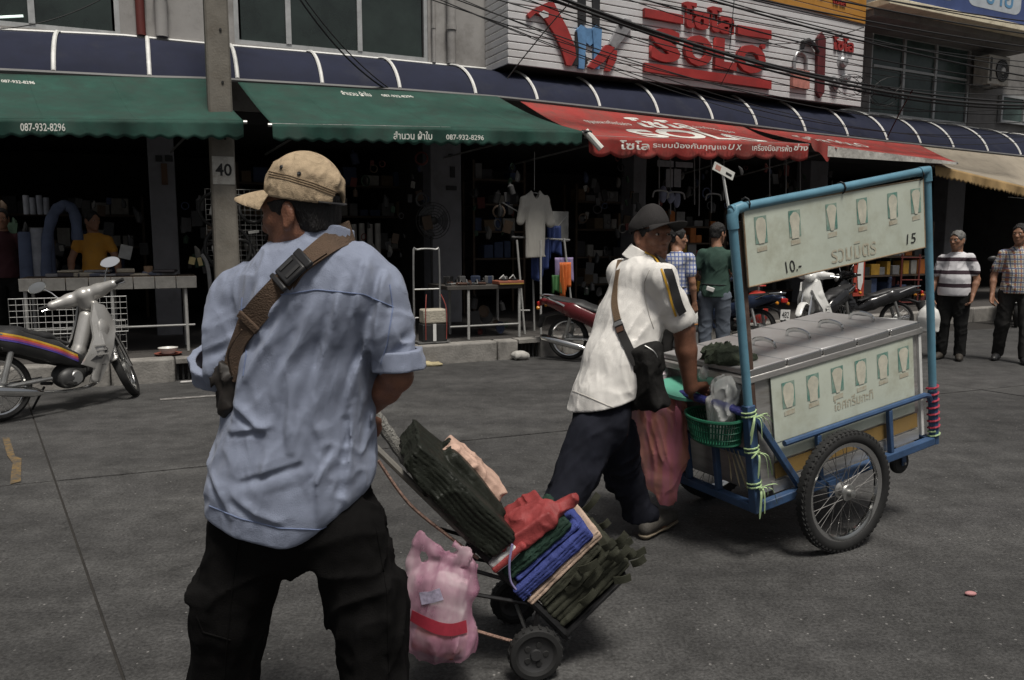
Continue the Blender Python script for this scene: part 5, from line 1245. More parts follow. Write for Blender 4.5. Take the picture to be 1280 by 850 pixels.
    P(MB().tube(bp_, 0.0145, 10), 'push_bar', BLUE)
    P(MB().tube(bp_[3:27], [0.020 + 0.0018 * math.sin(i * 2.1) for i in range(24)], 10), 'grip_tape', TAPE)
    P(MB().tube(bp_[27:32], 0.022, 10), 'grip_tape', M('brown_tape', (0.10, 0.06, 0.05), 0.6, var=0.3, vs=30))
    P(MB().tube(bp_[32:], 0.023, 10), 'grip_sleeve', M('grey_blue_sleeve', (0.06, 0.085, 0.14), 0.5, var=0.2))
    # picture board
    bd = P(MB().box((0.645, 0.0, 1.205), (1.19, 0.008, 0.345), Matrix.Identity(4)), 'picture_board', PANEL, bevel=0.001)
    RIM = M('grimy_board_edge', (0.22, 0.16, 0.10), 0.7, var=0.4, vs=20)
    for a, b in (((0.05, -0.002, 1.033), (1.24, -0.002, 1.033)), ((0.05, -0.002, 1.376), (1.24, -0.002, 1.376)), ((0.052, -0.002, 1.035), (0.052, -0.002, 1.375)), ((1.238, -0.002, 1.035), (1.238, -0.002, 1.375))):
        P(MB().tube([a, b], 0.0045, 6), 'board_edge', RIM, bd)
    for x in (0.66, 1.21, 0.07):
        P(MB().tube([(x + 0.001 * t, 0.026 * math.cos(t * .8), 1.40 + 0.026 * math.sin(t * .8) - 0.006 * (t > 5)) for t in range(9)], 0.004, 5), 'wire_tie', BLACKP, bd)
    # printed cups on board and on the body poster
    def cups(xs, z0, w, h, y, par, s):
        for i, x in enumerate(xs):
            P(MB().prism([(x - w / 2, z0), (x + w / 2, z0), (x + w / 2, z0 + h), (x - w / 2, z0 + h)], 0.0004, Matrix.Translation((0, y, 0)) @ Matrix.Rotation(math.pi / 2, 4, 'X') @ Matrix.Identity(4)), 'printed_picture', TEAL, par, sharp=None)
            hw = w * 0.47
            pts = []
            if i % 3 == 0: prof = ((-.9, .62), (-.75, .25), (-.45, .0), (.45, .0), (.75, .25), (.9, .62), (.8, .84), (.35, .95), (-.35, .95), (-.8, .84))
            elif i % 3 == 1: prof = ((-.65, -.06), (.65, -.06), (.72, .35), (.95, .62), (.8, .8), (.3, .92), (-.2, .93), (-.8, .8), (-.95, .62), (-.72, .35))
            else: prof = ((-.3, -.04), (.3, -.04), (.45, .12), (.95, .8), (.55, .93), (.0, .96), (-.55, .93), (-.95, .8), (-.45, .12))
            P(MB().prism([(x + a * hw * s, z0 + b_ * h) for a, b_ in prof], 0.0004, Matrix.Translation((0, y - 0.0012, 0)) @ Matrix.Rotation(math.pi / 2, 4, 'X')), 'printed_cup', CUP, par, sharp=None)
            P(MB().prism([(x - w * .42, z0 - h * .30), (x + w * .42, z0 - h * .28), (x + w * .40, z0 - h * .10), (x - w * .40, z0 - h * .12)], 0.0004, Matrix.Translation((0, y, 0)) @ Matrix.Rotation(math.pi / 2, 4, 'X')), 'printed_caption', TXT, par, sharp=None)
    cups([0.145, 0.35, 0.585, 0.79, 1.005, 1.175], 1.215, 0.072, 0.120, -0.0052, bd, 1)
    pp = [o for o in c.children if o.name.startswith('poster_panel')][0]
    cups([0.27, 0.43, 0.595, 0.76, 0.92, 1.075], 0.42, 0.082, 0.125, 0.0208, pp, 1)
    fn = lambda y: (lambda x, z, d: MC @ Vector((x, y, z)))
    INK = M('black_marker', (0.02, 0.02, 0.02), 0.6, var=0)
    text_fit('10.-', fn(-0.0062), 0.275, 0.375, 1.058, 1.112, 'handwritten_price', INK, bd, shear=-0.1); text_fit('15', fn(-0.0062), 1.095, 1.165, 1.068, 1.118, 'handwritten_price', INK, bd, shear=0.1)
    text_fit('รวมมิตร', fn(-0.006), 0.57, 0.875, 1.055, 1.135, 'printed_text', TXT, bd, bold=0.01)
    text_fit('ไอศกรีมกะทิ', fn(0.0205), 0.56, 0.84, 0.325, 0.385, 'printed_text', TXT, pp, bold=0.01)
    # leaning sign on a stick behind the near post
    st = thing('card_on_stick', 'small white card tied to the end of a thin white stick on the cart', 'card', tuple(MC @ Vector((0.03, 0.05, 1.2))))
    p0 = MC @ Vector((0.01, 0.035, 1.36)); p1 = onplane(903, 214, p0, _b)
    MB().tube([MC @ Vector((0.02, 0.033, 1.0)), p0, p1], 0.006, 6).build('stick', WHITEM, st)
    d = (onplane(919, 226, p0, _b) - onplane(890, 210, p0, _b)).normalized(); Q = Matrix((( d.x, _b.x, d.cross(_b).x, p1.x), (d.y, _b.y, d.cross(_b).y, p1.y), (d.z, _b.z, d.cross(_b).z, p1.z), (0, 0, 0, 1)))
    MB().box((0, -0.008, 0), (0.12, 0.004, 0.036), Q).build('card', WHITETXT, st); MB().box((0.03, -0.0105, -0.003), (0.035, 0.001, 0.010), Q).build('printed_line', BLACKP, st); MB().box((-0.035, -0.0105, 0.0), (0.03, 0.001, 0.02), Q).build('printed_block', M('pink_print', (0.4, 0.2, 0.16), 0.7), st)
    # ---- things on the cart
    def C(x, y, z): return np.array(MC @ Vector((x, y, z)))
    S = SDF(*bounds(C(0.08, 0.30, 0.68), m=0.24), 0.006); R3 = np.array(MC.to_3x3())
    S.ell(C(0.13, 0.24, 0.668), (0.10, 0.13, 0.030), 0.02, R3); S.ell(C(0.07, 0.19, 0.672), (0.06, 0.06, 0.036), 0.02, R3); S.ell(C(0.15, 0.32, 0.672), (0.07, 0.06, 0.034), 0.02, R3)
    S.disp(lambda P_: -crease(P_, (0.5, 0.7, 0.1), 22, 8, 0.030, 2.0) - crease(P_, (0.7, -0.4, 0.1), 26, 9, 0.02, 5.0) + noise(P_ * 60) * 0.003); S.cut(C(0, 0, 0.654), tuple(-np.array(_z)))
    tag(S.build('towel', M('dark_green_towel', (0.035, 0.045, 0.028), 0.95, var=0.3, vs=20, bump=0.7, bs=200), None), 'crumpled dark green towel on the steel cart lid', 'towel')
    # baskets hung behind the push bar
    GB = M('green_basket_plastic', (0.015, 0.095, 0.055), 0.4, var=0.2, vs=8); GB2 = M('mint_lid_plastic', (0.12, 0.38, 0.28), 0.4, var=0.15)
    def basket(cx, cy, cz, rx, ry, h, lab):
        b = thing('plastic_basket', lab, 'basket', tuple(C(cx, cy, cz)), 'baskets hung on the cart')
        ring = lambda s, z, n=40: [Vector(C(cx + rx * s * math.cos(2 * math.pi * k / n), cy + ry * s * math.sin(2 * math.pi * k / n), cz + z)) for k in range(n)]
        MB().tube(ring(1.03, h), 0.008, 6, closed=True).build('rim', GB, b); MB().tube(ring(0.86, 0.008), 0.007, 6, closed=True).build('base_ring', GB, b)
        m_ = MB(); n = 56
        for k in range(n):
            a = 2 * math.pi * k / n; a2 = a + 0.10
            m_.tube([C(cx + rx * .86 * math.cos(a), cy + ry * .86 * math.sin(a), cz + 0.008), C(cx + rx * 1.02 * math.cos(a2), cy + ry * 1.02 * math.sin(a2), cz + h)], 0.0042, 4)
        o = m_.build('lattice', GB, b); o['kind'] = 'stuff'
        for z in (0.035, 0.07, 0.10):
            if z < h: MB().tube(ring(0.86 + 0.17 * z / h, z), 0.0035, 4, closed=True).build('hoop', GB, b)
        MB().add([tuple(p) for p in ring(0.86, 0.008)], [tuple(range(40))]).build('base', GB, b)
        return b
    basket(-0.045, 0.19, 0.300, 0.095, 0.165, 0.125, 'round green lattice basket holding a clear bag under the push bar')
    basket(-0.045, 0.60, 0.305, 0.095, 0.165, 0.125, 'green lattice basket with mint lid and bagged sweets, half behind the man')
    MB().lathe([(0, 0.012), (0.11, 0.012), (0.135, 0.004), (0.138, -0.012), (0.13, -0.012)], 32, Matrix.Translation(C(0.02, 0.46, 0.50)) @ Matrix.Rotation(0.25, 4, 'X')).build('lid_disc', GB2)
    tag(bpy.data.objects['lid_disc'], 'round mint plastic lid resting on the baskets behind the push bar', 'lid')
    CLEAR = M('clear_plastic_bag', (0.80, 0.82, 0.80), 0.22, var=0.08, spec=0.6, alpha=0.42)
    def crumple(name, lab, parts, amp, mat, h=0.006, seed=0.0, cat='bag', fr=18):
        pts = [p for p, r_ in parts]; S = SDF(*bounds(*pts, m=0.22), h)
        for p, r_ in parts: S.ell(p, r_, 0.04)
        S.disp(lambda P_: -crease(P_, (0.2, 0.1, 1), fr, 6, amp, seed) - crease(P_, (0.8, 0.3, 0.4), fr * 1.2, 7, amp * .8, seed + 3) + noise(P_ * 50) * 0.003)
        return tag(S.build(name, mat), lab, cat)
    crumple('clear_bag', 'clear plastic bag of white cups standing in the round green basket', [(C(0.0, 0.18, 0.43), (0.06, 0.10, 0.09)), (C(0.015, 0.17, 0.54), (0.06, 0.10, 0.07)), (C(0.01, 0.30, 0.60), (0.02, 0.03, 0.03))], 0.022, CLEAR, seed=1.0)
    S = SDF(*bounds(C(-0.07, 0.14, 0.42), m=0.2), 0.006)
    for k in range(6): S.cone(C(-0.04 + 0.03 * (k % 3), 0.15 + 0.055 * (k // 3), 0.31), C(-0.04 + 0.03 * (k % 3), 0.15 + 0.055 * (k // 3), 0.46 + 0.010 * k), 0.022, 0.028, 0.003)
    tag(S.build('paper_cups', M('white_cup_plastic', (0.6, 0.6, 0.57), 0.5, var=0.1)), 'white cups bundled inside the clear bag on the cart', 'cups')
    crumple('clear_bag', 'clear bag of pale pink sweets in the basket beside the man', [(C(-0.03, 0.60, 0.44), (0.07, 0.12, 0.06)), (C(0.02, 0.68, 0.54), (0.06, 0.07, 0.07))], 0.028, M('cloudy_bag_pink', (0.60, 0.52, 0.56), 0.3, var=0.3, vs=22, alpha=0.75), seed=5.0)
    # striped carrier bag hanging from the push bar
    def carrier(name, lab, pix, dep, mats, drop=0.0):
        pass
    bx = [(805, 505), (855, 492), (858, 560), (846, 622), (828, 632), (803, 600), (783, 545), (787, 508)]
    Yb = C(-0.06, 0.48, 0.3)[1] - 0.05
    cen = np.array(at(822, 560, Yb))
    S = SDF(*bounds(np.array(at(780, 470, Yb)), np.array(at(865, 645, Yb)), m=0.12), 0.0055)
    S.cone(np.array(at(820, 535, Yb)), np.array(at(824, 590, Yb)), 0.125, 0.098, 0.04, ((0.3, 1, 0), 1.9)); S.cone(np.array(at(826, 560, Yb)), np.array(at(832, 615, Yb)), 0.10, 0.055, 0.03, ((0.3, 1, 0), 1.6)); S.cone(np.array(at(840, 500, Yb + .02)), np.array(at(836, 570, Yb)), 0.045, 0.085, 0.04, ((0.3, 1, 0), 1.6)); S.cone(np.array(at(800, 510, Yb)), np.array(at(812, 560, Yb)), 0.055, 0.08, 0.04, ((0.3, 1, 0), 1.6))
    S.chain([C(-0.05, 0.47, 0.488), np.array(at(850, 500, Yb)), np.array(at(842, 520, Yb))], [0.012, 0.022, 0.05], 0.03)
    S.disp(lambda P_: -crease(P_, (0.05, 0, 1), 22, 2.5, 0.026, 3.0) - crease(P_, (-0.3, 0, 1), 26, 3.5, 0.018, 8.0) + noise(P_ * 45) * 0.002)
    pm = stripe_bag_material()
    tag(S.build('carrier_bag', pm), 'pink and orange striped thin plastic carrier bag hanging from the push bar', 'bag')
    MB().tube([C(-0.05, 0.47, 0.492) + np.array((0.016 * math.cos(t), 0.02 * math.sin(t), 0.006 * math.sin(2 * t) + 0.01)) for t in np.linspace(0, 6.28, 14)], 0.006, 5, closed=True).build('raffia_knot', GRN, c)
    # dead leaves / raffia hanging
    for k in range(4):
        a = C(-0.02, 0.16 - 0.03 * k, 0.27); P_ = [a, a + np.array((0.02, -0.02, -0.06)), a + np.array((0.03 + .02 * k, -0.03, -0.16 - 0.02 * k))]
        MB().tube(arc(P_, 4), [0.003] * 4 + [0.006] * 4 + [0.002], 4, flat=0.3).build('dry_straw', M('dry_straw', (0.32, 0.27, 0.17), 0.8), c)
def stripe_bag_material():
    m = bpy.data.materials.new('striped_carrier_plastic'); m.use_nodes = True; n = m.node_tree.nodes; L = m.node_tree.links; b = n['Principled BSDF']
    tc = n.new('ShaderNodeTexCoord'); mp = n.new('ShaderNodeMapping'); mp.inputs['Scale'].default_value = (9, 4, 0.6); L.new(tc.outputs['Object'], mp.inputs[0])
    nz = n.new('ShaderNodeTexNoise'); nz.inputs['Scale'].default_value = 1.2; nz.inputs['Detail'].default_value = 3; L.new(mp.outputs[0], nz.inputs[0])
    r = n.new('ShaderNodeValToRGB'); e = r.color_ramp.elements
    e[0].position = 0.30; e[0].color = (0.40, 0.17, 0.13, 1); e[1].position = 0.72; e[1].color = (0.55, 0.32, 0.10, 1)
    for p, cc in ((0.42, (0.48, 0.20, 0.15, 1)), (0.50, (0.52, 0.17, 0.24, 1)), (0.58, (0.46, 0.17, 0.15, 1)), (0.65, (0.52, 0.22, 0.22, 1))): x = e.new(p); x.color = cc
    L.new(nz.outputs[0], r.inputs[0]); L.new(r.outputs[0], b.inputs['Base Color']); b.inputs['Roughness'].default_value = 0.40; b.inputs['Alpha'].default_value = 0.66
    nb = n.new('ShaderNodeTexNoise'); nb.noise_type = 'RIDGED_MULTIFRACTAL'; nb.inputs['Scale'].default_value = 3.0; L.new(mp.outputs[0], nb.inputs[0]); bp = n.new('ShaderNodeBump'); bp.inputs['Strength'].default_value = 0.8; bp.inputs['Distance'].default_value = 0.008; L.new(nb.outputs[0], bp.inputs['Height']); L.new(bp.outputs[0], b.inputs['Normal'])
    b.inputs['Subsurface Weight'].default_value = 0.0
    return m
cart()
# ================================================================ the man pushing the cart
def polo_material():
    """white knit with a yellow and a black stripe down the near sleeve"""
    return M('white_polo_knit', (0.72, 0.70, 0.665), 0.85, var=0.06, vs=10, bump=0.25, bs=420, spec=0.15, sheen=0.1, dirt=(0.62, 0.60, 0.57), dirt_s=5, wrinkle=0.7, wr_s=(10, 10, 4))
def cart_man():
    YB = 3.83
    A_ = lambda x, y, Y=YB: np.array(at(x, y, Y))
    f = (0.80, 0.60, 0)
    hc = A_(815, 295, 3.86); R = basis((0.46, -0.89, 0), math.radians(-2))
    hand = np.array(MC @ Vector((-0.045, 0.285, 0.515)))
    J = dict(chest=A_(798, 372, 3.84), waist=A_(770, 450, 3.78), hip=A_(752, 515, 3.73), neck=A_(802, 322, 3.88), headbase=head_pt(hc, R, -0.035, 0, -0.07),
             shR=A_(826, 348, 3.68), shL=A_(776, 342, 4.02), elR=A_(855, 412, 3.72), wrR=hand + V3(-0.050, -0.045, 0.035), elL=A_(800, 410, 4.16), wrL=np.array(MC @ Vector((-0.08, 0.83, 0.49))),
             hpR=A_(745, 535, 3.66), knR=A_(725, 598, 3.60), anR=A_(668, 690, 3.42), hpL=A_(768, 535, 3.80), knL=A_(786, 602, 3.98), anL=A_(812, 668, 3.93),
             toeR=A_(690, 705, 3.52), toeL=A_(840, 664, 4.10),
             hdR=(0.72, 0.62, -0.05), hnR=(0.45, -0.35, -0.85), hsR=1, hcR=0.95, hdL=(0.6, 0.5, -0.3), hnL=(0.3, -0.2, -0.9), hsL=-1, hcL=1.0)
    J['anL'][2] = 0.10; J['toeL'][2] = 0.03; J['anR'][2] = 0.16; J['toeR'][2] = 0.03
    lo, hi = bounds(*[v for k, v in J.items() if k[:2] not in ('hd', 'hn', 'hs', 'hc')], hc, m=0.16)
    S = SDF(lo, hi, 0.006)
    body_core(S, J, 0.92, f); add_head(S, hc, R, 0.98); S.chain([J['shR'], J['elR'], lerp(J['elR'], J['wrR'], 0.35), J['wrR']], [0.056, 0.050, 0.049, 0.031], 0.015)
    body = S.build('person', SKIN)
    tag(body, 'man in white polo shirt and dark cap leaning forward to push the ice cream cart', 'person')
    add_eyes(hc, R, body, 1.0)
    hair_for(hc, R, HAIR, body, 0.005, low=-0.045, front=0.06, thick=0.002, sc=1.0, back=-0.01, cap=True)
    POLO = polo_material()
    lo, hi = bounds(A_(700, 290, 3.5), A_(870, 530, 4.2), m=0.05); S = SDF(lo, hi, 0.005)
    S.cone(J['shL'], J['shR'] + V3(0.0, 0.0, 0.0), 0.062, 0.064, 0.05); S.cone(A_(800, 345, 3.86), A_(804, 325, 3.88), 0.10, 0.075, 0.05)
    S.chain([A_(800, 368, 3.84), A_(785, 410, 3.82), A_(768, 455, 3.78), A_(752, 505, 3.74), A_(746, 540, 3.72)], [0.170, 0.172, 0.170, 0.166, 0.168], 0.05, (f, 1.35))
    S.chain([J['shR'], lerp(J['shR'], J['elR'], 0.45), lerp(J['shR'], J['elR'], 0.78)], [0.066, 0.068, 0.073], 0.03)
    S.chain([J['shL'], lerp(J['shL'], J['elL'], 0.8)], [0.07, 0.08], 0.03)
    def fl(P):
        d = (-crease(P, (0.45, 0.2, 1), 12, 1.6, 0.013, 1.3) - crease(P, (-0.1, 0.1, 1), 17, 2, 0.006, 4.4)) * (1 - 0.75 * near(P, J['shL'], 0.2))
        d -= crease(P, (1, 0.3, 0.2), 15, 2, 0.009, 11.3) * near(P, A_(760, 480, 3.6), 0.16)
        d -= crease(P, (0.8, 0.2, 0.8), 17, 2.6, 0.014, 2.0) * near(P, A_(800, 420, 3.65), 0.14)
        d += noise(P * 40) * 0.0013
        return d
    S.disp(fl)
    S.cut(A_(746, 508, 3.70), (0.27, 0.0, -1), 0.008)
    d = J['elR'] - J['shR']; S_c = lerp(J['shR'], J['elR'], 0.70)
    # sleeve end: cut with a ball-limited plane
    S.cone(lerp(J['shR'], J['elR'], 0.76) + d * 0.0, J['elR'] + d * 0.2, 0.105, 0.12, 0.0, None, 'sub') if False else None
    S.chain([A_(755, 500, 3.74), A_(744, 560, 3.72)], [0.135, 0.155], 0.0, (f, 1.37), 'sub')
    S.cone(A_(804, 330, 3.88), A_(810, 300, 3.88), 0.058, 0.058, 0.006, None, 'sub')
    ax = d / np.linalg.norm(d); S.cone(lerp(J['shR'], J['elR'], 0.64), lerp(J['shR'], J['elR'], 1.1), 0.054, 0.064, 0.004, None, 'sub')
    shirt = S.build('polo_shirt', POLO, body)
    # sleeve ribs and stripes
    S = SDF(*bounds(A_(806, 320, 3.88), m=0.14), 0.004); n0 = np.array(hc) - J['neck']; n0 /= np.linalg.norm(n0)
    S.cone(J['neck'] - n0 * 0.04, J['neck'] + n0 * 0.045, 0.096, 0.074, 0.0); S.cut(J['neck'] + n0 * 0.042, tuple(n0)); S.cut(J['neck'] - n0 * 0.025, tuple(-n0)); S.cone(J['neck'] - n0 * 0.05, J['neck'] + n0 * 0.1, 0.074, 0.063, 0.0, None, 'sub')
    S.disp(lambda P: fold(P, (1, 0.4, 0), 14, 5, 0.002, 2.0)); S.build('collar', POLO, shirt)
    tr = bvh_of(shirt)
    BLK = M('black_knit', (0.012, 0.012, 0.013), 0.85, var=0.2); YLW = M('yellow_piping', (0.42, 0.24, 0.02), 0.7, var=0.15)
    for pix, w_, mt, nm in (([(812, 314), (826, 320), (836, 340), (842, 360), (848, 382), (853, 392)], 0.040, BLK, 'sleeve_stripe'), ([(806, 316), (819, 322), (829, 342), (835, 362), (841, 384), (845, 395)], 0.010, YLW, 'sleeve_piping')):
        mb, P_, N_ = band(tr, pix, w_, 0.003, 30, 0.004, 6); mb.build(nm, mt, shirt)
    seam_line(tr, [(812, 338), (806, 352), (806, 372), (812, 396), (817, 410)], 0.0022, 'sleeve_seam', M('polo_seam', (0.42, 0.40, 0.37), 0.9), shirt)
    seam_line(tr, [(712, 487), (735, 496), (760, 507), (782, 514)], 0.0018, 'hem_seam', M('polo_seam', (0.42, 0.40, 0.37), 0.9), shirt)
    # trousers
    TR = M('dark_navy_trousers', (0.011, 0.012, 0.018), 0.88, var=0.25, vs=9, bump=0.25, bs=300, spec=0.12, wrinkle=0.7, wr_s=(7, 7, 4))
    lo, hi = bounds(J['anL'], J['anR'], A_(700, 500, 3.6), A_(800, 500, 4.0), m=0.12); S = SDF(lo, hi, 0.007)
    S.cone(A_(756, 492, 3.75), A_(752, 528, 3.73), 0.148, 0.152, 0.03, (f, 1.25))
    S.chain([A_(739, 545, 3.66), A_(721, 592, 3.60), A_(699, 640, 3.50), J['anR'] + V3(0, 0, 0.02)], [0.112, 0.098, 0.076, 0.062], 0.03)
    S.chain([A_(770, 545, 3.80), A_(781, 598, 3.95), A_(800, 645, 3.96), J['anL'] + V3(0, 0.0, 0.015)], [0.106, 0.086, 0.066, 0.052], 0.03)
    S.disp(lambda P: -crease(P, (0.3, 0, 1), 14, 2.5, 0.016, 3.1) - crease(P, (0.9, 0.2, 0.5), 18, 4, 0.014, 6.1) + noise(P * 40) * 0.002)
    S.cut((0, 0, 0.07), (0, 0, -1)); S.build('trousers', TR, body)
    SHOE = M('grey_trainer', (0.06, 0.055, 0.048), 0.75, var=0.3, vs=18, bump=0.3, bs=120); SOLE = M('tan_sole', (0.17, 0.14, 0.10), 0.8, var=0.2)
    for s, tilt in (('L', 0.0), ('R', 0.05)):
        a, t = J['an' + s].copy(), J['toe' + s].copy()
        S = SDF(*bounds(a, t, m=0.12), 0.005); shoe(S, a, t, tilt if s == 'R' else 0.018); sh = S.build('shoe', SHOE, body)
        S = SDF(*bounds(a, t, m=0.12), 0.005); shoe(S, a, t, tilt if s == 'R' else 0.0); S.cut((0, 0, (tilt if s == 'R' else 0) + 0.022), (0, 0, 1)); S.f -= 0.003; S.build('sole', SOLE, sh)
    # cap
    CAP = M('charcoal_cap', (0.030, 0.028, 0.028), 0.85, var=0.2, vs=14, bump=0.25, bs=300, spec=0.15)
    Rc = basis((0.62, -0.78, 0), math.radians(-12)); hcc = hc
    S = SDF(*bounds(hcc, m=0.18), 0.0042)
    S.ell(head_pt(hcc, Rc, -0.012, 0, 0.050), (0.106, 0.085, 0.074), 0, Rc); S.cone(head_pt(hcc, Rc, -0.010, 0, 0.035), head_pt(hcc, Rc, 0.012, 0, 0.078), 0.099, 0.074, 0.02, (Rc[:, 1], 1.17))
    S.disp(lambda P: -crease(P, (0.2, 0, 1), 18, 5, 0.006, 2)); S.cut(head_pt(hcc, Rc, 0, 0, 0.030), -Rc[:, 2]); S.ell(head_pt(hcc, Rc, -0.010, 0, 0.02), (0.098, 0.082, 0.075), 0.0, Rc, 'sub')
    cap = S.build('cap', CAP, body)
    def brim(p, q):
        a = lerp(-1.0, 1.0, p); ext = 0.098 * max(0, math.cos(a * 1.45)) ** 0.55; r = 0.094 + ext * q
        return Vector(head_pt(hcc, Rc, r * math.cos(a) * 1.04 - 0.004, r * math.sin(a) * 0.86, 0.036 - 0.010 * q - 0.030 * q * abs(math.sin(a)) ** 2))
    MB().grid(brim, 26, 8, thick=Vector(Rc[:, 2]) * 0.004).build('brim', CAP, cap, sharp=60)
    MB().lathe([(0, 0.004), (0.006, 0.003), (0.008, 0)], 10, Matrix.Translation(head_pt(hcc, Rc, -0.010, 0, 0.125))).build('cap_button', CAP, cap)
    # bag
    bag = thing('shoulder_bag', 'dark crossbody bag with brown strap on the white polo shirt', 'bag', tuple(A_(808, 460, 3.6)))
    mb, P_, N_ = band(tr, [(777, 322), (771, 350), (768, 380), (774, 408), (784, 432), (795, 455)], 0.036, 0.003, 34, 0.004, 6); 
    K = len(P_); strap_mesh(P_[:K * 3 // 5], N_[:K * 3 // 5], 0.034, 0.003).build('strap', M('olive_brown_webbing', (0.13, 0.085, 0.05), 0.8, var=0.2, vs=20, bump=0.4, bs=200), bag)
    strap_mesh(P_[K * 3 // 5 - 1:], N_[K * 3 // 5 - 1:], 0.042, 0.004).build('strap_pad', M('black_webbing', (0.016, 0.015, 0.015), 0.8, var=0.2), bag)
    i = K * 3 // 5; p, n = P_[i], N_[i]; t = (P_[i + 1] - P_[i - 1]).normalized(); s = t.cross(n).normalized(); Mb = Matrix(((t.x, s.x, n.x, p.x), (t.y, s.y, n.y, p.y), (t.z, s.z, n.z, p.z), (0, 0, 0, 1)))
    MB().box((0, 0, 0.005), (0.022, 0.048, 0.006), Mb).build('buckle', STEEL, bag, bevel=0.002); MB().box((0.03, 0, 0.006), (0.025, 0.034, 0.003), Mb).build('leather_tab', M('brown_leather', (0.09, 0.045, 0.028), 0.6), bag)
    S = SDF(*bounds(A_(812, 462, 3.66), m=0.22), 0.006); Rb = np.array(Matrix.Rotation(-0.2, 3, 'Y')) @ basis((0.8, 0.6, 0))
    S.boxr(A_(802, 470, 3.66), (0.055, 0.100, 0.145), 0.03, 0.02, Rb); S.boxr(A_(812, 448, 3.64), (0.05, 0.06, 0.07), 0.025, 0.02, Rb)
    S.disp(lambda P: -crease(P, (0.4, 0.4, 1), 16, 3, 0.030, 3) + noise(P * 12) * 0.012); S.build('pouch', M('black_nylon', (0.010, 0.0095, 0.009), 0.8, var=0.3, vs=16, bump=0.2, bs=150, spec=0.2, wrinkle=0.9, wr_s=(12, 12, 7)), bag)
    MB().tube(arc([A_(806, 432, 3.58), A_(818, 440, 3.57), A_(824, 452, 3.58)], 5), 0.003, 5).build('zip', STEEL, bag)
cart_man()
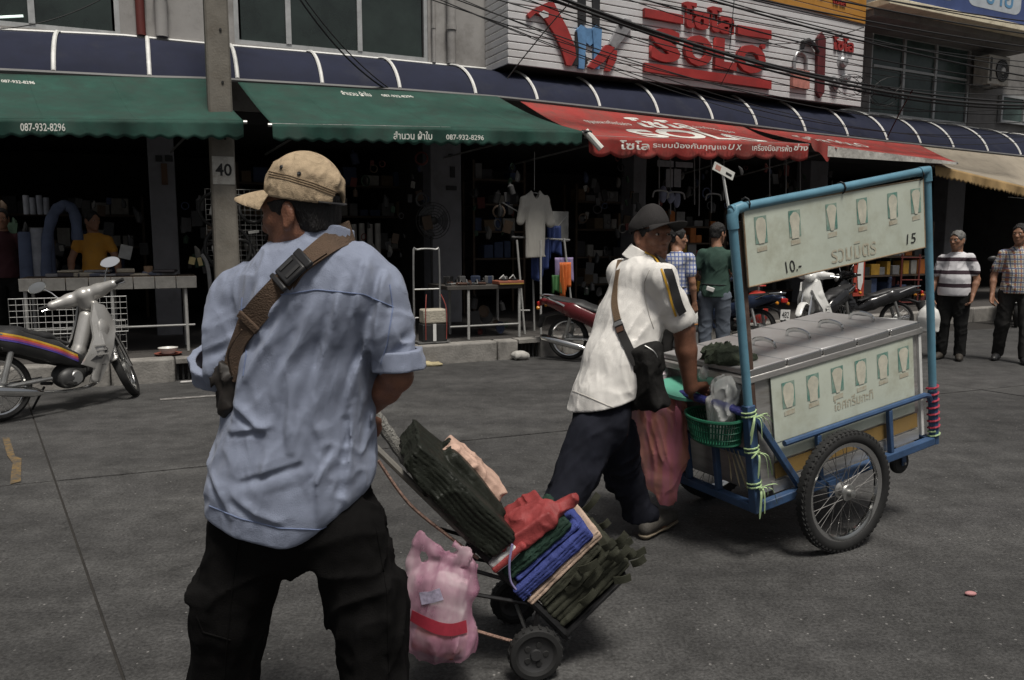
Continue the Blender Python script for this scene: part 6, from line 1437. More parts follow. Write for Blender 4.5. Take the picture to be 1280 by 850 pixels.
# ================================================================ the hand trolley with folded cloth
def trolley():
    g0 = ground(668, 846); h = Vector((0.985, 0.17, 0)).normalized(); e = Vector((-h.y, h.x, 0))
    pl = lambda x, y, off=0.0: onplane(x, y, g0 + e * (0.03 + off), e)
    B0 = pl(706, 792); T0 = pl(476, 566)
    rd = (T0 - B0).normalized(); nd = rd.cross(e).normalized()
    if nd.z < 0: nd = -nd
    R3 = np.array([[rd[i], nd[i], e[i]] for i in range(3)]); LEN = (T0 - B0).length
    TF = lambda s, n, y: np.array(B0 + rd * s + nd * n + e * y)
    SEP = 0.33
    t = thing('hand_trolley', 'black two-wheeled folding hand trolley tilted back under folded cloth', 'trolley', tuple(g0))
    BK = M('worn_black_tube', (0.020, 0.020, 0.021), 0.5, 0.3, var=0.35, vs=14); GREY = M('grey_tube', (0.20, 0.19, 0.17), 0.55, 0.3, var=0.3, vs=20)
    FOAM = M('ragged_grey_foam', (0.20, 0.195, 0.18), 0.95, var=0.4, vs=45, bump=1.0, bs=140)
    for y in (0.0, SEP):
        MB().tube([TF(-0.02, 0, y), TF(LEN * 0.5, 0, y)], 0.016, 8).build('rail', BK, t)
        MB().tube([TF(LEN * 0.49, 0, y), TF(LEN * 1.10, 0, y)], 0.012, 8).build('upper_rail', GREY, t)
    MB().tube(arc([TF(LEN * 1.09, 0, 0), TF(LEN * 1.14, 0, 0.05), TF(LEN * 1.16, 0, SEP / 2), TF(LEN * 1.14, 0, SEP - .05), TF(LEN * 1.09, 0, SEP)], 6), 0.012, 8).build('handle', GREY, t)
    p0 = onplane(462, 512, g0 + e * (0.03 + SEP), e); p1 = onplane(516, 590, g0 + e * (0.03 + SEP), e)
    MB().tube([p0 + (p1 - p0) * (k / 12) + Vector((0, 0, .012)) for k in range(13)], [0.024 + 0.003 * math.sin(k * 2.7) for k in range(13)], 10).build('foam_grip', FOAM, t)
    for s in (0.02, 0.16, LEN * .5, LEN * .75): MB().tube([TF(s, 0, 0), TF(s, 0, SEP)], 0.010, 6).build('cross_bar', BK, t)
    # base plate and its brackets
    MB().box((0, 0.15, SEP / 2), (0.012, 0.30, SEP + 0.04), Matrix(((rd.x, nd.x, e.x, B0.x), (rd.y, nd.y, e.y, B0.y), (rd.z, nd.z, e.z, B0.z), (0, 0, 0, 1)))).build('base_plate', BK, t, bevel=0.003)
    # wheels
    for y in (-0.045, SEP + 0.045):
        c = g0 + e * (0.03 + y) ; c.z = 0.094
        T = Matrix.Translation(c) @ Matrix(((h.x, 0, e.x, 0), (h.y, 0, e.y, 0), (0, 1, 0, 0), (0, 0, 0, 1)))
        w = MB().lathe([(0.062, -0.016), (0.072, -0.022), (0.088, -0.020), (0.094, -0.010), (0.094, 0.010), (0.088, 0.020), (0.072, 0.022), (0.062, 0.016)], 40, T, close=True).build('wheel', BLACK, t)
        MB().lathe([(0.0, -0.018), (0.018, -0.018), (0.02, -0.010), (0.05, -0.008), (0.062, -0.014), (0.062, 0.014), (0.05, 0.008), (0.02, 0.010), (0.018, 0.018), (0, 0.018)], 32, T).build('wheel_disc', M('dark_hub_plastic', (0.03, 0.03, 0.031), 0.5), w)
        for k in range(5):
            a = k * 2 * math.pi / 5
            MB().lathe([(0.0, -0.0115), (0.010, -0.0115), (0.012, -0.0085)], 10, T @ Matrix.Translation((0.035 * math.cos(a), 0.035 * math.sin(a), 0))).build('disc_hole', BLACK, w)
        for k in range(40):
            a = k * 2 * math.pi / 40
            if k % 2: MB().box((0.094, 0, 0), (0.004, 0.008, 0.030), T @ Matrix.Rotation(a, 4, 'Z')).build('tread_block', BLACK, w)
    ca = g0 + e * (-0.01); cb = g0 + e * (0.03 + SEP + .04); ca.z = cb.z = 0.094
    MB().tube([ca, cb], 0.008, 8).build('axle', STEEL, t)
    for y in (0.0, SEP):
        c = g0 + e * (0.03 + y); c.z = 0.094
        MB().tube([TF(0.14, 0, y), c], 0.009, 6).build('wheel_strut', BK, t); MB().tube([TF(0.02, 0, y), c], 0.009, 6).build('wheel_strut', BK, t)
    # folded-out rear legs and the rope that holds the pile
    q0, q1 = TF(0.34, 0, 0), np.array(pl(596, 668)); lg = np.array(pl(562, 716))
    for y in (0, SEP):
        off = np.array(e * y)
        MB().tube([TF(0.30, -0.01, y), np.array(pl(560, 704)) + off], 0.007, 6).build('rear_leg', BK, t); MB().tube([TF(0.17, -0.01, y), np.array(pl(548, 735)) + off], 0.007, 6).build('rear_leg', BK, t)
    MB().tube([np.array(pl(548, 735)), np.array(pl(548, 735)) + np.array(e * SEP)], 0.007, 6).build('rear_bar', BK, t)
    ROPE = M('braided_rope', (0.22, 0.14, 0.11), 0.9, var=0.5, vs=70, bump=0.8, bs=150)
    MB().tube(arc([TF(LEN * .99, -0.02, -0.02), TF(LEN * .8, -0.05, -0.02), TF(LEN * .6, -0.035, -0.02), TF(LEN * .47, -0.02, -0.02)], 6), 0.006, 6).build('rope', ROPE, t)
    MB().tube(arc([np.array(pl(556, 775)), np.array(pl(600, 790)), np.array(pl(652, 805))], 6), 0.006, 6).build('rope', ROPE, t)
    for k in range(5):
        MB().tube([TF(LEN * .5 + 0.006 * k + 0.022 * math.cos(a) * 0.2, 0.024 * math.cos(a), 0.024 * math.sin(a)) for a in np.linspace(0, 6.28, 12)], 0.006, 5, closed=True).build('rope_knot', BK, t)
    # ---- folded cloths
    def pack(name, lab, s0, s1, n0, n1, y0, y1, mat, ly=0, amp=0.010, seed=0.0, tilt=0.0, h_=0.0045, rd_=0.010, extra=None):
        c = TF((s0 + s1) / 2, (n0 + n1) / 2, (y0 + y1) / 2)
        Rt = R3 @ np.array(Matrix.Rotation(tilt, 3, 'Z'))
        S = SDF(*bounds(c, m=0.5 * math.hypot(math.hypot(s1 - s0, n1 - n0), y1 - y0) + 0.03), h_)
        S.boxr(c, ((s1 - s0) / 2, (n1 - n0) / 2, (y1 - y0) / 2), min(rd_, (s1 - s0) / 2 * 0.95), 0, Rt)
        if extra: extra(S, Rt, c)
        def dsp(P):
            q = (P - c) @ Rt
            lump = 0.35 if ly else 1.0
            d = -crease(P, tuple(Rt[:, 1]), 20, 4, amp * lump, seed) - crease(P, tuple(Rt[:, 2]), 24, 5, amp * .7 * lump, seed + 4)
            if ly:
                edge = np.clip((np.abs(q[:, 1]) - (n1 - n0) / 2 + 0.05) / 0.05, 0, 1) + np.clip((np.abs(q[:, 2]) - (y1 - y0) / 2 + 0.05) / 0.05, 0, 1)
                ph = (q[:, 0] + 0.010 * noise(P * 9 + seed)) / (s1 - s0) * ly; lay = np.floor(ph); d = d + (0.008 * (1 - np.abs(np.sin(ph * math.pi))) ** 2.5 + 0.008 * (_h3(lay.astype(np.int64) + 50, 3 + int(seed), 7) - 0.4)) * np.clip(edge, 0, 1)
            return d + noise(P * 40) * 0.0015
        S.disp(dsp)
        return tag(S.build(name, mat), lab, 'cloth', 'cloths piled on the trolley')
    C_ = lambda n, c, r=0.75: M(n, c, r, var=0.25, vs=10, bump=0.25, bs=260, spec=0.25, wrinkle=0.6, wr_s=(14, 14, 8))
    OL = C_('dark_olive_canvas', (0.030, 0.031, 0.021)); OL2 = C_('black_olive_nylon', (0.013, 0.015, 0.011), 0.45); BE = C_('dusty_beige_cotton', (0.42, 0.31, 0.24)); BLU = C_('royal_blue_cotton', (0.040, 0.055, 0.20)); GRN = C_('bottle_green_cotton', (0.012, 0.032, 0.022)); RED = C_('brick_red_nylon', (0.235, 0.040, 0.040), 0.55); WH = C_('white_cotton', (0.55, 0.54, 0.53)); SAL = C_('salmon_cotton', (0.46, 0.31, 0.245))
    pack('folded_cloth', 'thick bundle of dark olive canvas with loose tabs at the bottom of the pile', 0.015, 0.125, 0.01, 0.335, -0.01, SEP + .02, OL, 5, 0.016, 1.0)
    pack('folded_cloth', 'dark olive folded canvas lying just under the beige cloth', 0.125, 0.165, 0.02, 0.30, -0.015, SEP, OL, 3, 0.014, 9.0)
    pack('folded_cloth', 'dusty beige folded cloth between the olive and blue cloths', 0.166, 0.200, -0.01, 0.335, -0.02, SEP - .03, BE, 2, 0.006, 2.0)
    pack('folded_cloth', 'royal blue folded cloth stacked on the beige cloth', 0.201, 0.262, -0.02, 0.315, -0.03, SEP - .06, BLU, 5, 0.012, 3.0, 0.03)
    pack('folded_cloth', 'thin blue folded cloth peeping below the bottle green cloth', 0.262, 0.280, 0.02, 0.30, -0.02, SEP - .08, BLU, 2, 0.010, 13.0, 0.04)
    pack('folded_cloth', 'bottle green pleated cloth between the blue and red cloths', 0.280, 0.335, 0.0, 0.285, -0.025, SEP - .07, GRN, 7, 0.014, 4.0, 0.06)
    def peak(S, Rt, c):
        S.cone(TF(0.345, 0.22, 0.02), TF(0.325, 0.345, 0.03), 0.030, 0.009, 0.02, (tuple(e), 0.8)); S.cone(TF(0.39, 0.16, 0.05), TF(0.33, 0.33, 0.03), 0.045, 0.012, 0.03)
    pack('red_bag', 'crumpled brick red nylon bag with peaked corner on top of the pile', 0.338, 0.40, 0.05, 0.26, -0.03, SEP - .10, RED, 0, 0.012, 5.0, 0.16, extra=peak)
    pack('folded_cloth', 'white cloth with red band tucked under the red bag', 0.348, 0.395, -0.01, 0.10, -0.04, 0.14, WH, 2, 0.010, 6.0, 0.05)
    pack('red_band', 'red border strip lying across the white cloth by the rail', 0.352, 0.376, -0.014, 0.125, -0.046, 0.10, RED, 0, 0.006, 6.5, 0.05, h_=0.005, rd_=0.006)
    # big olive sheet folded along the rails
    S = SDF(*bounds(TF(0.38, 0.0, -.1), TF(0.92, 0.2, SEP), m=0.12), 0.0045)
    cs_ = TF(0.63, 0.07, 0.14)
    S.boxr(cs_, (0.235, 0.055, 0.20), 0.020, 0, R3); S.boxr(TF(0.58, 0.135, 0.20), (0.15, 0.022, 0.12), 0.018, 0.015, R3 @ np.array(Matrix.Rotation(.06, 3, 'Z')))
    def sheet_d(P):
        q = (P - cs_) @ R3
        edge = np.clip((np.abs(q[:, 0]) - .235 + .06) / .06, 0, 1) + np.clip((np.abs(q[:, 2]) - .20 + .06) / .06, 0, 1)
        ph = (q[:, 1] + .012 * noise(P * 7) + 0.03 * q[:, 0]) / .0155; lay = np.floor(ph)
        d = (.006 * (1 - np.abs(np.sin(ph * math.pi))) ** 2.5 + .010 * (_h3(lay.astype(np.int64) + 20, 5, 9) - .4)) * np.clip(edge, 0, 1)
        return d + .012 * noise(P * 5 + 2) - crease(P, tuple(rd), 11, 1.5, .012, 2.0, 4) - crease(P, tuple(rd * .8 + Vector((0, 0, .5))), 18, 3, .006, 6.0, 4)
    S.disp(sheet_d)
    tag(S.build('folded_sheet', OL2), 'big dark olive sheet folded lengthwise over the trolley rails', 'cloth', 'cloths piled on the trolley')
    pack('folded_cloth', 'salmon pink pleated cloth sticking out behind the olive sheet', 0.46, 0.72, 0.09, 0.18, 0.16, 0.36, SAL, 0, 0.014, 8.0, -0.06)
    rg = random.Random(11)
    for k in range(16):
        s, n_ = rg.uniform(0.02, 0.16), rg.uniform(0.10, 0.34); y_ = rg.uniform(-0.03, 0.0); L_ = rg.uniform(0.04, 0.09)
        a = TF(s, n_, y_ - 0.012); d_ = (nd * rg.uniform(0.4, 1) + rd * rg.uniform(-.6, .4)).normalized()
        if k % 3 == 0: a = TF(s, 0.335, rg.uniform(0, SEP)); d_ = (nd + rd * rg.uniform(-.5, .5)).normalized()
        P_ = [Vector(a), Vector(a) + d_ * L_ * .5 - e * 0.012, Vector(a) + d_ * L_ - e * 0.004]
        o = strap_mesh(arc(P_, 3), [Vector(-e)] * 7, 0.026, 0.005).build('canvas_tab', OL, bpy.data.objects['hand_trolley'])
    MB().tube(arc([TF(0.40, 0.10, -0.06), TF(0.36, 0.05, -0.06), TF(0.31, 0.01, -0.055), TF(0.27, 0.0, -0.05)], 5), 0.004, 5).build('tie_cord', M('lilac_cord', (0.25, 0.22, 0.4), 0.7), bpy.data.objects['hand_trolley'])
    # ---- pink carrier bag hanging on the rail
    Yp = B0.y - 0.10; A_ = lambda x, y, dy=0: np.array(at(x, y, Yp + dy)); 
    pm = bpy.data.materials.new('pink_carrier_plastic'); pm.use_nodes = True; n = pm.node_tree.nodes; L = pm.node_tree.links; b = n['Principled BSDF']
    tc = n.new('ShaderNodeTexCoord'); mp = n.new('ShaderNodeMapping'); mp.inputs['Scale'].default_value = (9, 9, 4); L.new(tc.outputs['Object'], mp.inputs[0]); nz = n.new('ShaderNodeTexNoise'); nz.inputs['Scale'].default_value = 1.6; nz.inputs['Detail'].default_value = 5; L.new(mp.outputs[0], nz.inputs[0])
    r = n.new('ShaderNodeValToRGB'); el = r.color_ramp.elements; el[0].position = 0.33; el[0].color = (0.38, 0.16, 0.25, 1); el[1].position = 0.66; el[1].color = (0.62, 0.44, 0.50, 1); x = el.new(0.5); x.color = (0.50, 0.27, 0.36, 1); L.new(nz.outputs[0], r.inputs[0]); L.new(r.outputs[0], b.inputs['Base Color'])
    b.inputs['Roughness'].default_value = 0.42; b.inputs['Specular IOR Level'].default_value = 0.3; b.inputs['Alpha'].default_value = 0.50
    nb = n.new('ShaderNodeTexNoise'); nb.noise_type = 'RIDGED_MULTIFRACTAL'; nb.inputs['Scale'].default_value = 1.8; nb.inputs['Distortion'].default_value = 0.5; L.new(mp.outputs[0], nb.inputs[0]); bp = n.new('ShaderNodeBump'); bp.inputs['Strength'].default_value = 0.9; bp.inputs['Distance'].default_value = 0.010; L.new(nb.outputs[0], bp.inputs['Height']); L.new(bp.outputs[0], b.inputs['Normal'])
    S = SDF(*bounds(A_(505, 660), A_(600, 830), m=0.11), 0.005)
    S.cone(A_(552, 735), A_(552, 785), 0.100, 0.105, 0.04, ((0, 1, 0), 1.35)); S.cone(A_(545, 790), A_(570, 795), 0.075, 0.07, 0.04); S.cone(A_(530, 725), A_(528, 800), 0.045, 0.05, 0.04)
    S.chain([A_(516, 735), A_(515, 705), A_(522, 678), A_(527, 668)], [0.035, 0.016, 0.012, 0.010], 0.02); S.chain([A_(588, 735), A_(588, 705), A_(580, 690), A_(572, 682)], [0.035, 0.018, 0.014, 0.012], 0.02)
    S.chain([A_(527, 672), A_(545, 690), A_(566, 700), A_(584, 694)], [0.012, 0.018, 0.018, 0.016], 0.02)
    S.disp(lambda P: -crease(P, (0.05, 0, 1), 24, 1.6, 0.014, 3.0, 4) - crease(P, (0.35, 0, 0.9), 26, 2.5, 0.009, 8.0, 4) + noise(P * 45) * 0.002)
    bag = tag(S.build('carrier_bag', pm), 'thin pink plastic carrier bag with a red printed band hanging on the trolley rail', 'bag')
    tr = bvh_of(bag)
    for nm, lab, pts, col in (('food_pack', 'white wrapped pack inside the pink carrier bag', [(A_(562, 740), (0.055, 0.04, 0.05)), (A_(558, 765), (0.06, 0.045, 0.04))], (0.55, 0.53, 0.52)), ('food_pack', 'reddish brown food pack at the bottom of the pink carrier bag', [(A_(545, 800), (0.075, 0.05, 0.035)), (A_(565, 795), (0.05, 0.05, 0.035))], (0.20, 0.06, 0.05))):
        S = SDF(*bounds(*[p for p, r_ in pts], m=0.12), 0.006)
        for p, r_ in pts: S.boxr(p, r_, 0.012, 0.01, np.array(Matrix.Rotation(0.3, 3, 'Y')))
        S.disp(lambda P: -crease(P, (0.5, 0, 1), 24, 6, 0.008, 1.0)); tag(S.build(nm, M('pack_%d' % int(col[0] * 100), col, 0.5, var=0.2)), lab, 'food pack')
    mb, P_, N_ = band(tr, [(516, 768), (530, 776), (548, 785), (566, 787), (582, 782)], 0.040, 0.001, 40, 0.008, 20); mb.build('printed_band', M('red_print', (0.24, 0.02, 0.035), 0.5, var=0.2, vs=30), bag)
    mb, P_, N_ = band(tr, [(526, 748), (540, 746), (552, 742)], 0.040, 0.001, 14, 0.002, 2); mb.build('printed_panel', M('grey_violet_print', (0.30, 0.27, 0.36), 0.5, var=0.5, vs=60), bag)
    MB().lathe([(0.0, -0.03), (0.006, -0.02), (0.010, 0.0), (0.0, 0.006)], 8, Matrix.Translation(A_(545, 818))).build('dripping_corner', WH, bag)
trolley()
# ================================================================ motorcycles (x forward, y left, z up)
def motorcycle(label, loc, heading, lean, paint, accent, seat_m, steer=0.0, sc=1.0, h=0.011, stripes=False, plate=None, front_only=False, shield=None, text=None, mirror_m=BLACKP):
    root = thing('motorcycle', label, 'motorcycle', loc, 'parked motorcycles', rot=(lean, 0, heading)); root.scale = (sc,) * 3
    root.rotation_mode = 'XYZ'
    shield = shield or paint
    WB, RW = 1.22, 0.285
    FX = WB
    def wheel(x, par=None, M_=Matrix.Identity(4), drum=0.07):
        T = M_ @ Matrix.Translation((x, 0, RW)) @ Matrix.Rotation(math.pi / 2, 4, 'X')
        w = MB().lathe([(RW - 0.058, -0.022), (RW - 0.03, -0.036), (RW - 0.008, -0.026), (RW, 0), (RW - 0.008, 0.026), (RW - 0.03, 0.036), (RW - 0.058, 0.022)], 40, T, close=True).build('wheel', BLACK, root)
        MB().lathe([(RW - 0.056, -0.021), (RW - 0.07, -0.016), (RW - 0.074, 0), (RW - 0.07, 0.016), (RW - 0.056, 0.021)], 40, T, close=True).build('rim', CHROME, w)
        MB().lathe([(0, -0.05), (drum * .5, -0.05), (drum, -0.03), (drum, 0.03), (drum * .5, 0.05), (0, 0.05)], 20, T).build('hub', STEEL, w)
        sp = MB()
        for k in range(28):
            a = k * 2 * math.pi / 28; b = a + (0.5 if k % 2 else -0.5); s = 0.02 if k % 4 < 2 else -0.02
            sp.tube([T @ Vector((drum * .9 * math.cos(b), drum * .9 * math.sin(b), s)), T @ Vector(((RW - .072) * math.cos(a), (RW - .072) * math.sin(a), 0))], 0.002, 4)
        o = sp.build('spokes', STEEL, w); o['kind'] = 'stuff'
        return w
    # steering assembly turned about the steering axis
    PV = Vector((FX - 0.30, 0, 0.86)); SA = Vector((-0.42, 0, 1)).normalized()
    ST = Matrix.Translation(PV) @ Matrix.Rotation(steer, 4, SA) @ Matrix.Translation(-PV)
    wheel(0.0, drum=0.075)
    wheel(FX, M_=ST)
    for y in (-0.065, 0.065): MB().tube([ST @ Vector((FX, y, RW)), ST @ Vector((FX - 0.10, y, 0.52)), ST @ Vector((FX - 0.20, y, 0.72))], [0.018, 0.020, 0.016], 8).build('fork_leg', CHROME, root)
    def SD(lo, hi): return SDF(lo, hi, h)
    S = SD((FX - .40, -.14, .20), (FX + .40, .14, .72))
    for k in range(9):
        a0, a1 = math.radians(35 + k * 14), math.radians(35 + (k + 1) * 14)
        S.cone((FX + (RW + .035) * math.cos(a0), 0, RW + (RW + .035) * math.sin(a0)), (FX + (RW + .035) * math.cos(a1), 0, RW + (RW + .035) * math.sin(a1)), 0.052, 0.052, 0.01, ((math.cos(a0), 0, math.sin(a0)), 3.2))
    S.cone((FX - .03, 0, RW), (FX - .03, 0, RW + .0), RW + 0.012, RW + 0.012, 0, None, 'sub')
    o = S.build('front_fender', shield, root); o.data.transform(ST)
    # leg shield and front cowl
    S = SD((FX - .75, -.34, .15), (FX + .05, .34, 1.2))
    for s in (-1, 1):
        S.chain([(FX - .32, .09 * s, .90), (FX - .31, .15 * s, .70), (FX - .37, .175 * s, .48), (FX - .44, .14 * s, .25)], [0.05, 0.06, 0.065, 0.05], 0.04, ((0.35, 1.0 * s, 0.1), 2.2))
    S.chain([(FX - .30, 0, .90), (FX - .24, 0, .70), (FX - .29, 0, .50)], [0.07, 0.09, 0.07], 0.04, ((1, 0, 0.3), 1.5))
    S.chain([(FX - .36, 0, .80), (FX - .48, 0, .50), (FX - .62, 0, .36)], [0.07, 0.06, 0.06], 0.03, ((1, 0, 1), 1.3))
    ls = S.build('leg_shield', shield, root)
    for s in (-1, 1):
        poly = [(-.36, .93), (-.26, .90), (-.18, .78), (-.19, .66), (-.27, .50), (-.34, .33), (-.40, .20), (-.49, .22), (-.46, .34), (-.58, .39), (-.50, .50), (-.43, .62), (-.40, .78)]
        def yy(x, z): return s * (0.125 + 0.075 * math.sin(min(1, max(0, (z - .18) / .6)) * math.pi) - 0.5 * max(0, x + .26) ** 1.2)
        n_ = len(poly); m_ = MB(); m_.add([(FX + x, yy(x, z), z) for x, z in poly] + [(FX + x * 0.985 - .005, yy(x, z) - s * .03, z) for x, z in poly] + [(FX - .36, s * .215, .55)], [(i, (i + 1) % n_, 2 * n_) for i in range(n_)] + [(i, (i + 1) % n_, n_ + (i + 1) % n_, n_ + i) for i in range(n_)])
        m_.build('side_fairing', shield, root, sharp=28)
        ip = [(-.40, .60), (-.33, .50), (-.40, .42), (-.53, .41)]
        MB().add([(FX + x, s * (.212 if i in (1, 2) else .19), z) for i, (x, z) in enumerate(ip)] + [(FX + x, s * .17, z) for x, z in ip], [(0, 1, 2, 3), (0, 1, 5, 4), (1, 2, 6, 5), (2, 3, 7, 6), (3, 0, 4, 7)]).build('intake', BLACKP, ls)
    for s in (-1, 1):
        for k in range(3): MB().box((FX - .405 + .012 * k, .212 * s, .54 - .04 * k), (0.10, 0.012, 0.012), Matrix.Identity(4)).build('vent_slat', shield, ls)
    # handlebar cover, headlight, grips, mirrors
    S = SD((FX - .62, -.34, .82), (FX - .05, .34, 1.16))
    S.cone((FX - .33, 0, .92), (FX - .38, 0, 1.0), 0.075, 0.07, 0.03); S.chain([(FX - .41, -.27, 1.0), (FX - .36, -.13, 1.0), (FX - .33, 0, 1.0), (FX - .36, .13, 1.0), (FX - .41, .27, 1.0)], [0.042, 0.062, 0.075, 0.062, 0.042], 0.03); S.ell((FX - .265, 0, .965), (0.06, 0.085, 0.06), 0.02)
    hb = S.build('handlebar_cover', paint, root); hb.data.transform(ST)
    MB().lathe([(0, 0.035), (0.04, 0.028), (0.065, 0.005), (0.068, -0.01)], 20, ST @ Matrix.Translation((FX - .225, 0, .965)) @ Matrix.Rotation(math.radians(75), 4, 'Y')).build('headlight', M('headlamp_glass', (0.5, 0.5, 0.48), 0.1, var=0.1), root)
    for s in (-1, 1):
        MB().tube([ST @ Vector((FX - .40, .24 * s, 1.0)), ST @ Vector((FX - .46, .37 * s, 1.0))], 0.017, 8).build('grip', BLACK, root)
        MB().tube([ST @ Vector((FX - .36, .25 * s, .995)), ST @ Vector((FX - .40, .37 * s, .985))], 0.006, 6).build('brake_lever', CHROME, root)
        MB().tube([ST @ Vector((FX - .37, .19 * s, 1.02)), ST @ Vector((FX - .36, .24 * s, 1.12)), ST @ Vector((FX - .38, .28 * s, 1.17))], 0.006, 6).build('mirror_stem', CHROME, root)
        Mm = ST @ Matrix.Translation((FX - .40, .32 * s, 1.20)) @ Matrix.Rotation(-0.25 * s, 4, 'Z')
        mi = MB().lathe([(0, 0.018), (0.6, 0.014), (0.95, 0.0), (1.0, -0.010)], 20, Mm @ Matrix.Rotation(math.pi / 2, 4, 'Y') @ Matrix.Diagonal((0.048, 0.085, 1, 1))).build('mirror', mirror_m, root)
        MB().lathe([(0, -0.0115), (0.94, -0.0112)], 20, Mm @ Matrix.Rotation(math.pi / 2, 4, 'Y') @ Matrix.Diagonal((0.048, 0.085, 1, 1))).build('mirror_glass', M('mirror_face', (0.9, 0.9, 0.9), 0.03, 1.0, var=0), mi)
    # rear body, seat, tail
    S = SD((-.42, -.20, .35), (FX - .45, .20, .86))
    for s in (-1, 1): S.chain([(FX - .50, .06 * s, .40), (.45, .10 * s, .53), (.12, .11 * s, .66), (-.22, .06 * s, .75)], [0.06, 0.095, 0.095, 0.055], 0.04, ((0, 1, 0), 1.8))
    S.ell((-.30, 0, .75), (0.10, 0.07, 0.045), 0.03)
    bd = S.build('side_body', accent, root)
    if stripes:
        tr = bvh_of(bd)
        for s in (-1, 1):
            for k, (c, w_) in enumerate((((0.42, 0.26, 0.03), 0.016), ((0.45, 0.10, 0.03), 0.016), ((0.28, 0.06, 0.18), 0.016), ((0.08, 0.06, 0.28), 0.014))):
                P_ = []; N_ = []
                for q in range(22):
                    x = lerp(FX - .56, -.10, q / 21); z = lerp(.45, .745, q / 21) + 0.020 - 0.017 * k + 0.025 * math.sin(q / 21 * 3.1)
                    hit, nn, i_, d_ = tr.ray_cast(Vector((x, 0.4 * s, z)), Vector((0, -s, 0)))
                    if hit is not None: P_.append(hit + nn * 0.001 if nn.y * s > 0 else hit - nn * 0.001); N_.append(nn if nn.y * s > 0 else -nn)
                if len(P_) > 4: strap_mesh(P_, N_, w_, 0.0015).build('colour_stripe', M('decal_%d' % k, c, 0.35, var=0.25, vs=14), bd)
    S = SD((-.32, -.18, .50), (FX - .45, .18, .90)); S.chain([(FX - .62, 0, .585), (.40, 0, .665), (.15, 0, .735), (-.18, 0, .795)], [0.06, 0.115, 0.125, 0.09], 0.03, ((0, 0, 1), 2.4)); S.build('seat', seat_m, root)
    MB().tube(arc([(.02, .13, .72), (-.18, .12, .80), (-.34, .06, .83), (-.36, 0, .83), (-.34, -.06, .83), (-.18, -.12, .80), (.02, -.13, .72)], 4), 0.012, 8).build('grab_rail', CHROME, root)
    MB().box((-.385, 0, .72), (0.04, 0.13, 0.07)).build('tail_light', M('red_lens', (0.35, 0.015, 0.012), 0.2, var=0), root, bevel=0.015)
    for s in (-1, 1): MB().lathe([(0, .02), (.02, .014), (.026, 0), (.012, -.03)], 12, Matrix.Translation((-.36, .12 * s, .68)) @ Matrix.Rotation(-1.5, 4, 'Y')).build('indicator', M('amber_lens', (0.5, 0.2, 0.02), 0.2, var=0), root)
    S = SD((-.45, -.12, .30), (.15, .12, .76)); S.chain([(.08, 0, .60), (-.14, 0, .62), (-.34, 0, .56), (-.40, 0, .42)], [0.05, 0.055, 0.05, 0.045], 0.02, ((0, 0, 1), 2.0)); S.build('rear_fender', BLACKP, root)
    if plate:
        pl_ = MB().box((-.42, 0, .52), (0.006, 0.21, 0.15), Matrix.Identity(4)).build('licence_plate', M('plate_white', (0.6, 0.6, 0.58), 0.5, var=0.1), root)
        text_fit(plate, lambda x, y, z: Vector((-.4245, -x, .52 + y)), -.08, .08, -.045, .045, 'plate_number', BLACKP, pl_, bold=0.01)
    # engine, exhaust, swing arm, shocks, chain case, stand, pegs
    S = SD((.25, -.19, .14), (FX - .38, .19, .50)); S.ell((.62, 0, .30), (0.15, 0.10, 0.12), 0.02); S.ell((.56, -.10, .28), (0.10, 0.06, 0.09), 0.02); S.cone((.68, 0, .32), (.86, 0, .36), 0.08, 0.07, 0.02); S.disp(lambda P: 0.006 * np.sin(P[:, 0] * 160) * (P[:, 0] > .72)); S.build('engine', M('engine_black', (0.05, 0.05, 0.05), 0.5, 0.4, var=0.4, vs=12), root)
    MB().lathe([(0, .03), (.05, .028), (.066, .01), (.07, -.01)], 20, Matrix.Translation((.60, -.13, .28)) @ Matrix.Rotation(math.pi / 2, 4, 'X')).build('engine_cover', STEEL, root)
    MB().tube(arc([(.84, -.06, .30), (.80, -.10, .20), (.55, -.13, .17), (.25, -.15, .20)], 5), 0.016, 8).build('exhaust_pipe', CHROME, root)
    MB().tube([(.28, -.15, .20), (.20, -.155, .215), (-.28, -.165, .31), (-.31, -.166, .315)], [0.022, 0.043, 0.046, 0.03], 14).build('muffler', CHROME, root)
    for s in (-1, 1):
        MB().tube([(.42, .07 * s, .30), (0, .085 * s, RW)], 0.018, 8).build('swing_arm', STEEL, root)
        MB().tube([(0.0, .10 * s, .32), (.10, .115 * s, .62)], 0.024, 10).build('shock_absorber', STEEL, root)
        MB().tube([(.52, .10 * s, .24), (.52, .25 * s, .24)], 0.016, 8).build('foot_peg', BLACK, root)
    MB().tube([(.45, .10, .22), (.40, .26, .005)], 0.010, 6).build('side_stand', BLACKP, root)
    if text:
        text_fit(text, lambda x, y, z: Vector((FX - .44 + x, -.163 + y * 0.35 - 0.02, .36 + y)), 0, 0.14, 0, 0.022, 'side_lettering', BLACKP, ls, bold=0.01)
    return root
def place_bike(front_px, rear_px, **k):
    f_, r_ = ground(*front_px), ground(*rear_px); d = f_ - r_
    return (r_.x, r_.y, 0.0), math.atan2(d.y, d.x), d.length / 1.22
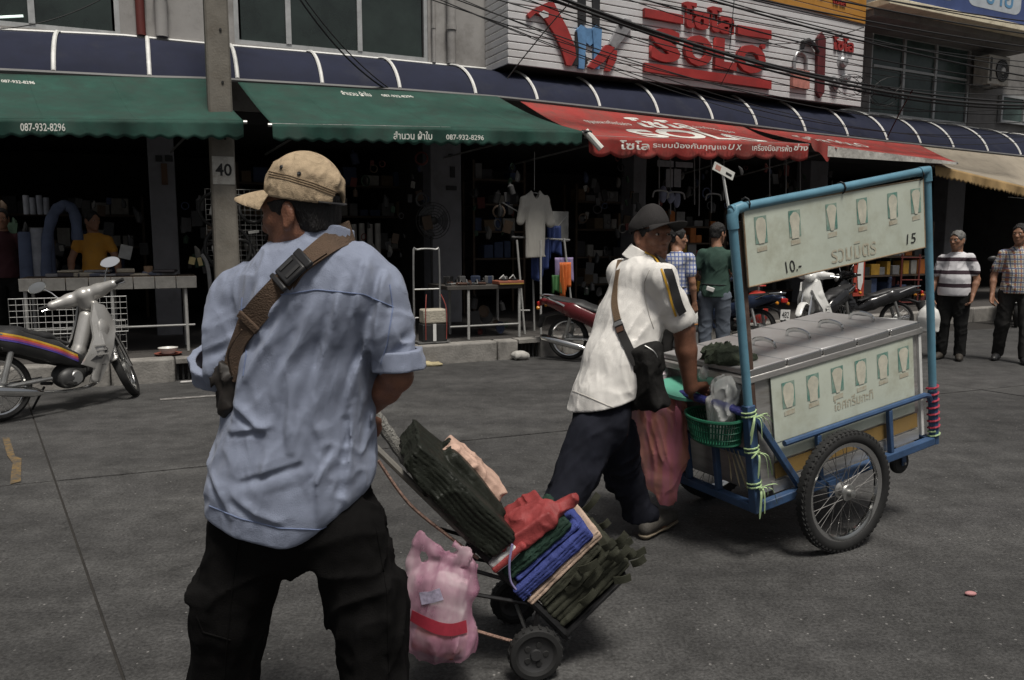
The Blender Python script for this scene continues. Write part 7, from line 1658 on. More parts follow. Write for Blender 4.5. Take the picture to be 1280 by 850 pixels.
SILV = M('silver_paint', (0.44, 0.43, 0.41), 0.30, 0.45, var=0.06, vs=3, coat=0.4, dirt=(0.36, 0.35, 0.33), dirt_s=5); BLKP = M('black_gloss', (0.012, 0.012, 0.013), 0.22, var=0.1, coat=0.4); REDP = M('dark_red_gloss', (0.10, 0.012, 0.015), 0.28, var=0.1, coat=0.4); WHP = M('pearl_white_paint', (0.62, 0.62, 0.60), 0.28, var=0.06, coat=0.4); SEAT = M('black_vinyl_seat', (0.022, 0.022, 0.023), 0.5, var=0.15, bump=0.2, bs=180); BLUP = M('dark_blue_gloss', (0.02, 0.03, 0.06), 0.28, var=0.1, coat=0.4)
loc, hd, sc_ = place_bike((158, 497), (2, 527))
motorcycle('silver motorcycle with rainbow side stripes parked beside the kerb', loc, hd, math.radians(-5), SILV, M('dark_side_panel', (0.03, 0.03, 0.03), 0.4), SEAT, steer=0.85, sc=sc_ * 1.05, h=0.009, stripes=True, text='SUZUKI', mirror_m=M('pale_mirror_shell', (0.7, 0.7, 0.68), 0.3, var=0.05))
KB = lambda u, w, z=0.0: tuple(F(u, w, z))
u_, _ = FU(706, 440, -0.45)
motorcycle('dark red motorcycle backed against the kerb beside the clothes stand', KB(u_ + 0.12, -0.35), yaw(u_) + math.radians(-55), math.radians(5), REDP, REDP, SEAT, h=0.013, sc=0.98)
u_, _ = FU(1000, 420, -0.6)
motorcycle('white-fronted motorcycle parked behind the cart, nose to the road', KB(u_ + 1.0, -0.55), yaw(u_) + math.radians(-168), math.radians(5), WHP, BLKP, SEAT, steer=0.3, h=0.013)
u_, _ = FU(1092, 420, -0.5)
motorcycle('black motorcycle with a white licence plate behind the cart', KB(u_ + 0.2, -0.75), yaw(u_) + math.radians(150), math.radians(4), BLKP, BLKP, SEAT, h=0.013, plate='715', sc=0.95)
u_, _ = FU(1238, 420, -0.1)
motorcycle('black motorcycle parked between the striped-shirt man and the plaid-shirt man', KB(u_ + 0.4, -0.30), yaw(u_) + math.radians(-150), math.radians(5), WHP, BLKP, SEAT, h=0.014)
u_, _ = FU(935, 425, -0.6)
motorcycle('dark blue motorcycle with number plate beside the red gas cylinder', KB(u_ + 0.1, -0.7), yaw(u_) + math.radians(95), math.radians(4), BLUP, BLUP, SEAT, h=0.014, plate='482', sc=0.95)
# ================================================================ people along the shops
def pattern_material(name, base, kind):
    m = bpy.data.materials.new(name); m.use_nodes = True; n = m.node_tree.nodes; L = m.node_tree.links; b = n['Principled BSDF']; b.inputs['Roughness'].default_value = 0.85; b.inputs['Specular IOR Level'].default_value = 0.15
    tc = n.new('ShaderNodeTexCoord'); sp = n.new('ShaderNodeSeparateXYZ'); L.new(tc.outputs['Object'], sp.inputs[0])
    nz = n.new('ShaderNodeTexNoise'); nz.inputs['Scale'].default_value = 4; L.new(tc.outputs['Object'], nz.inputs[0])
    def stripe(src, scale, off, lo, wob=0.0):
        a = n.new('ShaderNodeMath'); a.operation = 'MULTIPLY_ADD'; a.inputs[1].default_value = scale; a.inputs[2].default_value = off; L.new(src, a.inputs[0]); last = a
        if wob:
            w = n.new('ShaderNodeMath'); w.operation = 'MULTIPLY_ADD'; w.inputs[1].default_value = wob; L.new(nz.outputs[0], w.inputs[0]); L.new(a.outputs[0], w.inputs[2]); last = w
        f = n.new('ShaderNodeMath'); f.operation = 'FRACT'; L.new(last.outputs[0], f.inputs[0])
        g = n.new('ShaderNodeMath'); g.operation = 'LESS_THAN'; g.inputs[1].default_value = lo; L.new(f.outputs[0], g.inputs[0]); return g.outputs[0]
    def mix(fac, c, prev):
        x = n.new('ShaderNodeMix'); x.data_type = 'RGBA'; L.new(fac, x.inputs[0]); L.new(prev, x.inputs[6]) if not isinstance(prev, tuple) else setattr(x.inputs[6], 'default_value', prev); x.inputs[7].default_value = c; return x.outputs[2]
    if kind == 'bands':
        o = mix(stripe(sp.outputs[2], 6.2, 0.27, 0.30, 0.12), (0.045, 0.030, 0.038, 1), base)
        o2 = stripe(sp.outputs[2], 31.0, 0.3, 0.3, 0.1); o = mix(o2, (0.40, 0.39, 0.42, 1), o) if False else o
    elif kind == 'plaid':
        o = mix(stripe(sp.outputs[0], 20, 0.1, 0.28), (0.30, 0.14, 0.12, 1), base); o = mix(stripe(sp.outputs[2], 18, 0.3, 0.26), (0.15, 0.17, 0.25, 1), o); o = mix(stripe(sp.outputs[2], 18, 0.75, 0.12), (0.38, 0.26, 0.10, 1), o); o = mix(stripe(sp.outputs[0], 20, 0.6, 0.12), (0.10, 0.13, 0.20, 1), o)
    else:
        o = mix(stripe(sp.outputs[0], 26, 0.1, 0.3), (0.10, 0.14, 0.32, 1), base); o = mix(stripe(sp.outputs[2], 22, 0.3, 0.3), (0.12, 0.16, 0.34, 1), o)
    L.new(o, b.inputs['Base Color']); return m
rb = random.Random(9)
def bystander(label, base, face, H, top, bot, skin, hair, arms, legs=0.0, cut_sleeve=0.62, hem=0.50, look=None, fat=1.0, shoes=BLACKP, hh=0.009, long_hair=False, lower=True):
    """base: point on the ground; face: direction; arms: {'L': (elbow, wrist), 'R': ...} in body frame (right, forward, up) as fractions of height"""
    f = Vector(face).normalized(); r = Vector((f.y, -f.x, 0)); b0 = Vector(base)
    sway = rb.uniform(-.02, .02); tw = rb.uniform(-.05, .05)
    Q = lambda x, y, z: np.array(b0 + r * ((x + sway * math.sin(min(1, z / .6) * 1.57) * (1.3 - z)) * H) + f * ((y + tw * x * z) * H) + Vector((0, 0, (z + (0.05 * x * (1 if sway > 0 else -1) if z > .45 else 0)) * H)))
    R = basis(look or face, math.radians(3)); hc = Q(0, 0.022, 0.925)
    k = H / 1.72
    J = dict(chest=Q(0, 0, .73), waist=Q(0, .012 * fat, .62), hip=Q(0, 0, .53), neck=Q(0, 0, .825), headbase=head_pt(hc, R, -0.03, 0, -0.07, k), shL=Q(-.095, 0, .785), shR=Q(.095, 0, .785),
             hpL=Q(-.055, 0, .50), hpR=Q(.055, 0, .50), knL=Q(-.06 - legs * .2, .012 + legs * .5, .275), knR=Q(.06 + legs * .2, .012 - legs * .3, .275), anL=Q(-.065 - legs * .3, legs, .05), anR=Q(.065 + legs * .3, -legs, .05), toeL=Q(-.08 - legs * .3, .10 + legs, .018), toeR=Q(.08 + legs * .3, .10 - legs, .018))
    for s in 'LR':
        e_, w_ = arms[s][0], arms[s][1]; J['el' + s] = Q(*e_); J['wr' + s] = Q(*w_)
        d = Vector(J['wr' + s] - J['el' + s]).normalized(); J['hd' + s] = d if len(arms[s]) < 3 else tuple(Q(*arms[s][2]) - J['wr' + s]); J['hn' + s] = tuple(Q(0, .02, 0) - Q(.04 if s == 'R' else -.04, 0, 0)); J['hc' + s] = 0.5; J['hs' + s] = -1 if s == 'R' else 1
    lo, hi = bounds(*[v for q, v in J.items() if q[:2] not in ('hd', 'hn', 'hs', 'hc')], hc, m=0.17); S = SDF(lo, hi, hh)
    body_core(S, J, 0.9 * fat, f); add_head(S, hc, R, k, 1.1); body = S.build('person', skin); tag(body, label, 'person', 'people by the shops')
    hair_for(hc, R, hair, body, 0.007, sc=k, low=-0.05 if not long_hair else -0.10, front=0.080, thick=0.007, back=0.02 if long_hair else 0.0)
    add_eyes(hc, R, body, k)
    lo, hi = bounds(J['shL'], J['shR'], Q(-.2, -.1, hem - .04), Q(.2, .14, .85), J['elL'], J['elR'], m=0.08); S = SDF(lo, hi, hh * .9)
    S.cone(J['shL'], J['shR'], 0.054 * k, 0.054 * k, 0.04); S.cone(J['chest'], J['neck'] - V3(0, 0, .03), 0.105 * k, 0.074 * k, 0.05)
    S.chain([Q(0, 0, .74), Q(0, .012 * fat, .63), Q(0, .006, .54), Q(0, 0, hem - .04)], [0.145 * k, 0.148 * k * fat, 0.162 * k * fat, 0.168 * k * fat], 0.04, (f, 1.22))
    for s in 'LR': S.chain([J['sh' + s], lerp(J['sh' + s], J['el' + s], cut_sleeve)], [0.055 * k, 0.060 * k], 0.025)
    S.disp(lambda P: -crease(P, (0.2, 0.1, 1), 13, 2.4, 0.013, 1.0 + H * 7) - crease(P, (0.8, 0.2, 0.6), 16, 3.5, 0.008, 5.0))
    S.cut(Q(0, 0, hem), (0, 0, -1), 0.01); S.cone(J['neck'] - V3(0, 0, .02), J['headbase'], 0.058 * k, 0.07 * k, 0.004, None, 'sub')
    sh = S.build('shirt', top, body)
    S = SDF(*bounds(J['neck'], m=0.14), 0.007); S.cone(J['neck'] - V3(0, 0, .03), J['neck'] + V3(0, 0, .022), 0.082 * k, 0.072 * k, 0); S.cut(J['neck'] + V3(0, 0, .02), (0, 0, 1)); S.cut(J['neck'] - V3(0, 0, .025), (0, 0, -1)); S.cone(J['neck'] - V3(0, 0, .05), J['neck'] + V3(0, 0, .06), 0.066 * k, 0.062 * k, 0, None, 'sub'); S.build('collar', top, sh)
    if lower:
        lo, hi = bounds(J['anL'], J['anR'], Q(-.12, -.1, .6), Q(.12, .1, .6), m=0.10); S = SDF(lo, hi, hh)
        S.cone(Q(0, 0, .59), Q(0, 0, .52), 0.130 * k * fat, 0.136 * k * fat, 0.03, (f, 1.3))
        for s in 'LR': S.chain([J['hp' + s], J['kn' + s], J['an' + s] + V3(0, 0, .0)], [0.098 * k * fat, 0.078 * k, 0.066 * k], 0.02)
        S.disp(lambda P: -crease(P, (0.1, 0, 1), 13, 2.4, 0.012, 3.0 + H) - crease(P, (1, .3, .3), 17, 5, 0.009, 6.0)); S.cut((0, 0, b0.z + 0.05), (0, 0, -1)); S.build('trousers', bot, body)
        MB().tube([Vector(Q(0.083 * fat * math.cos(a), 0.066 * fat * math.sin(a), .585)) for a in np.linspace(0, 6.28, 24)[:-1]], 0.016, 6, closed=True, flat=0.4, up=(0, 0, 1)).build('belt', BLACKP, body)
    for s in 'LR':
        S = SDF(*bounds(J['an' + s], J['toe' + s], m=0.10), 0.008); shoe(S, J['an' + s], J['toe' + s], b0.z); S.build('shoe', shoes, body)
    return body, J, Q, sh
DARKT = M('black_trousers', (0.012, 0.012, 0.012), 0.9, var=0.2, spec=0.12); GREYT = M('charcoal_trousers', (0.028, 0.027, 0.026), 0.9, var=0.25, vs=8, spec=0.12); JEAN = M('worn_blue_jeans', (0.085, 0.10, 0.125), 0.9, var=0.35, vs=5, bump=0.2, bs=200)
down = {'L': ((-.125, -.01, .62), (-.13, .02, .47)), 'R': ((.125, -.01, .62), (.13, .02, .47))}
# striped polo man with a white bag
p = ground(1187, 449)
st_, J1, Q1, _ = bystander('grey-haired man in white polo with dark bands, holding a white carrier bag', p, (-0.62, -0.78, 0), 1.62, pattern_material('banded_polo', (0.56, 0.55, 0.57, 1), 'bands'), DARKT, SKIN2, HAIRG, {'R': ((.145, -.01, .62), (.15, .06, .50)), 'L': ((-.145, -.02, .62), (-.13, .03, .50))}, look=(-0.85, -0.5, 0), fat=1.16, shoes=M('dark_sandals', (0.03, 0.025, 0.02), 0.7))
S = SDF(*bounds(J1['wrR'], m=0.45), 0.009); a = J1['wrR'] - V3(0, 0.0, .06)
S.chain([a + V3(-.02, -.02, 0), a + V3(-.05, -.06, -.22)], [0.03, 0.13], 0.03, ((0.6, 0.8, 0), 1.6)); S.cone(a + V3(-.05, -.06, -.20), a + V3(-.04, -.06, -.36), 0.13, 0.12, 0.04, ((0.6, 0.8, 0), 1.6))
S.disp(lambda P: -crease(P, (0.1, 0, 1), 14, 3, 0.02, 1.0)); S.cut(a + V3(0, 0, -.44), (0, 0, -1), .03)
tag(S.build('carrier_bag', M('white_carrier_plastic', (0.6, 0.6, 0.58), 0.4, var=0.06)), 'white plastic carrier bag in the hand of the grey-haired man', 'bag')
# spectacles
Rg = basis((-0.85, -0.5, 0)); hg = Q1(0, .022, .925)
for s in (-1, 1): MB().tube([Vector(head_pt(hg, Rg, 0.10, 0.031 * s + 0.019 * math.cos(a), 0.004 + 0.015 * math.sin(a), .94)) for a in np.linspace(0, 6.28, 14)[:-1]], 0.002, 4, closed=True).build('spectacle_rim', BLACKP, st_)
p = ground(1262, 452)
bystander('man in multicolour plaid shirt and dark trousers walking past the beige awning', p, (-0.55, -0.83, 0), 1.70, pattern_material('plaid_shirt', (0.48, 0.46, 0.42, 1), 'plaid'), GREYT, SKIN2, HAIR, {'R': ((.15, -.01, .63), (.15, .05, .49)), 'L': ((-.145, -.02, .63), (-.12, .05, .50))}, legs=0.07, look=(-0.8, -0.6, 0))
p = ground(893, 462)
gm, Jg, Qg, sg_ = bystander('man in dark green T-shirt and jeans standing with his back to the road', p, (0.35, 0.94, 0), 1.70, M('dark_green_tshirt', (0.028, 0.060, 0.046), 0.9, var=0.15, bump=0.2, bs=200), JEAN, SKIN2, HAIR, {'R': ((.14, .02, .64), (.10, .12, .66)), 'L': ((-.145, .0, .64), (-.10, .12, .60))}, look=(0.75, 0.6, 0))
MB().box((0, 0, 0), (0.09, 0.012, 0.05), Matrix.Translation(Qg(-.02, -.085, .555)) @ Matrix.Rotation(-.35, 4, 'Z') @ Matrix.Rotation(0.3, 4, 'Y')).build('belt_tag', WHITEM, gm, bevel=0.01)
p = ground(841, 462)
bystander('man in white and blue check shirt standing beside the man in green', p, (0.6, 0.8, 0), 1.64, pattern_material('blue_check_shirt', (0.50, 0.51, 0.53, 1), 'check'), GREYT, SKIN2, HAIR, down, look=(0.95, -0.2, 0))
# behind the cloth table
w0 = F(FU(121, 350, 1.75)[0], 1.75, KZ)
yw, Jy, Qy, sy = bystander('woman in orange-yellow V-neck T-shirt leaning her hands on the tiled table', w0, (0.30, -0.95, 0), 1.60, M('orange_yellow_tshirt', (0.46, 0.22, 0.03), 0.85, var=0.12, dirt=(0.36, 0.2, 0.06), dirt_s=9), DARKT, SKIN2, HAIR, {'R': ((.155, .03, .63), (.15, .10, .51)), 'L': ((-.155, .03, .63), (-.17, .10, .51))}, look=(0.85, -0.5, 0), fat=0.9, cut_sleeve=0.45, long_hair=True)
w1 = F(FU(6, 350, 1.9)[0], 1.9, KZ)
bystander('man in dark maroon T-shirt standing at the dark end of the cloth stall', w1, (0.5, -0.85, 0), 1.62, M('maroon_tshirt', (0.05, 0.016, 0.02), 0.9, var=0.15), DARKT, SKIN2, HAIR, {'R': ((.14, .05, .64), (.08, .13, .74)), 'L': ((-.145, .0, .63), (-.14, .04, .5))})
# ================================================================ goods in front of and inside the shops
rg = random.Random(21)
def FPt(px, py, w): u, z = FU(px, py, w); return F(u, w, z)
def prof(name, col, **k): return M(name, col, k.pop('r', 0.7), var=k.pop('var', 0.25), vs=k.pop('vs', 8), **k)
DW = prof('dark_wood', (0.07, 0.05, 0.035)); GT = prof('grimy_tile', (0.16, 0.155, 0.145), bump=0.2, bs=40); LEG = prof('painted_leg', (0.30, 0.30, 0.29)); WIRE2 = prof('galvanised_wire', (0.40, 0.40, 0.39), r=0.5)
def table(label, px0, px1, pyt, w0, w1, legs, mat=DW, zfloor=KZ, tile=False, lower=None, cat='table'):
    a, z = FU(px0, pyt, w0); b, _ = FU(px1, pyt, w0)
    t = thing('stall_table', label, cat, F((a + b) / 2, w0, zfloor))
    MB().fbox(a, b, w0 + 0.02, w1, z - 0.05, z).build('table_top', mat, t, bevel=0.004)
    if tile:
        n = int((b - a) / 0.20)
        for i in range(n):
            u0 = lerp(a, b, i / n); u1 = lerp(a, b, (i + 1) / n)
            MB().fbox(u0 + 0.004, u1 - 0.004, w0, w0 + 0.018, z - 0.13, z + 0.002).build('edge_tile', GT, t, bevel=0.003)
    for q in legs:
        u = lerp(a, b, q)
        for w in (w0 + 0.05, w1 - 0.05): MB().tube([F(u, w, zfloor), F(u, w, z - 0.05)], 0.018, 8).build('leg', LEG, t)
    if lower:
        zl_ = lerp(zfloor, z, lower); MB().tube([F(a + .04, w0 + .05, zl_), F(b - .04, w0 + .05, zl_)], 0.013, 6).build('rail', LEG, t)
    return t, a, b, z
def grid_panel(label, px0, px1, py0, py1, w, pitch=0.062, r=0.0028, name='wire_grid'):
    a, zt = FU(px0, py0, w); b, _ = FU(px1, py0, w); zb = FU(px0, py1, w)[1]
    t = thing(name, label, 'wire grid', F((a + b) / 2, w, zb), 'wire grid panels')
    MB().tube([F(a, w, zb), F(b, w, zb), F(b, w, zt), F(a, w, zt)], 0.006, 6, closed=True).build('frame', WIRE2, t)
    m_ = MB(); n = int((b - a) / pitch); k = int((zt - zb) / pitch)
    for i in range(1, n): u = lerp(a, b, i / n); m_.tube([F(u, w, zb), F(u, w, zt)], r, 4)
    for i in range(1, k): z = lerp(zb, zt, i / k); m_.tube([F(a, w + .005, z), F(b, w + .005, z)], r, 4)
    o = m_.build('wires', WIRE2, t); o['kind'] = 'stuff'
    return t
def cloth_blob(name, label, cat, pts, mat, h=0.010, amp=0.014, seed=0.0, d=(0.1, 0, 1), fr=14, group=None, al=2.5):
    S = SDF(*bounds(*[p for p, r in pts], m=0.3), h)
    for i in range(len(pts)):
        p, r = pts[i]; S.ell(np.array(p, float), r, 0.05)
    S.disp(lambda P: -crease(P, d, fr, al, amp, seed))
    return tag(S.build(name, mat), label, cat, group)

# ---- cloth stall on the left
tb, ta, tb_, tz = table('long stall table with a tiled front edge behind the silver motorcycle', 22, 246, 349, 0.55, 1.25, (0.03, 0.5, 0.93), tile=True, lower=0.35)
grid_panel('wide wire grid panel hung under the tiled table', 10, 158, 374, 420, 0.50)
grid_panel('short wire grid panel standing behind the silver motorcycle leg shield', 66, 157, 404, 440, 0.62)
CL = [prof('cloth_grey', (0.16, 0.16, 0.17)), prof('cloth_dark', (0.05, 0.045, 0.05)), prof('cloth_cream', (0.28, 0.25, 0.20)), prof('cloth_slate', (0.09, 0.10, 0.14))]
cn = ['grey', 'dark', 'cream', 'slate blue']
for i in range(9):
    u = lerp(ta + .25, tb_ - .25, (i + 0.5) / 9); k = i % 4; z = tz + 0.002
    for j in range(rg.choice((1, 2))):
        hgt = rg.uniform(0.025, 0.05); o = MB().box((0, 0, hgt / 2), (rg.uniform(.18, .26), rg.uniform(.2, .3), hgt), FM(u, 0.92, z) @ Matrix.Rotation(rg.uniform(-.15, .15), 4, 'Z')).build('folded_cloth', CL[(k + j) % 4], bevel=0.012); z += hgt + .002
        tag(o, 'folded %s cloth lying flat on the tiled stall table' % cn[(k + j) % 4], 'cloth', 'folded cloths on the tiled table')
def roll(px, py0, py1, w, r, mat, label, grp, zb=None):
    u, zt = FU(px, py0, w); z0 = FU(px, py1, w)[1] if zb is None else zb
    t = MB().lathe([(0.012, zt - z0 + .0), (r * .96, zt - z0), (r, zt - z0 - .015), (r, 0.015), (r * .96, 0), (0.012, 0)], 18, Matrix.Translation(F(u, w, z0)) @ Matrix.Rotation(rg.uniform(-.04, .04), 4, 'X')).build('fabric_roll', mat)
    return tag(t, label, 'fabric roll', grp)
DEN = prof('denim_blue', (0.07, 0.09, 0.15), bump=0.2, bs=120); GRC = prof('pale_grey_cloth', (0.22, 0.23, 0.26))
for px, y0, mt, lb in ((30, 290, DEN, 'denim blue'), (47, 285, GRC, 'pale grey'), (58, 293, DEN, 'denim blue')):
    roll(px, y0, 352, 1.5, 0.075, mt, '%s fabric roll standing on end behind the tiled table' % lb, 'upright fabric rolls')
for k, px in enumerate((32, 40, 49, 57)):
    roll(px, 244 + 3 * (k % 2), 268, 2.6, 0.035, GRC, 'slim pale roll on the dark shelf above the fabric rolls', 'slim rolls on the shelf', None)
A1 = [FPt(58, 345, 1.45), FPt(59, 300, 1.45), FPt(66, 270, 1.45), FPt(76, 258, 1.45), FPt(86, 258, 1.45), FPt(94, 270, 1.45), FPt(97, 300, 1.45)]
mb = MB().tube(arc(A1, 6), [0.060 + 0.005 * math.sin(i * 1.3) for i in range(37)], 14); tag(mb.build('bent_fabric_roll', DEN), 'pale blue fabric roll bent over into an arch beside the woman', 'fabric roll')
for k in range(5):
    roll(432 + 10 * k, 279 + k % 2, 322, 3.0, 0.045, prof('offwhite_cloth', (0.30, 0.29, 0.27)), 'slim off-white roll in the row behind the blue-shirted man', 'off-white rolls in a row')
m_ = MB().box((0, 0, 0), (0.13, 0.004, 0.16), FM(FU(157, 315, 1.3)[0], 1.3, FU(157, 315, 1.3)[1]) @ Matrix.Rotation(0.25, 4, 'Y')); tag(m_.build('paper_sheet', prof('grey_paper', (0.34, 0.34, 0.33))), 'grey paper sheet hanging beside the woman in yellow', 'paper')
u, z = FU(186, 348, 0.85); tag(MB().lathe([(0, 0.11), (0.045, 0.11), (0.048, 0.1), (0.048, 0.0), (0, 0)], 16, Matrix.Translation(F(u, 0.85, tz + .002))).build('tin_can', prof('rusty_tin', (0.20, 0.13, 0.08))), 'small brown tin on the tiled table near the pillar', 'tin')
# bowl on a saucer on the pavement
bp = F(FU(210, 437, 0.35)[0], 0.35, KZ + 0.004)
bw = thing('bowl', 'white bowl on a reddish plate on the pavement edge', 'bowl', bp)
MB().lathe([(0, 0.006), (0.12, 0.006), (0.145, 0.016), (0.14, 0.008), (0.12, 0.0), (0, 0.0)], 24, Matrix.Translation(bp)).build('plate', prof('red_plate', (0.16, 0.05, 0.035)), bw)
MB().lathe([(0.0, 0.022), (0.06, 0.022), (0.10, 0.075), (0.105, 0.075), (0.065, 0.012), (0, 0.008)], 24, Matrix.Translation(bp)).build('bowl_body', prof('white_enamel', (0.55, 0.54, 0.51), r=0.35), bw)
tag(MB().box((0, 0, 0.012), (0.2, 0.05, 0.02), FM(FU(238, 474, -.12)[0], -.12, 0.0)).build('litter_scrap', prof('litter_grey', (0.35, 0.34, 0.33)), bevel=.008), 'flattened pale litter in the gutter under the drain opening', 'litter')
# ---- rack with parts beside the pole
grid_panel('tall wire grid rack with bicycle parts hanging beside the pole', 256, 332, 236, 332, 1.6)
PART = prof('black_part', (0.02, 0.02, 0.02), r=0.5)
for cx, cy, r in ((270, 262, 0.20), (285, 310, 0.27), (300, 318, 0.18), (316, 262, 0.16), (268, 318, 0.14)):
    u, z = FU(cx, cy, 1.5); tag(MB().tube([F(u + r * math.cos(a), 1.5 + .02 * math.sin(3 * a), z + r * math.sin(a)) for a in np.linspace(0, 6.283, 29)[:-1]], 0.022, 8, closed=True).build('tyre_ring', PART), 'black bicycle tyre hung on the wire grid beside the pole', 'tyre', 'tyres on the wire grid rack')
for px, py, sz, c in ((265, 263, (.05, .02, .10), 'w'), (317, 290, (.13, .01, .035), 'w'), (268, 312, (.05, .02, .09), 'w'), (240, 326, (.07, .02, .09), 'y'), (250, 327, (.05, .02, .10), 'y')):
    u, z = FU(px, py, 1.45); tag(MB().box((0, 0, 0), sz, FM(u, 1.45, z) @ Matrix.Rotation(rg.uniform(-.3, .3), 4, 'Y')).build('price_card' if c == 'w' else 'part_packet', prof('card_white', (0.42, 0.42, 0.40)) if c == 'w' else prof('packet_yellow', (0.55, 0.45, 0.22)), bevel=.003), ('white price card clipped to the wire grid rack' if c == 'w' else 'pale yellow packet hanging left of the wire grid rack'), 'card' if c == 'w' else 'packet', 'cards on the wire grid rack' if c == 'w' else 'yellow packets by the rack')
tag(MB().tube(arc([FPt(252, 318, 1.1), FPt(258, 328, 1.1), FPt(262, 350, 1.1), FPt(263, 400, 1.1), FPt(263, 422, 1.1)], 5), 0.022, 8).build('bent_pipe', prof('grey_pvc', (0.3, 0.3, 0.3))), 'bent grey pipe standing beside the tiled table end', 'pipe')
# ---- dark shelving with boxes in each shop
def shelf(label, px0, px1, w, zs_, dens, cols, tagname, seed, z0=KZ, depth=0.4):
    r_ = random.Random(seed); a, b = FU(px0, 300, w)[0], FU(px1, 300, w)[0]
    t = thing('shelf_unit', label, 'shelf', F((a + b) / 2, w, z0), 'shop shelves')
    for u in (a, b):
        for ww in (w, w + depth): MB().fbox(u - .02, u + .02, ww - .02, ww + .02, z0, zs_[-1] + .3).build('upright', DW, t)
    for z in zs_: MB().fbox(a + 0.021, b - 0.021, w - .018, w + depth + .018, z - .03, z).build('shelf_board', DW, t)
    for z in zs_:
        u = a + .06
        while u < b - .15:
            ln = r_.uniform(.09, .26); hh = r_.uniform(.10, .30); c = r_.choice(cols)
            if r_.random() < dens and u + ln < b - .03:
                o = MB().fbox(u, u + ln, w + r_.uniform(.0, .06), w + .28, z + .002, z + hh).build('goods_box', c[1], bevel=.006)
                tag(o, '%s on %s' % (c[0], tagname), 'box', 'boxes on ' + tagname)
            u += ln + r_.uniform(.012, .05)
def cset(d): return [(n, prof('box_' + n.replace(' ', '_'), c)) for n, c in d.items()]
drab = cset({'grey carton': (0.14, 0.14, 0.14), 'brown carton': (0.13, 0.09, 0.055), 'dark carton': (0.04, 0.04, 0.045), 'dull blue carton': (0.04, 0.06, 0.12), 'pale carton': (0.28, 0.27, 0.25)})
brig = cset({'yellow tool case': (0.42, 0.24, 0.035), 'orange tool case': (0.40, 0.13, 0.03), 'red tool box': (0.28, 0.03, 0.025), 'dark tool box': (0.035, 0.035, 0.035), 'grey tool box': (0.2, 0.2, 0.2)})
shelf('dark back shelf behind the cloth stall', -20, 180, 5.2, (0.9, 1.4, 1.9), 0.8, drab, 'the dark back shelf of the cloth stall', 1)
shelf('dark shelf of cartons behind the man in blue', 300, 520, 4.2, (0.8, 1.35, 1.9, 2.4), 0.8, drab, 'the dark shelf behind the man in blue', 2)
shelf('shelf of cartons behind the display table', 592, 655, 3.2, (1.2, 1.65, 2.1, 2.5), 0.9, drab, 'the shelf behind the display table', 3)
shelf('shelf of yellow and red tool cases behind the man in green', 835, 905, 2.6, (0.55, 0.85, 1.15, 1.45, 1.75), 0.95, brig, 'the tool-case shelf', 4)
shelf('low shelf of tool cases behind the parked bikes', 925, 1010, 2.7, (0.5, 0.85, 1.2, 1.6, 2.0), 0.85, brig[2:] + drab[:3], 'the low shelf behind the bikes', 5)
shelf('rack of bright packets under the end of the cart board', 1080, 1165, 1.0, (0.5, 0.85, 1.2, 1.55), 0.9, brig + drab[3:], 'the rack under the cart board', 6, depth=0.32)
shelf('dark shelf of goods behind the clothes stand', 720, 800, 3.4, (0.7, 1.2, 1.7, 2.2), 0.8, drab + brig[3:], 'the dark shelf behind the clothes stand', 7)
# ---- hand truck with basket in front of the pillar
u0, u1 = FU(519, 410, 0.25)[0], FU(551, 410, 0.25)[0]; zt = FU(535, 312, 0.25)[1]
ht = thing('hand_truck', 'small steel hand truck with a woven basket at the kerb edge', 'hand truck', F((u0 + u1) / 2, 0.25, KZ))
MB().tube(arc([F(u0, .28, KZ + .05), F(u0, .28, zt - .08), F(u0 + .05, .28, zt), F(u1 - .05, .28, zt), F(u1, .28, zt - .08), F(u1, .28, KZ + .05)], 4), 0.013, 8).build('frame', STEEL, ht)
for z in (0.55, 0.9): MB().tube([F(u0, .28, z), F(u1, .28, z)], 0.010, 6).build('cross_bar', STEEL, ht)
MB().fbox(u0 - .02, u1 + .06, 0.06, 0.27, KZ + .006, KZ + .02).build('toe_plate', STEEL, ht)
for u in (u0 - .03, u1 + .03): MB().lathe([(0, -.02), (.06, -.02), (.075, 0), (.06, .02), (0, .02)], 18, FM(u, .33, KZ + .078) @ Matrix.Rotation(math.pi / 2, 4, 'Y')).build('wheel', BLACK, ht)
bk = thing('woven_basket', 'tan woven basket with red straps on the hand truck', 'basket', F((u0 + u1) / 2, .18, KZ + .02)); uc = (u0 + u1) / 2
zb0, zb1 = FU(540, 404, .15)[1], FU(540, 386, .15)[1]
MB().fbox(u0 + .05, u1 + .02, .06, .25, zb0, zb1).build('basket_body', prof('woven_tan', (0.36, 0.33, 0.27), bump=.8, bs=60), bk, bevel=.02); MB().fbox(u0 + .04, u1 + .02, .07, .25, KZ + .022, zb0 - .004).build('dark_box', PART, bk, bevel=.01)
MB().fbox(uc - .005, uc + .035, .045, .056, KZ + .03, zb0).build('white_strap', WHITEM, bk)
for u in (u0 + .07, u1): MB().tube(arc([F(u, .05, KZ + .05), F(u, .045, zb1), F(lerp(u, uc, .3), .10, zb1 + .18)], 4), 0.006, 5).build('red_strap', prof('red_strap', (0.25, 0.05, 0.04)), bk)
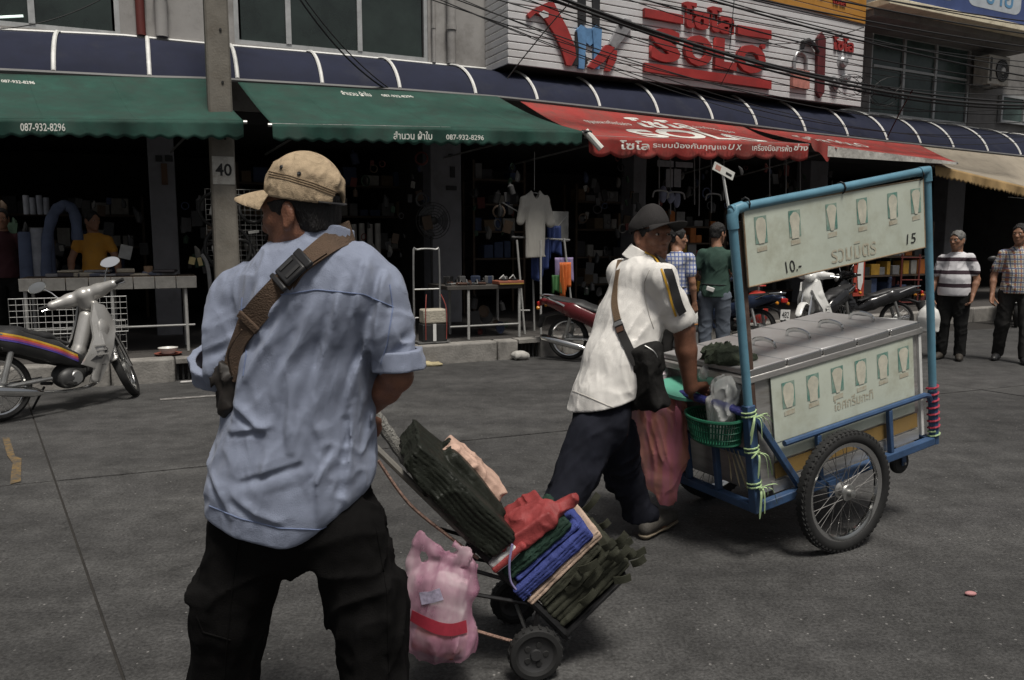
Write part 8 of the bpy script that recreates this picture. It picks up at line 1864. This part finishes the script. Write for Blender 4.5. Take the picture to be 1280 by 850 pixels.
# ---- pedestal fan
u, z = FU(541, 276, 1.6); fan = thing('pedestal_fan', 'black pedestal fan in front of the grey pillar', 'fan', F(u, 1.6, KZ)); Mf = FM(u, 1.6, z)
for k in range(6): MB().tube([Mf @ Vector(((.05 + .04 * k) * math.cos(a), -.06 + .008 * k, (.05 + .04 * k) * math.sin(a))) for a in np.linspace(0, 6.283, 33)[:-1]], 0.005, 4, closed=True).build('guard_ring', PART, fan)
for k in range(12): a = k * math.pi / 6; MB().tube([Mf @ Vector((.04 * math.cos(a), -.06, .04 * math.sin(a))), Mf @ Vector((.25 * math.cos(a), -.02, .25 * math.sin(a)))], 0.003, 4).build('guard_wire', PART, fan)
for k in range(3):
    a = k * 2.094; MB().grid(lambda p, q, a=a: Mf @ Vector(((.03 + .19 * p) * math.cos(a + (q - .5) * 1.0 * (0.5 + p)), .02 * (q - .5), (.03 + .19 * p) * math.sin(a + (q - .5) * 1.0 * (.5 + p)))), 5, 5).build('blade', prof('fan_blade', (0.06, 0.06, 0.065), r=.35), fan)
MB().lathe([(0, -.06), (.05, -.05), (.06, .04), (.03, .12), (0, .12)], 16, Mf @ Matrix.Rotation(-math.pi / 2, 4, 'X')).build('motor', PART, fan); MB().tube([F(u, 1.66, z - .05), F(u, 1.66, KZ + .03)], 0.018, 8).build('stem', PART, fan); MB().lathe([(0, .03), (.18, .02), (.2, 0), (0, 0)], 20, Matrix.Translation(F(u, 1.66, KZ))).build('base', PART, fan)
# ---- display table
dt, da, db, dz = table('low display table of dark tools and sandals at the kerb', 560, 654, 358, 0.20, 0.95, (0.28, 0.97), mat=prof('dark_table', (0.05, 0.045, 0.04)), lower=0.25)
cnt = 0
for i in range(26):
    u = lerp(da + .06, db - .12, rg.random()); w = rg.uniform(0.28, 0.88); k = i % 3
    Mx = FM(u, w, dz + 0.002) @ Matrix.Rotation(rg.uniform(0, 3.1), 4, 'Z')
    if k == 0:
        o = thing('sandal', 'black sandal among the goods on the display table', 'sandal', F(u, w, dz), 'sandals on the display table')
        MB().prism([(-.11, -.035), (-.03, -.03), (.06, -.042), (.12, -.02), (.12, .02), (.06, .042), (-.03, .03), (-.11, .035)], .022, Mx).build('sole', PART, o)
        MB().tube([Mx @ Vector((.03, -.04, .02)), Mx @ Vector((.04, 0, .065)), Mx @ Vector((.03, .04, .02))], .012, 6, flat=.4).build('strap', BLACKP, o)
    elif k == 1:
        o = thing('hand_tool', 'dark hand tool with a steel shank on the display table', 'tool', F(u, w, dz), 'tools on the display table')
        MB().tube([Mx @ Vector((-.10, 0, .02)), Mx @ Vector((.0, 0, .02))], .017, 8).build('handle', prof('tool_handle', (0.06, 0.03, 0.02)), o); MB().tube([Mx @ Vector((.0, 0, .02)), Mx @ Vector((.14, 0, .02))], .006, 6).build('shank', STEEL, o)
    else:
        o = MB().box((0, 0, .05), (rg.uniform(.08, .16), rg.uniform(.06, .1), .1), Mx).build('tool_box', rg.choice([PART, prof('box_dark_blue', (0.02, 0.03, 0.06)), prof('box_dim_grey', (0.09, 0.09, 0.09))]), bevel=.01); tag(o, 'small dark box standing on the display table', 'box', 'boxes on the display table')
Mx = FM(db - .17, .30, dz + .002); tr_ = thing('sandal_tray', 'red and yellow tray with light-strapped sandals on the display table corner', 'tray', F(db - .17, .3, dz)); MB().box((0, 0, .025), (.36, .22, .05), Mx).build('tray', prof('red_tray', (0.22, 0.07, 0.04)), tr_, bevel=.01); MB().box((0, -.112, .012), (.34, .006, .014), Mx).build('yellow_edge', prof('yellow_edge', (.3, .2, .04)), tr_)
for s in (-.08, .06):
    sd_ = MB().prism([(s - .035, -.09), (s + .035, -.09), (s + .045, .05), (s, .10), (s - .04, .05)], .02, Mx @ Matrix.Translation((0, 0, .052))).build('sandal_sole', PART, tr_); MB().tube([Mx @ Vector((s - .04, 0, .07)), Mx @ Vector((s, -.03, .12)), Mx @ Vector((s + .04, .0, .07))], .009, 6).build('white_strap', WHITEM, tr_)
# ---- clothes on a stand
u, z = FU(668, 238, 0.5); cs = thing('clothes_stand', 'grey A-frame clothes stand on the pavement edge', 'stand', F(u, .6, KZ))
for (x0, y0), (x1, y1), w in (((646, 300), (656, 424), .45), ((665, 300), (668, 395), .75), ((705, 298), (718, 424), .45), ((676, 300), (676, 418), .35)):
    a = FPt(x0, y0, w); b = FPt(x1, y1, w); b.z = KZ; MB().tube([a, b], 0.014, 8).build('leg', LEG, cs)
MB().tube([FPt(640, 296, .6), FPt(712, 300, .6)], .013, 8).build('rail', LEG, cs); MB().tube([FPt(648, 388, .45), FPt(662, 388, .45)], .012, 6).build('foot_bar', LEG, cs)
MB().tube([FPt(628, 253, .6), FPt(650, 266, .6)], .008, 6).build('hook_arm', LEG, cs); MB().tube([F(u, .5, z), F(u, .5, z + .5)], .004, 5).build('hanging_wire', LEG, cs)
GSH = M('grey_tshirt_cloth', (0.30, 0.29, 0.265), 0.88, var=0.08, vs=6, bump=.2, bs=200)
ctr = lambda px, py, w: np.array(FPt(px, py, w)); ex = np.array((math.cos(yaw(u)), math.sin(yaw(u)), 0))
S = SDF(*bounds(ctr(645, 240, .5), ctr(695, 330, .5), m=0.15), 0.009); ny = (-ex[1], ex[0], 0)
S.chain([ctr(669, 252, .5), ctr(669, 320, .5)], [0.155, 0.150], 0.02, (ny, 3.2)); S.cone(ctr(655, 250, .5), ctr(683, 250, .5), .055, .055, .04, (ny, 2)); S.cone(ctr(682, 250, .5), ctr(688, 278, .5), .06, .075, .02, (ny, 2.2)); S.cone(ctr(656, 250, .5), ctr(651, 276, .5), .06, .06, .02, (ny, 2.2))
S.disp(lambda P: -crease(P, (0.02, 0, 1), 15, 1.2, 0.022, 2.0)); S.cut(ctr(669, 322, .5), (0.05, 0, -1)); S.cone(ctr(669, 246, .5), ctr(669, 236, .5), .05, .06, .004, None, 'sub')
ts = tag(S.build('hanging_tshirt', GSH), 'grey T-shirt on a hanger above the display table', 'shirt'); MB().tube(arc([ctr(652, 247, .5), ctr(668, 241, .5), ctr(685, 248, .5)], 5), .006, 6).build('hanger', LEG, ts)
def drape(label, px0, px1, py0, py1, w, mat, ph=0.0, name='hanging_cloth', cat='cloth'):
    a, zt = FU(px0, py0, w); b, _ = FU(px1, py0, w); zb = FU(px0, py1, w)[1]
    def g_(p, q): return F(lerp(a, b, p) + .03 * q * math.sin(5 * p + ph), w + (.012 + .03 * q) * math.sin(p * 17 + ph), lerp(zt, zb, q * (0.85 + 0.15 * math.sin(p * 4 + ph))))
    o = MB().grid(g_, 24, 10).build(name, mat, sharp=80, fix=False); o.modifiers.new('cloth_thickness', 'SOLIDIFY').thickness = .006
    return tag(o, label, cat)
drape('royal blue shorts hanging below the grey T-shirt', 664, 686, 298, 352, .60, prof('royal_blue_cloth', (0.025, 0.045, 0.15)), 0.4, 'hanging_shorts', 'shorts')
drape('royal blue cloth hanging at the right of the shorts', 684, 701, 282, 330, .64, prof('royal_blue_cloth', (0.025, 0.045, 0.15)), 2.4)
drape('bright orange cloth hanging on the clothes stand', 700, 713, 328, 372, .42, prof('bright_orange_cloth', (0.50, 0.12, 0.025)), 1.0)
drape('lilac cloth hanging behind the orange cloth', 694, 716, 322, 362, .50, prof('lilac_cloth', (0.24, 0.19, 0.33)), 2.0)
drape('green cloth hanging low beside the orange cloth', 690, 702, 344, 372, .46, prof('green_cloth', (0.035, 0.11, 0.035)), 3.0)
u, z = FU(699, 283, .9); nb = thing('notice_board', 'small grey notice board leaning behind the T-shirt', 'board', F(u, .9, z - .25)); MB().box((0, 0, 0), (.30, .012, .42), FM(u, .9, z)).build('panel', prof('grey_panel', (.22, .22, .21)), nb); MB().tube([FM(u, .89, z) @ Vector((-.13, 0, -.1)), FM(u, .89, z) @ Vector((.12, 0, .15))], .008, 5).build('diagonal_bar', LEG, nb)
# pavement bits
cloth_blob('litter_bag', 'crumpled pale bag lying in the gutter by the drain', 'litter', [(np.array(F(FU(648, 444, -.1)[0], -.1, .06)), (.10, .07, .06)), (np.array(F(FU(654, 444, -.1)[0], -.12, .05)), (.06, .06, .05))], prof('pale_plastic', (.33, .32, .3)), amp=.03, seed=2)
cloth_blob('litter_paper', 'yellowish crumpled paper at the foot of the kerb', 'litter', [(np.array(F(FU(540, 452, -.06)[0], -.08, .02)), (.13, .06, .03))], prof('yellow_paper', (.34, .29, .17)), amp=.02, seed=3)
cloth_blob('litter_scrap', 'small pink scrap of litter lying on the open road', 'litter', [(np.array(ground(1213, 744)) + V3(0, 0, .008), (.025, .015, .010))], prof('pink_litter', (.45, .22, .22)), amp=.006, seed=3, h=.004)
# ---- tool shop: hanging rods, mop heads, sign cards
for k, (px, y1) in enumerate(((824, 262), (838, 268), (868, 256), (875, 270), (889, 266), (905, 250), (962, 262), (983, 256), (1000, 250))):
    a = FPt(px, 168, 1.3); b = FPt(px + rg.uniform(-1.5, 1.5), y1, 1.3); tag(MB().tube([a, b], 0.010, 6).build('hanging_rod', prof('rod_grey', (.22, .22, .22))), 'thin grey rod hanging behind the red scalloped awning', 'rod', 'rods hanging in the tool shop')
for px, py, ww in ((826, 242, .16), (845, 244, .18), (892, 246, .17)):
    u, z = FU(px, py, 1.2); tag(MB().tube(arc([F(u - ww, 1.2, z - .06), F(u - ww * .8, 1.2, z + .03), F(u, 1.2, z + .05), F(u + ww * .8, 1.2, z + .03), F(u + ww, 1.2, z - .06)], 5), .014, 8).build('curved_handle', prof('handle_grey', (.25, .25, .25))), 'pale curved handle hanging in the tool shop', 'handle', 'curved handles in the tool shop')
cloth_blob('mop_bundle', 'bluish bundle of cloth strips hanging in the tool shop', 'mop', [(np.array(FPt(829, 243, 1.25)), (.06, .05, .13)), (np.array(FPt(838, 246, 1.25)), (.06, .05, .10)), (np.array(FPt(846, 250, 1.25)), (.05, .05, .12))], prof('mop_blue_grey', (.17, .18, .25)), amp=.02, seed=5)
for x0, x1, y0, y1 in ((822, 842, 200, 209), (845, 866, 202, 210), (833, 841, 211, 234), (843, 851, 211, 234)):
    a, za = FU(x0, y0, 1.5); b, zb = FU(x1, y1, 1.5); o = MB().fbox(a, b, 1.5, 1.51, zb, za).build('shop_card', prof('card_grey', (.26, .26, .28))); tag(o, 'pale price card hanging behind the red scalloped awning', 'card', 'price cards in the tool shop')
# white tank, red gas cylinder
u, _ = FU(860, 400, -.2); wt = thing('water_tank', 'white plastic tank lying by the kerb beside the man in green', 'tank', F(u, -.25, 0)); MB().lathe([(0, .26), (.10, .255), (.155, .22), (.165, .12), (.165, -.12), (.155, -.22), (.10, -.255), (0, -.26)], 22, FM(u, -.25, .40) @ Matrix.Rotation(math.pi / 2, 4, 'Y')).build('tank', prof('white_tank', (.45, .45, .43)), wt); MB().box((0, 0, .12), (.45, .26, .235), FM(u, -.25, 0)).build('cradle', prof('grey_cradle', (.16, .16, .16)), wt, bevel=.02); MB().tube([FM(u, -.42, .4) @ Vector((-.2, .0, -.05)), FM(u, -.42, .4) @ Vector((.2, 0, -.05))], .012, 6).build('band', prof('orange_band', (.3, .12, .03)), wt)
u, z = FU(960, 405, -.1); gc = thing('gas_cylinder', 'red gas cylinder standing behind the cart', 'gas cylinder', F(u, .12, KZ)); Mg = Matrix.Translation(F(u, .12, KZ)); MB().lathe([(0, .0), (.13, .0), (.135, .03), (.15, .06), (.155, .12), (.155, .36), (.14, .43), (.09, .47), (.04, .48), (0, .48)], 24, Mg).build('body', prof('gas_red', (.36, .035, .025), r=.45), gc); MB().tube([Mg @ Vector((.10 * math.cos(a), .10 * math.sin(a), .56)) for a in np.linspace(0.4, 5.9, 18)], .014, 6).build('collar', prof('gas_red', (.36,) * 3), gc); MB().tube([Mg @ Vector((0, 0, .46)), Mg @ Vector((0, 0, .55))], .02, 8).build('valve', STEEL, gc)
# feather banner and red rack by the packets
u, z = FU(1075, 345, .7); fb = thing('banner', 'narrow red-edged white banner standing between the parked bikes and packets', 'banner', F(u, .7, KZ)); MB().fbox(u - .16, u + .12, .7, .72, FU(1075, 370, .7)[1], FU(1075, 315, .7)[1]).build('red_back', prof('banner_red', (.34, .05, .03)), fb); MB().prism([(-.04, -.22), (.03, -.25), (.08, -.1), (.07, .25), (-.06, .25), (-.08, .05)], .006, FM(u - .01, .692, z) @ Matrix.Rotation(math.pi / 2, 4, 'X')).build('white_shape', WHITEM, fb); MB().tube([F(u - .14, .74, KZ), F(u - .14, .74, z + .3)], .014, 6).build('pole', LEG, fb)
rk = thing('red_rack', 'dark red metal rack beside the packets under the cart board', 'rack', F(FU(1140, 400, .75)[0], .75, KZ))
for px in (1128, 1150): p = FPt(px, 318, .8); MB().tube([p, Vector((p.x, p.y, KZ))], .018, 6).build('post', REDPIPE, rk)
for py in (322, 350, 378): MB().tube([FPt(1126, py, .8), FPt(1152, py, .8)], .014, 6).build('rail', REDPIPE, rk)

# ---- dense small stock hanging and heaped in the dark shop fronts
rz = random.Random(77)
STK = [('black', prof('stock_black', (0.020, 0.020, 0.021), r=.5)), ('grey', prof('stock_grey', (0.05, 0.05, 0.052))), ('dull blue', prof('stock_blue', (0.018, 0.026, 0.055))), ('dull red', prof('stock_red', (0.09, 0.02, 0.017))), ('pale', prof('stock_pale', (0.15, 0.145, 0.135))), ('brown', prof('stock_brown', (0.055, 0.035, 0.022))), ('dull green', prof('stock_green', (0.018, 0.04, 0.024)))]
ring_me = MB().lathe([(0.75, -0.12), (1.0, -0.05), (1.0, 0.05), (0.75, 0.12)], 18, Matrix.Rotation(math.pi / 2, 4, 'X'), close=True).mesh('coil')
pan_me = MB().lathe([(0, -.25), (.8, -.2), (1.0, 0.1), (.95, .1), (.75, -.12), (0, -.16)], 16, Matrix.Rotation(math.pi / 2, 4, 'X')).mesh('basin')
bun_me = MB().tube([(0, 0, 1), (.05, 0, .8), (.3, 0, .3), (.35, .05, -.4), (.25, 0, -1)], [.08, .2, .42, .48, .3], 9).mesh('bundle')
pk_me = MB().box((0, 0, 0), (1.3, .35, 1.9)).mesh('packet')
bot_me = MB().lathe([(0, 1.0), (.2, 1.0), (.2, .75), (.55, .45), (.55, -1), (0, -1)], 12).mesh('bottle')
_vars = {}
def var_mesh(base, mt):
    k = (base.name, mt.name)
    if k not in _vars:
        m_ = base.copy(); m_.materials.clear(); m_.materials.append(mt); _vars[k] = m_
    return _vars[k]
def stock(px0, px1, py0, py1, w0, w1, n, where, kinds, smin=.035, smax=.10, wts=None):
    for i in range(n):
        px, py, w = rz.uniform(px0, px1), rz.uniform(py0, py1), rz.uniform(w0, w1); u, z = FU(px, py, w)
        kd = rz.choice(kinds); cname, mt = rz.choices(STK, wts or [5, 3, 2, 1.5, 1, 2, 1])[0]; sz = rz.uniform(smin, smax)
        me_ = {'coil': ring_me, 'basin': pan_me, 'bundle': bun_me, 'packet': pk_me, 'bottle': bot_me}[kd]
        o = bpy.data.objects.new(kd, var_mesh(me_, mt)); COL.objects.link(o); o.location = F(u, w, z); o.scale = (sz,) * 3; o.rotation_euler = (rz.uniform(-.2, .2), rz.uniform(-.3, .3), yaw(u) + rz.uniform(-.6, .6))
        tag(o, '%s %s %s' % (cname, kd, where), kd, 'small stock ' + where)
H5 = ['coil', 'bundle', 'bundle', 'packet', 'packet', 'packet', 'bottle']
stock(590, 650, 190, 300, 1.6, 2.6, 26, 'hanging behind the display table', H5)
stock(725, 800, 195, 330, 1.5, 2.6, 34, 'hanging behind the clothes stand', H5)
stock(815, 1010, 205, 262, 1.5, 2.4, 46, 'hanging under the red scalloped awning', H5 + ['bundle'])
stock(905, 1015, 262, 345, 1.3, 2.4, 26, 'heaped in the tool shop', ['packet', 'bottle', 'coil', 'bundle'])
stock(1035, 1165, 215, 300, 1.2, 2.2, 30, 'hanging behind the cart board', H5)
stock(440, 535, 195, 330, 1.5, 2.4, 30, 'hanging beside the grey pillar', H5)
stock(1040, 1165, 305, 400, .8, 1.6, 26, 'heaped behind the parked bikes', ['packet', 'bottle', 'coil'], wts=[3, 2, 2, 4, 3, 2, 2])
stock(225, 262, 250, 340, 1.6, 2.4, 14, 'hanging beside the pole', H5)
stock(0, 185, 250, 330, 2.2, 3.0, 26, 'hanging at the back of the cloth stall', ['bundle', 'packet'])
stock(575, 660, 366, 420, .5, 1.2, 14, 'stored under the display table', ['packet', 'basin', 'bottle'], wts=[6, 3, 1, 1, .5, 2, 1])
stock(725, 800, 335, 420, .7, 1.6, 24, 'heaped beside the dark red motorcycle', ['packet', 'basin', 'bottle', 'coil'], wts=[6, 3, 1, 1.5, 1, 2, 1])

# tidy the helper flag
for o_ in bpy.data.objects:
    if '_local' in o_.keys(): del o_['_local']
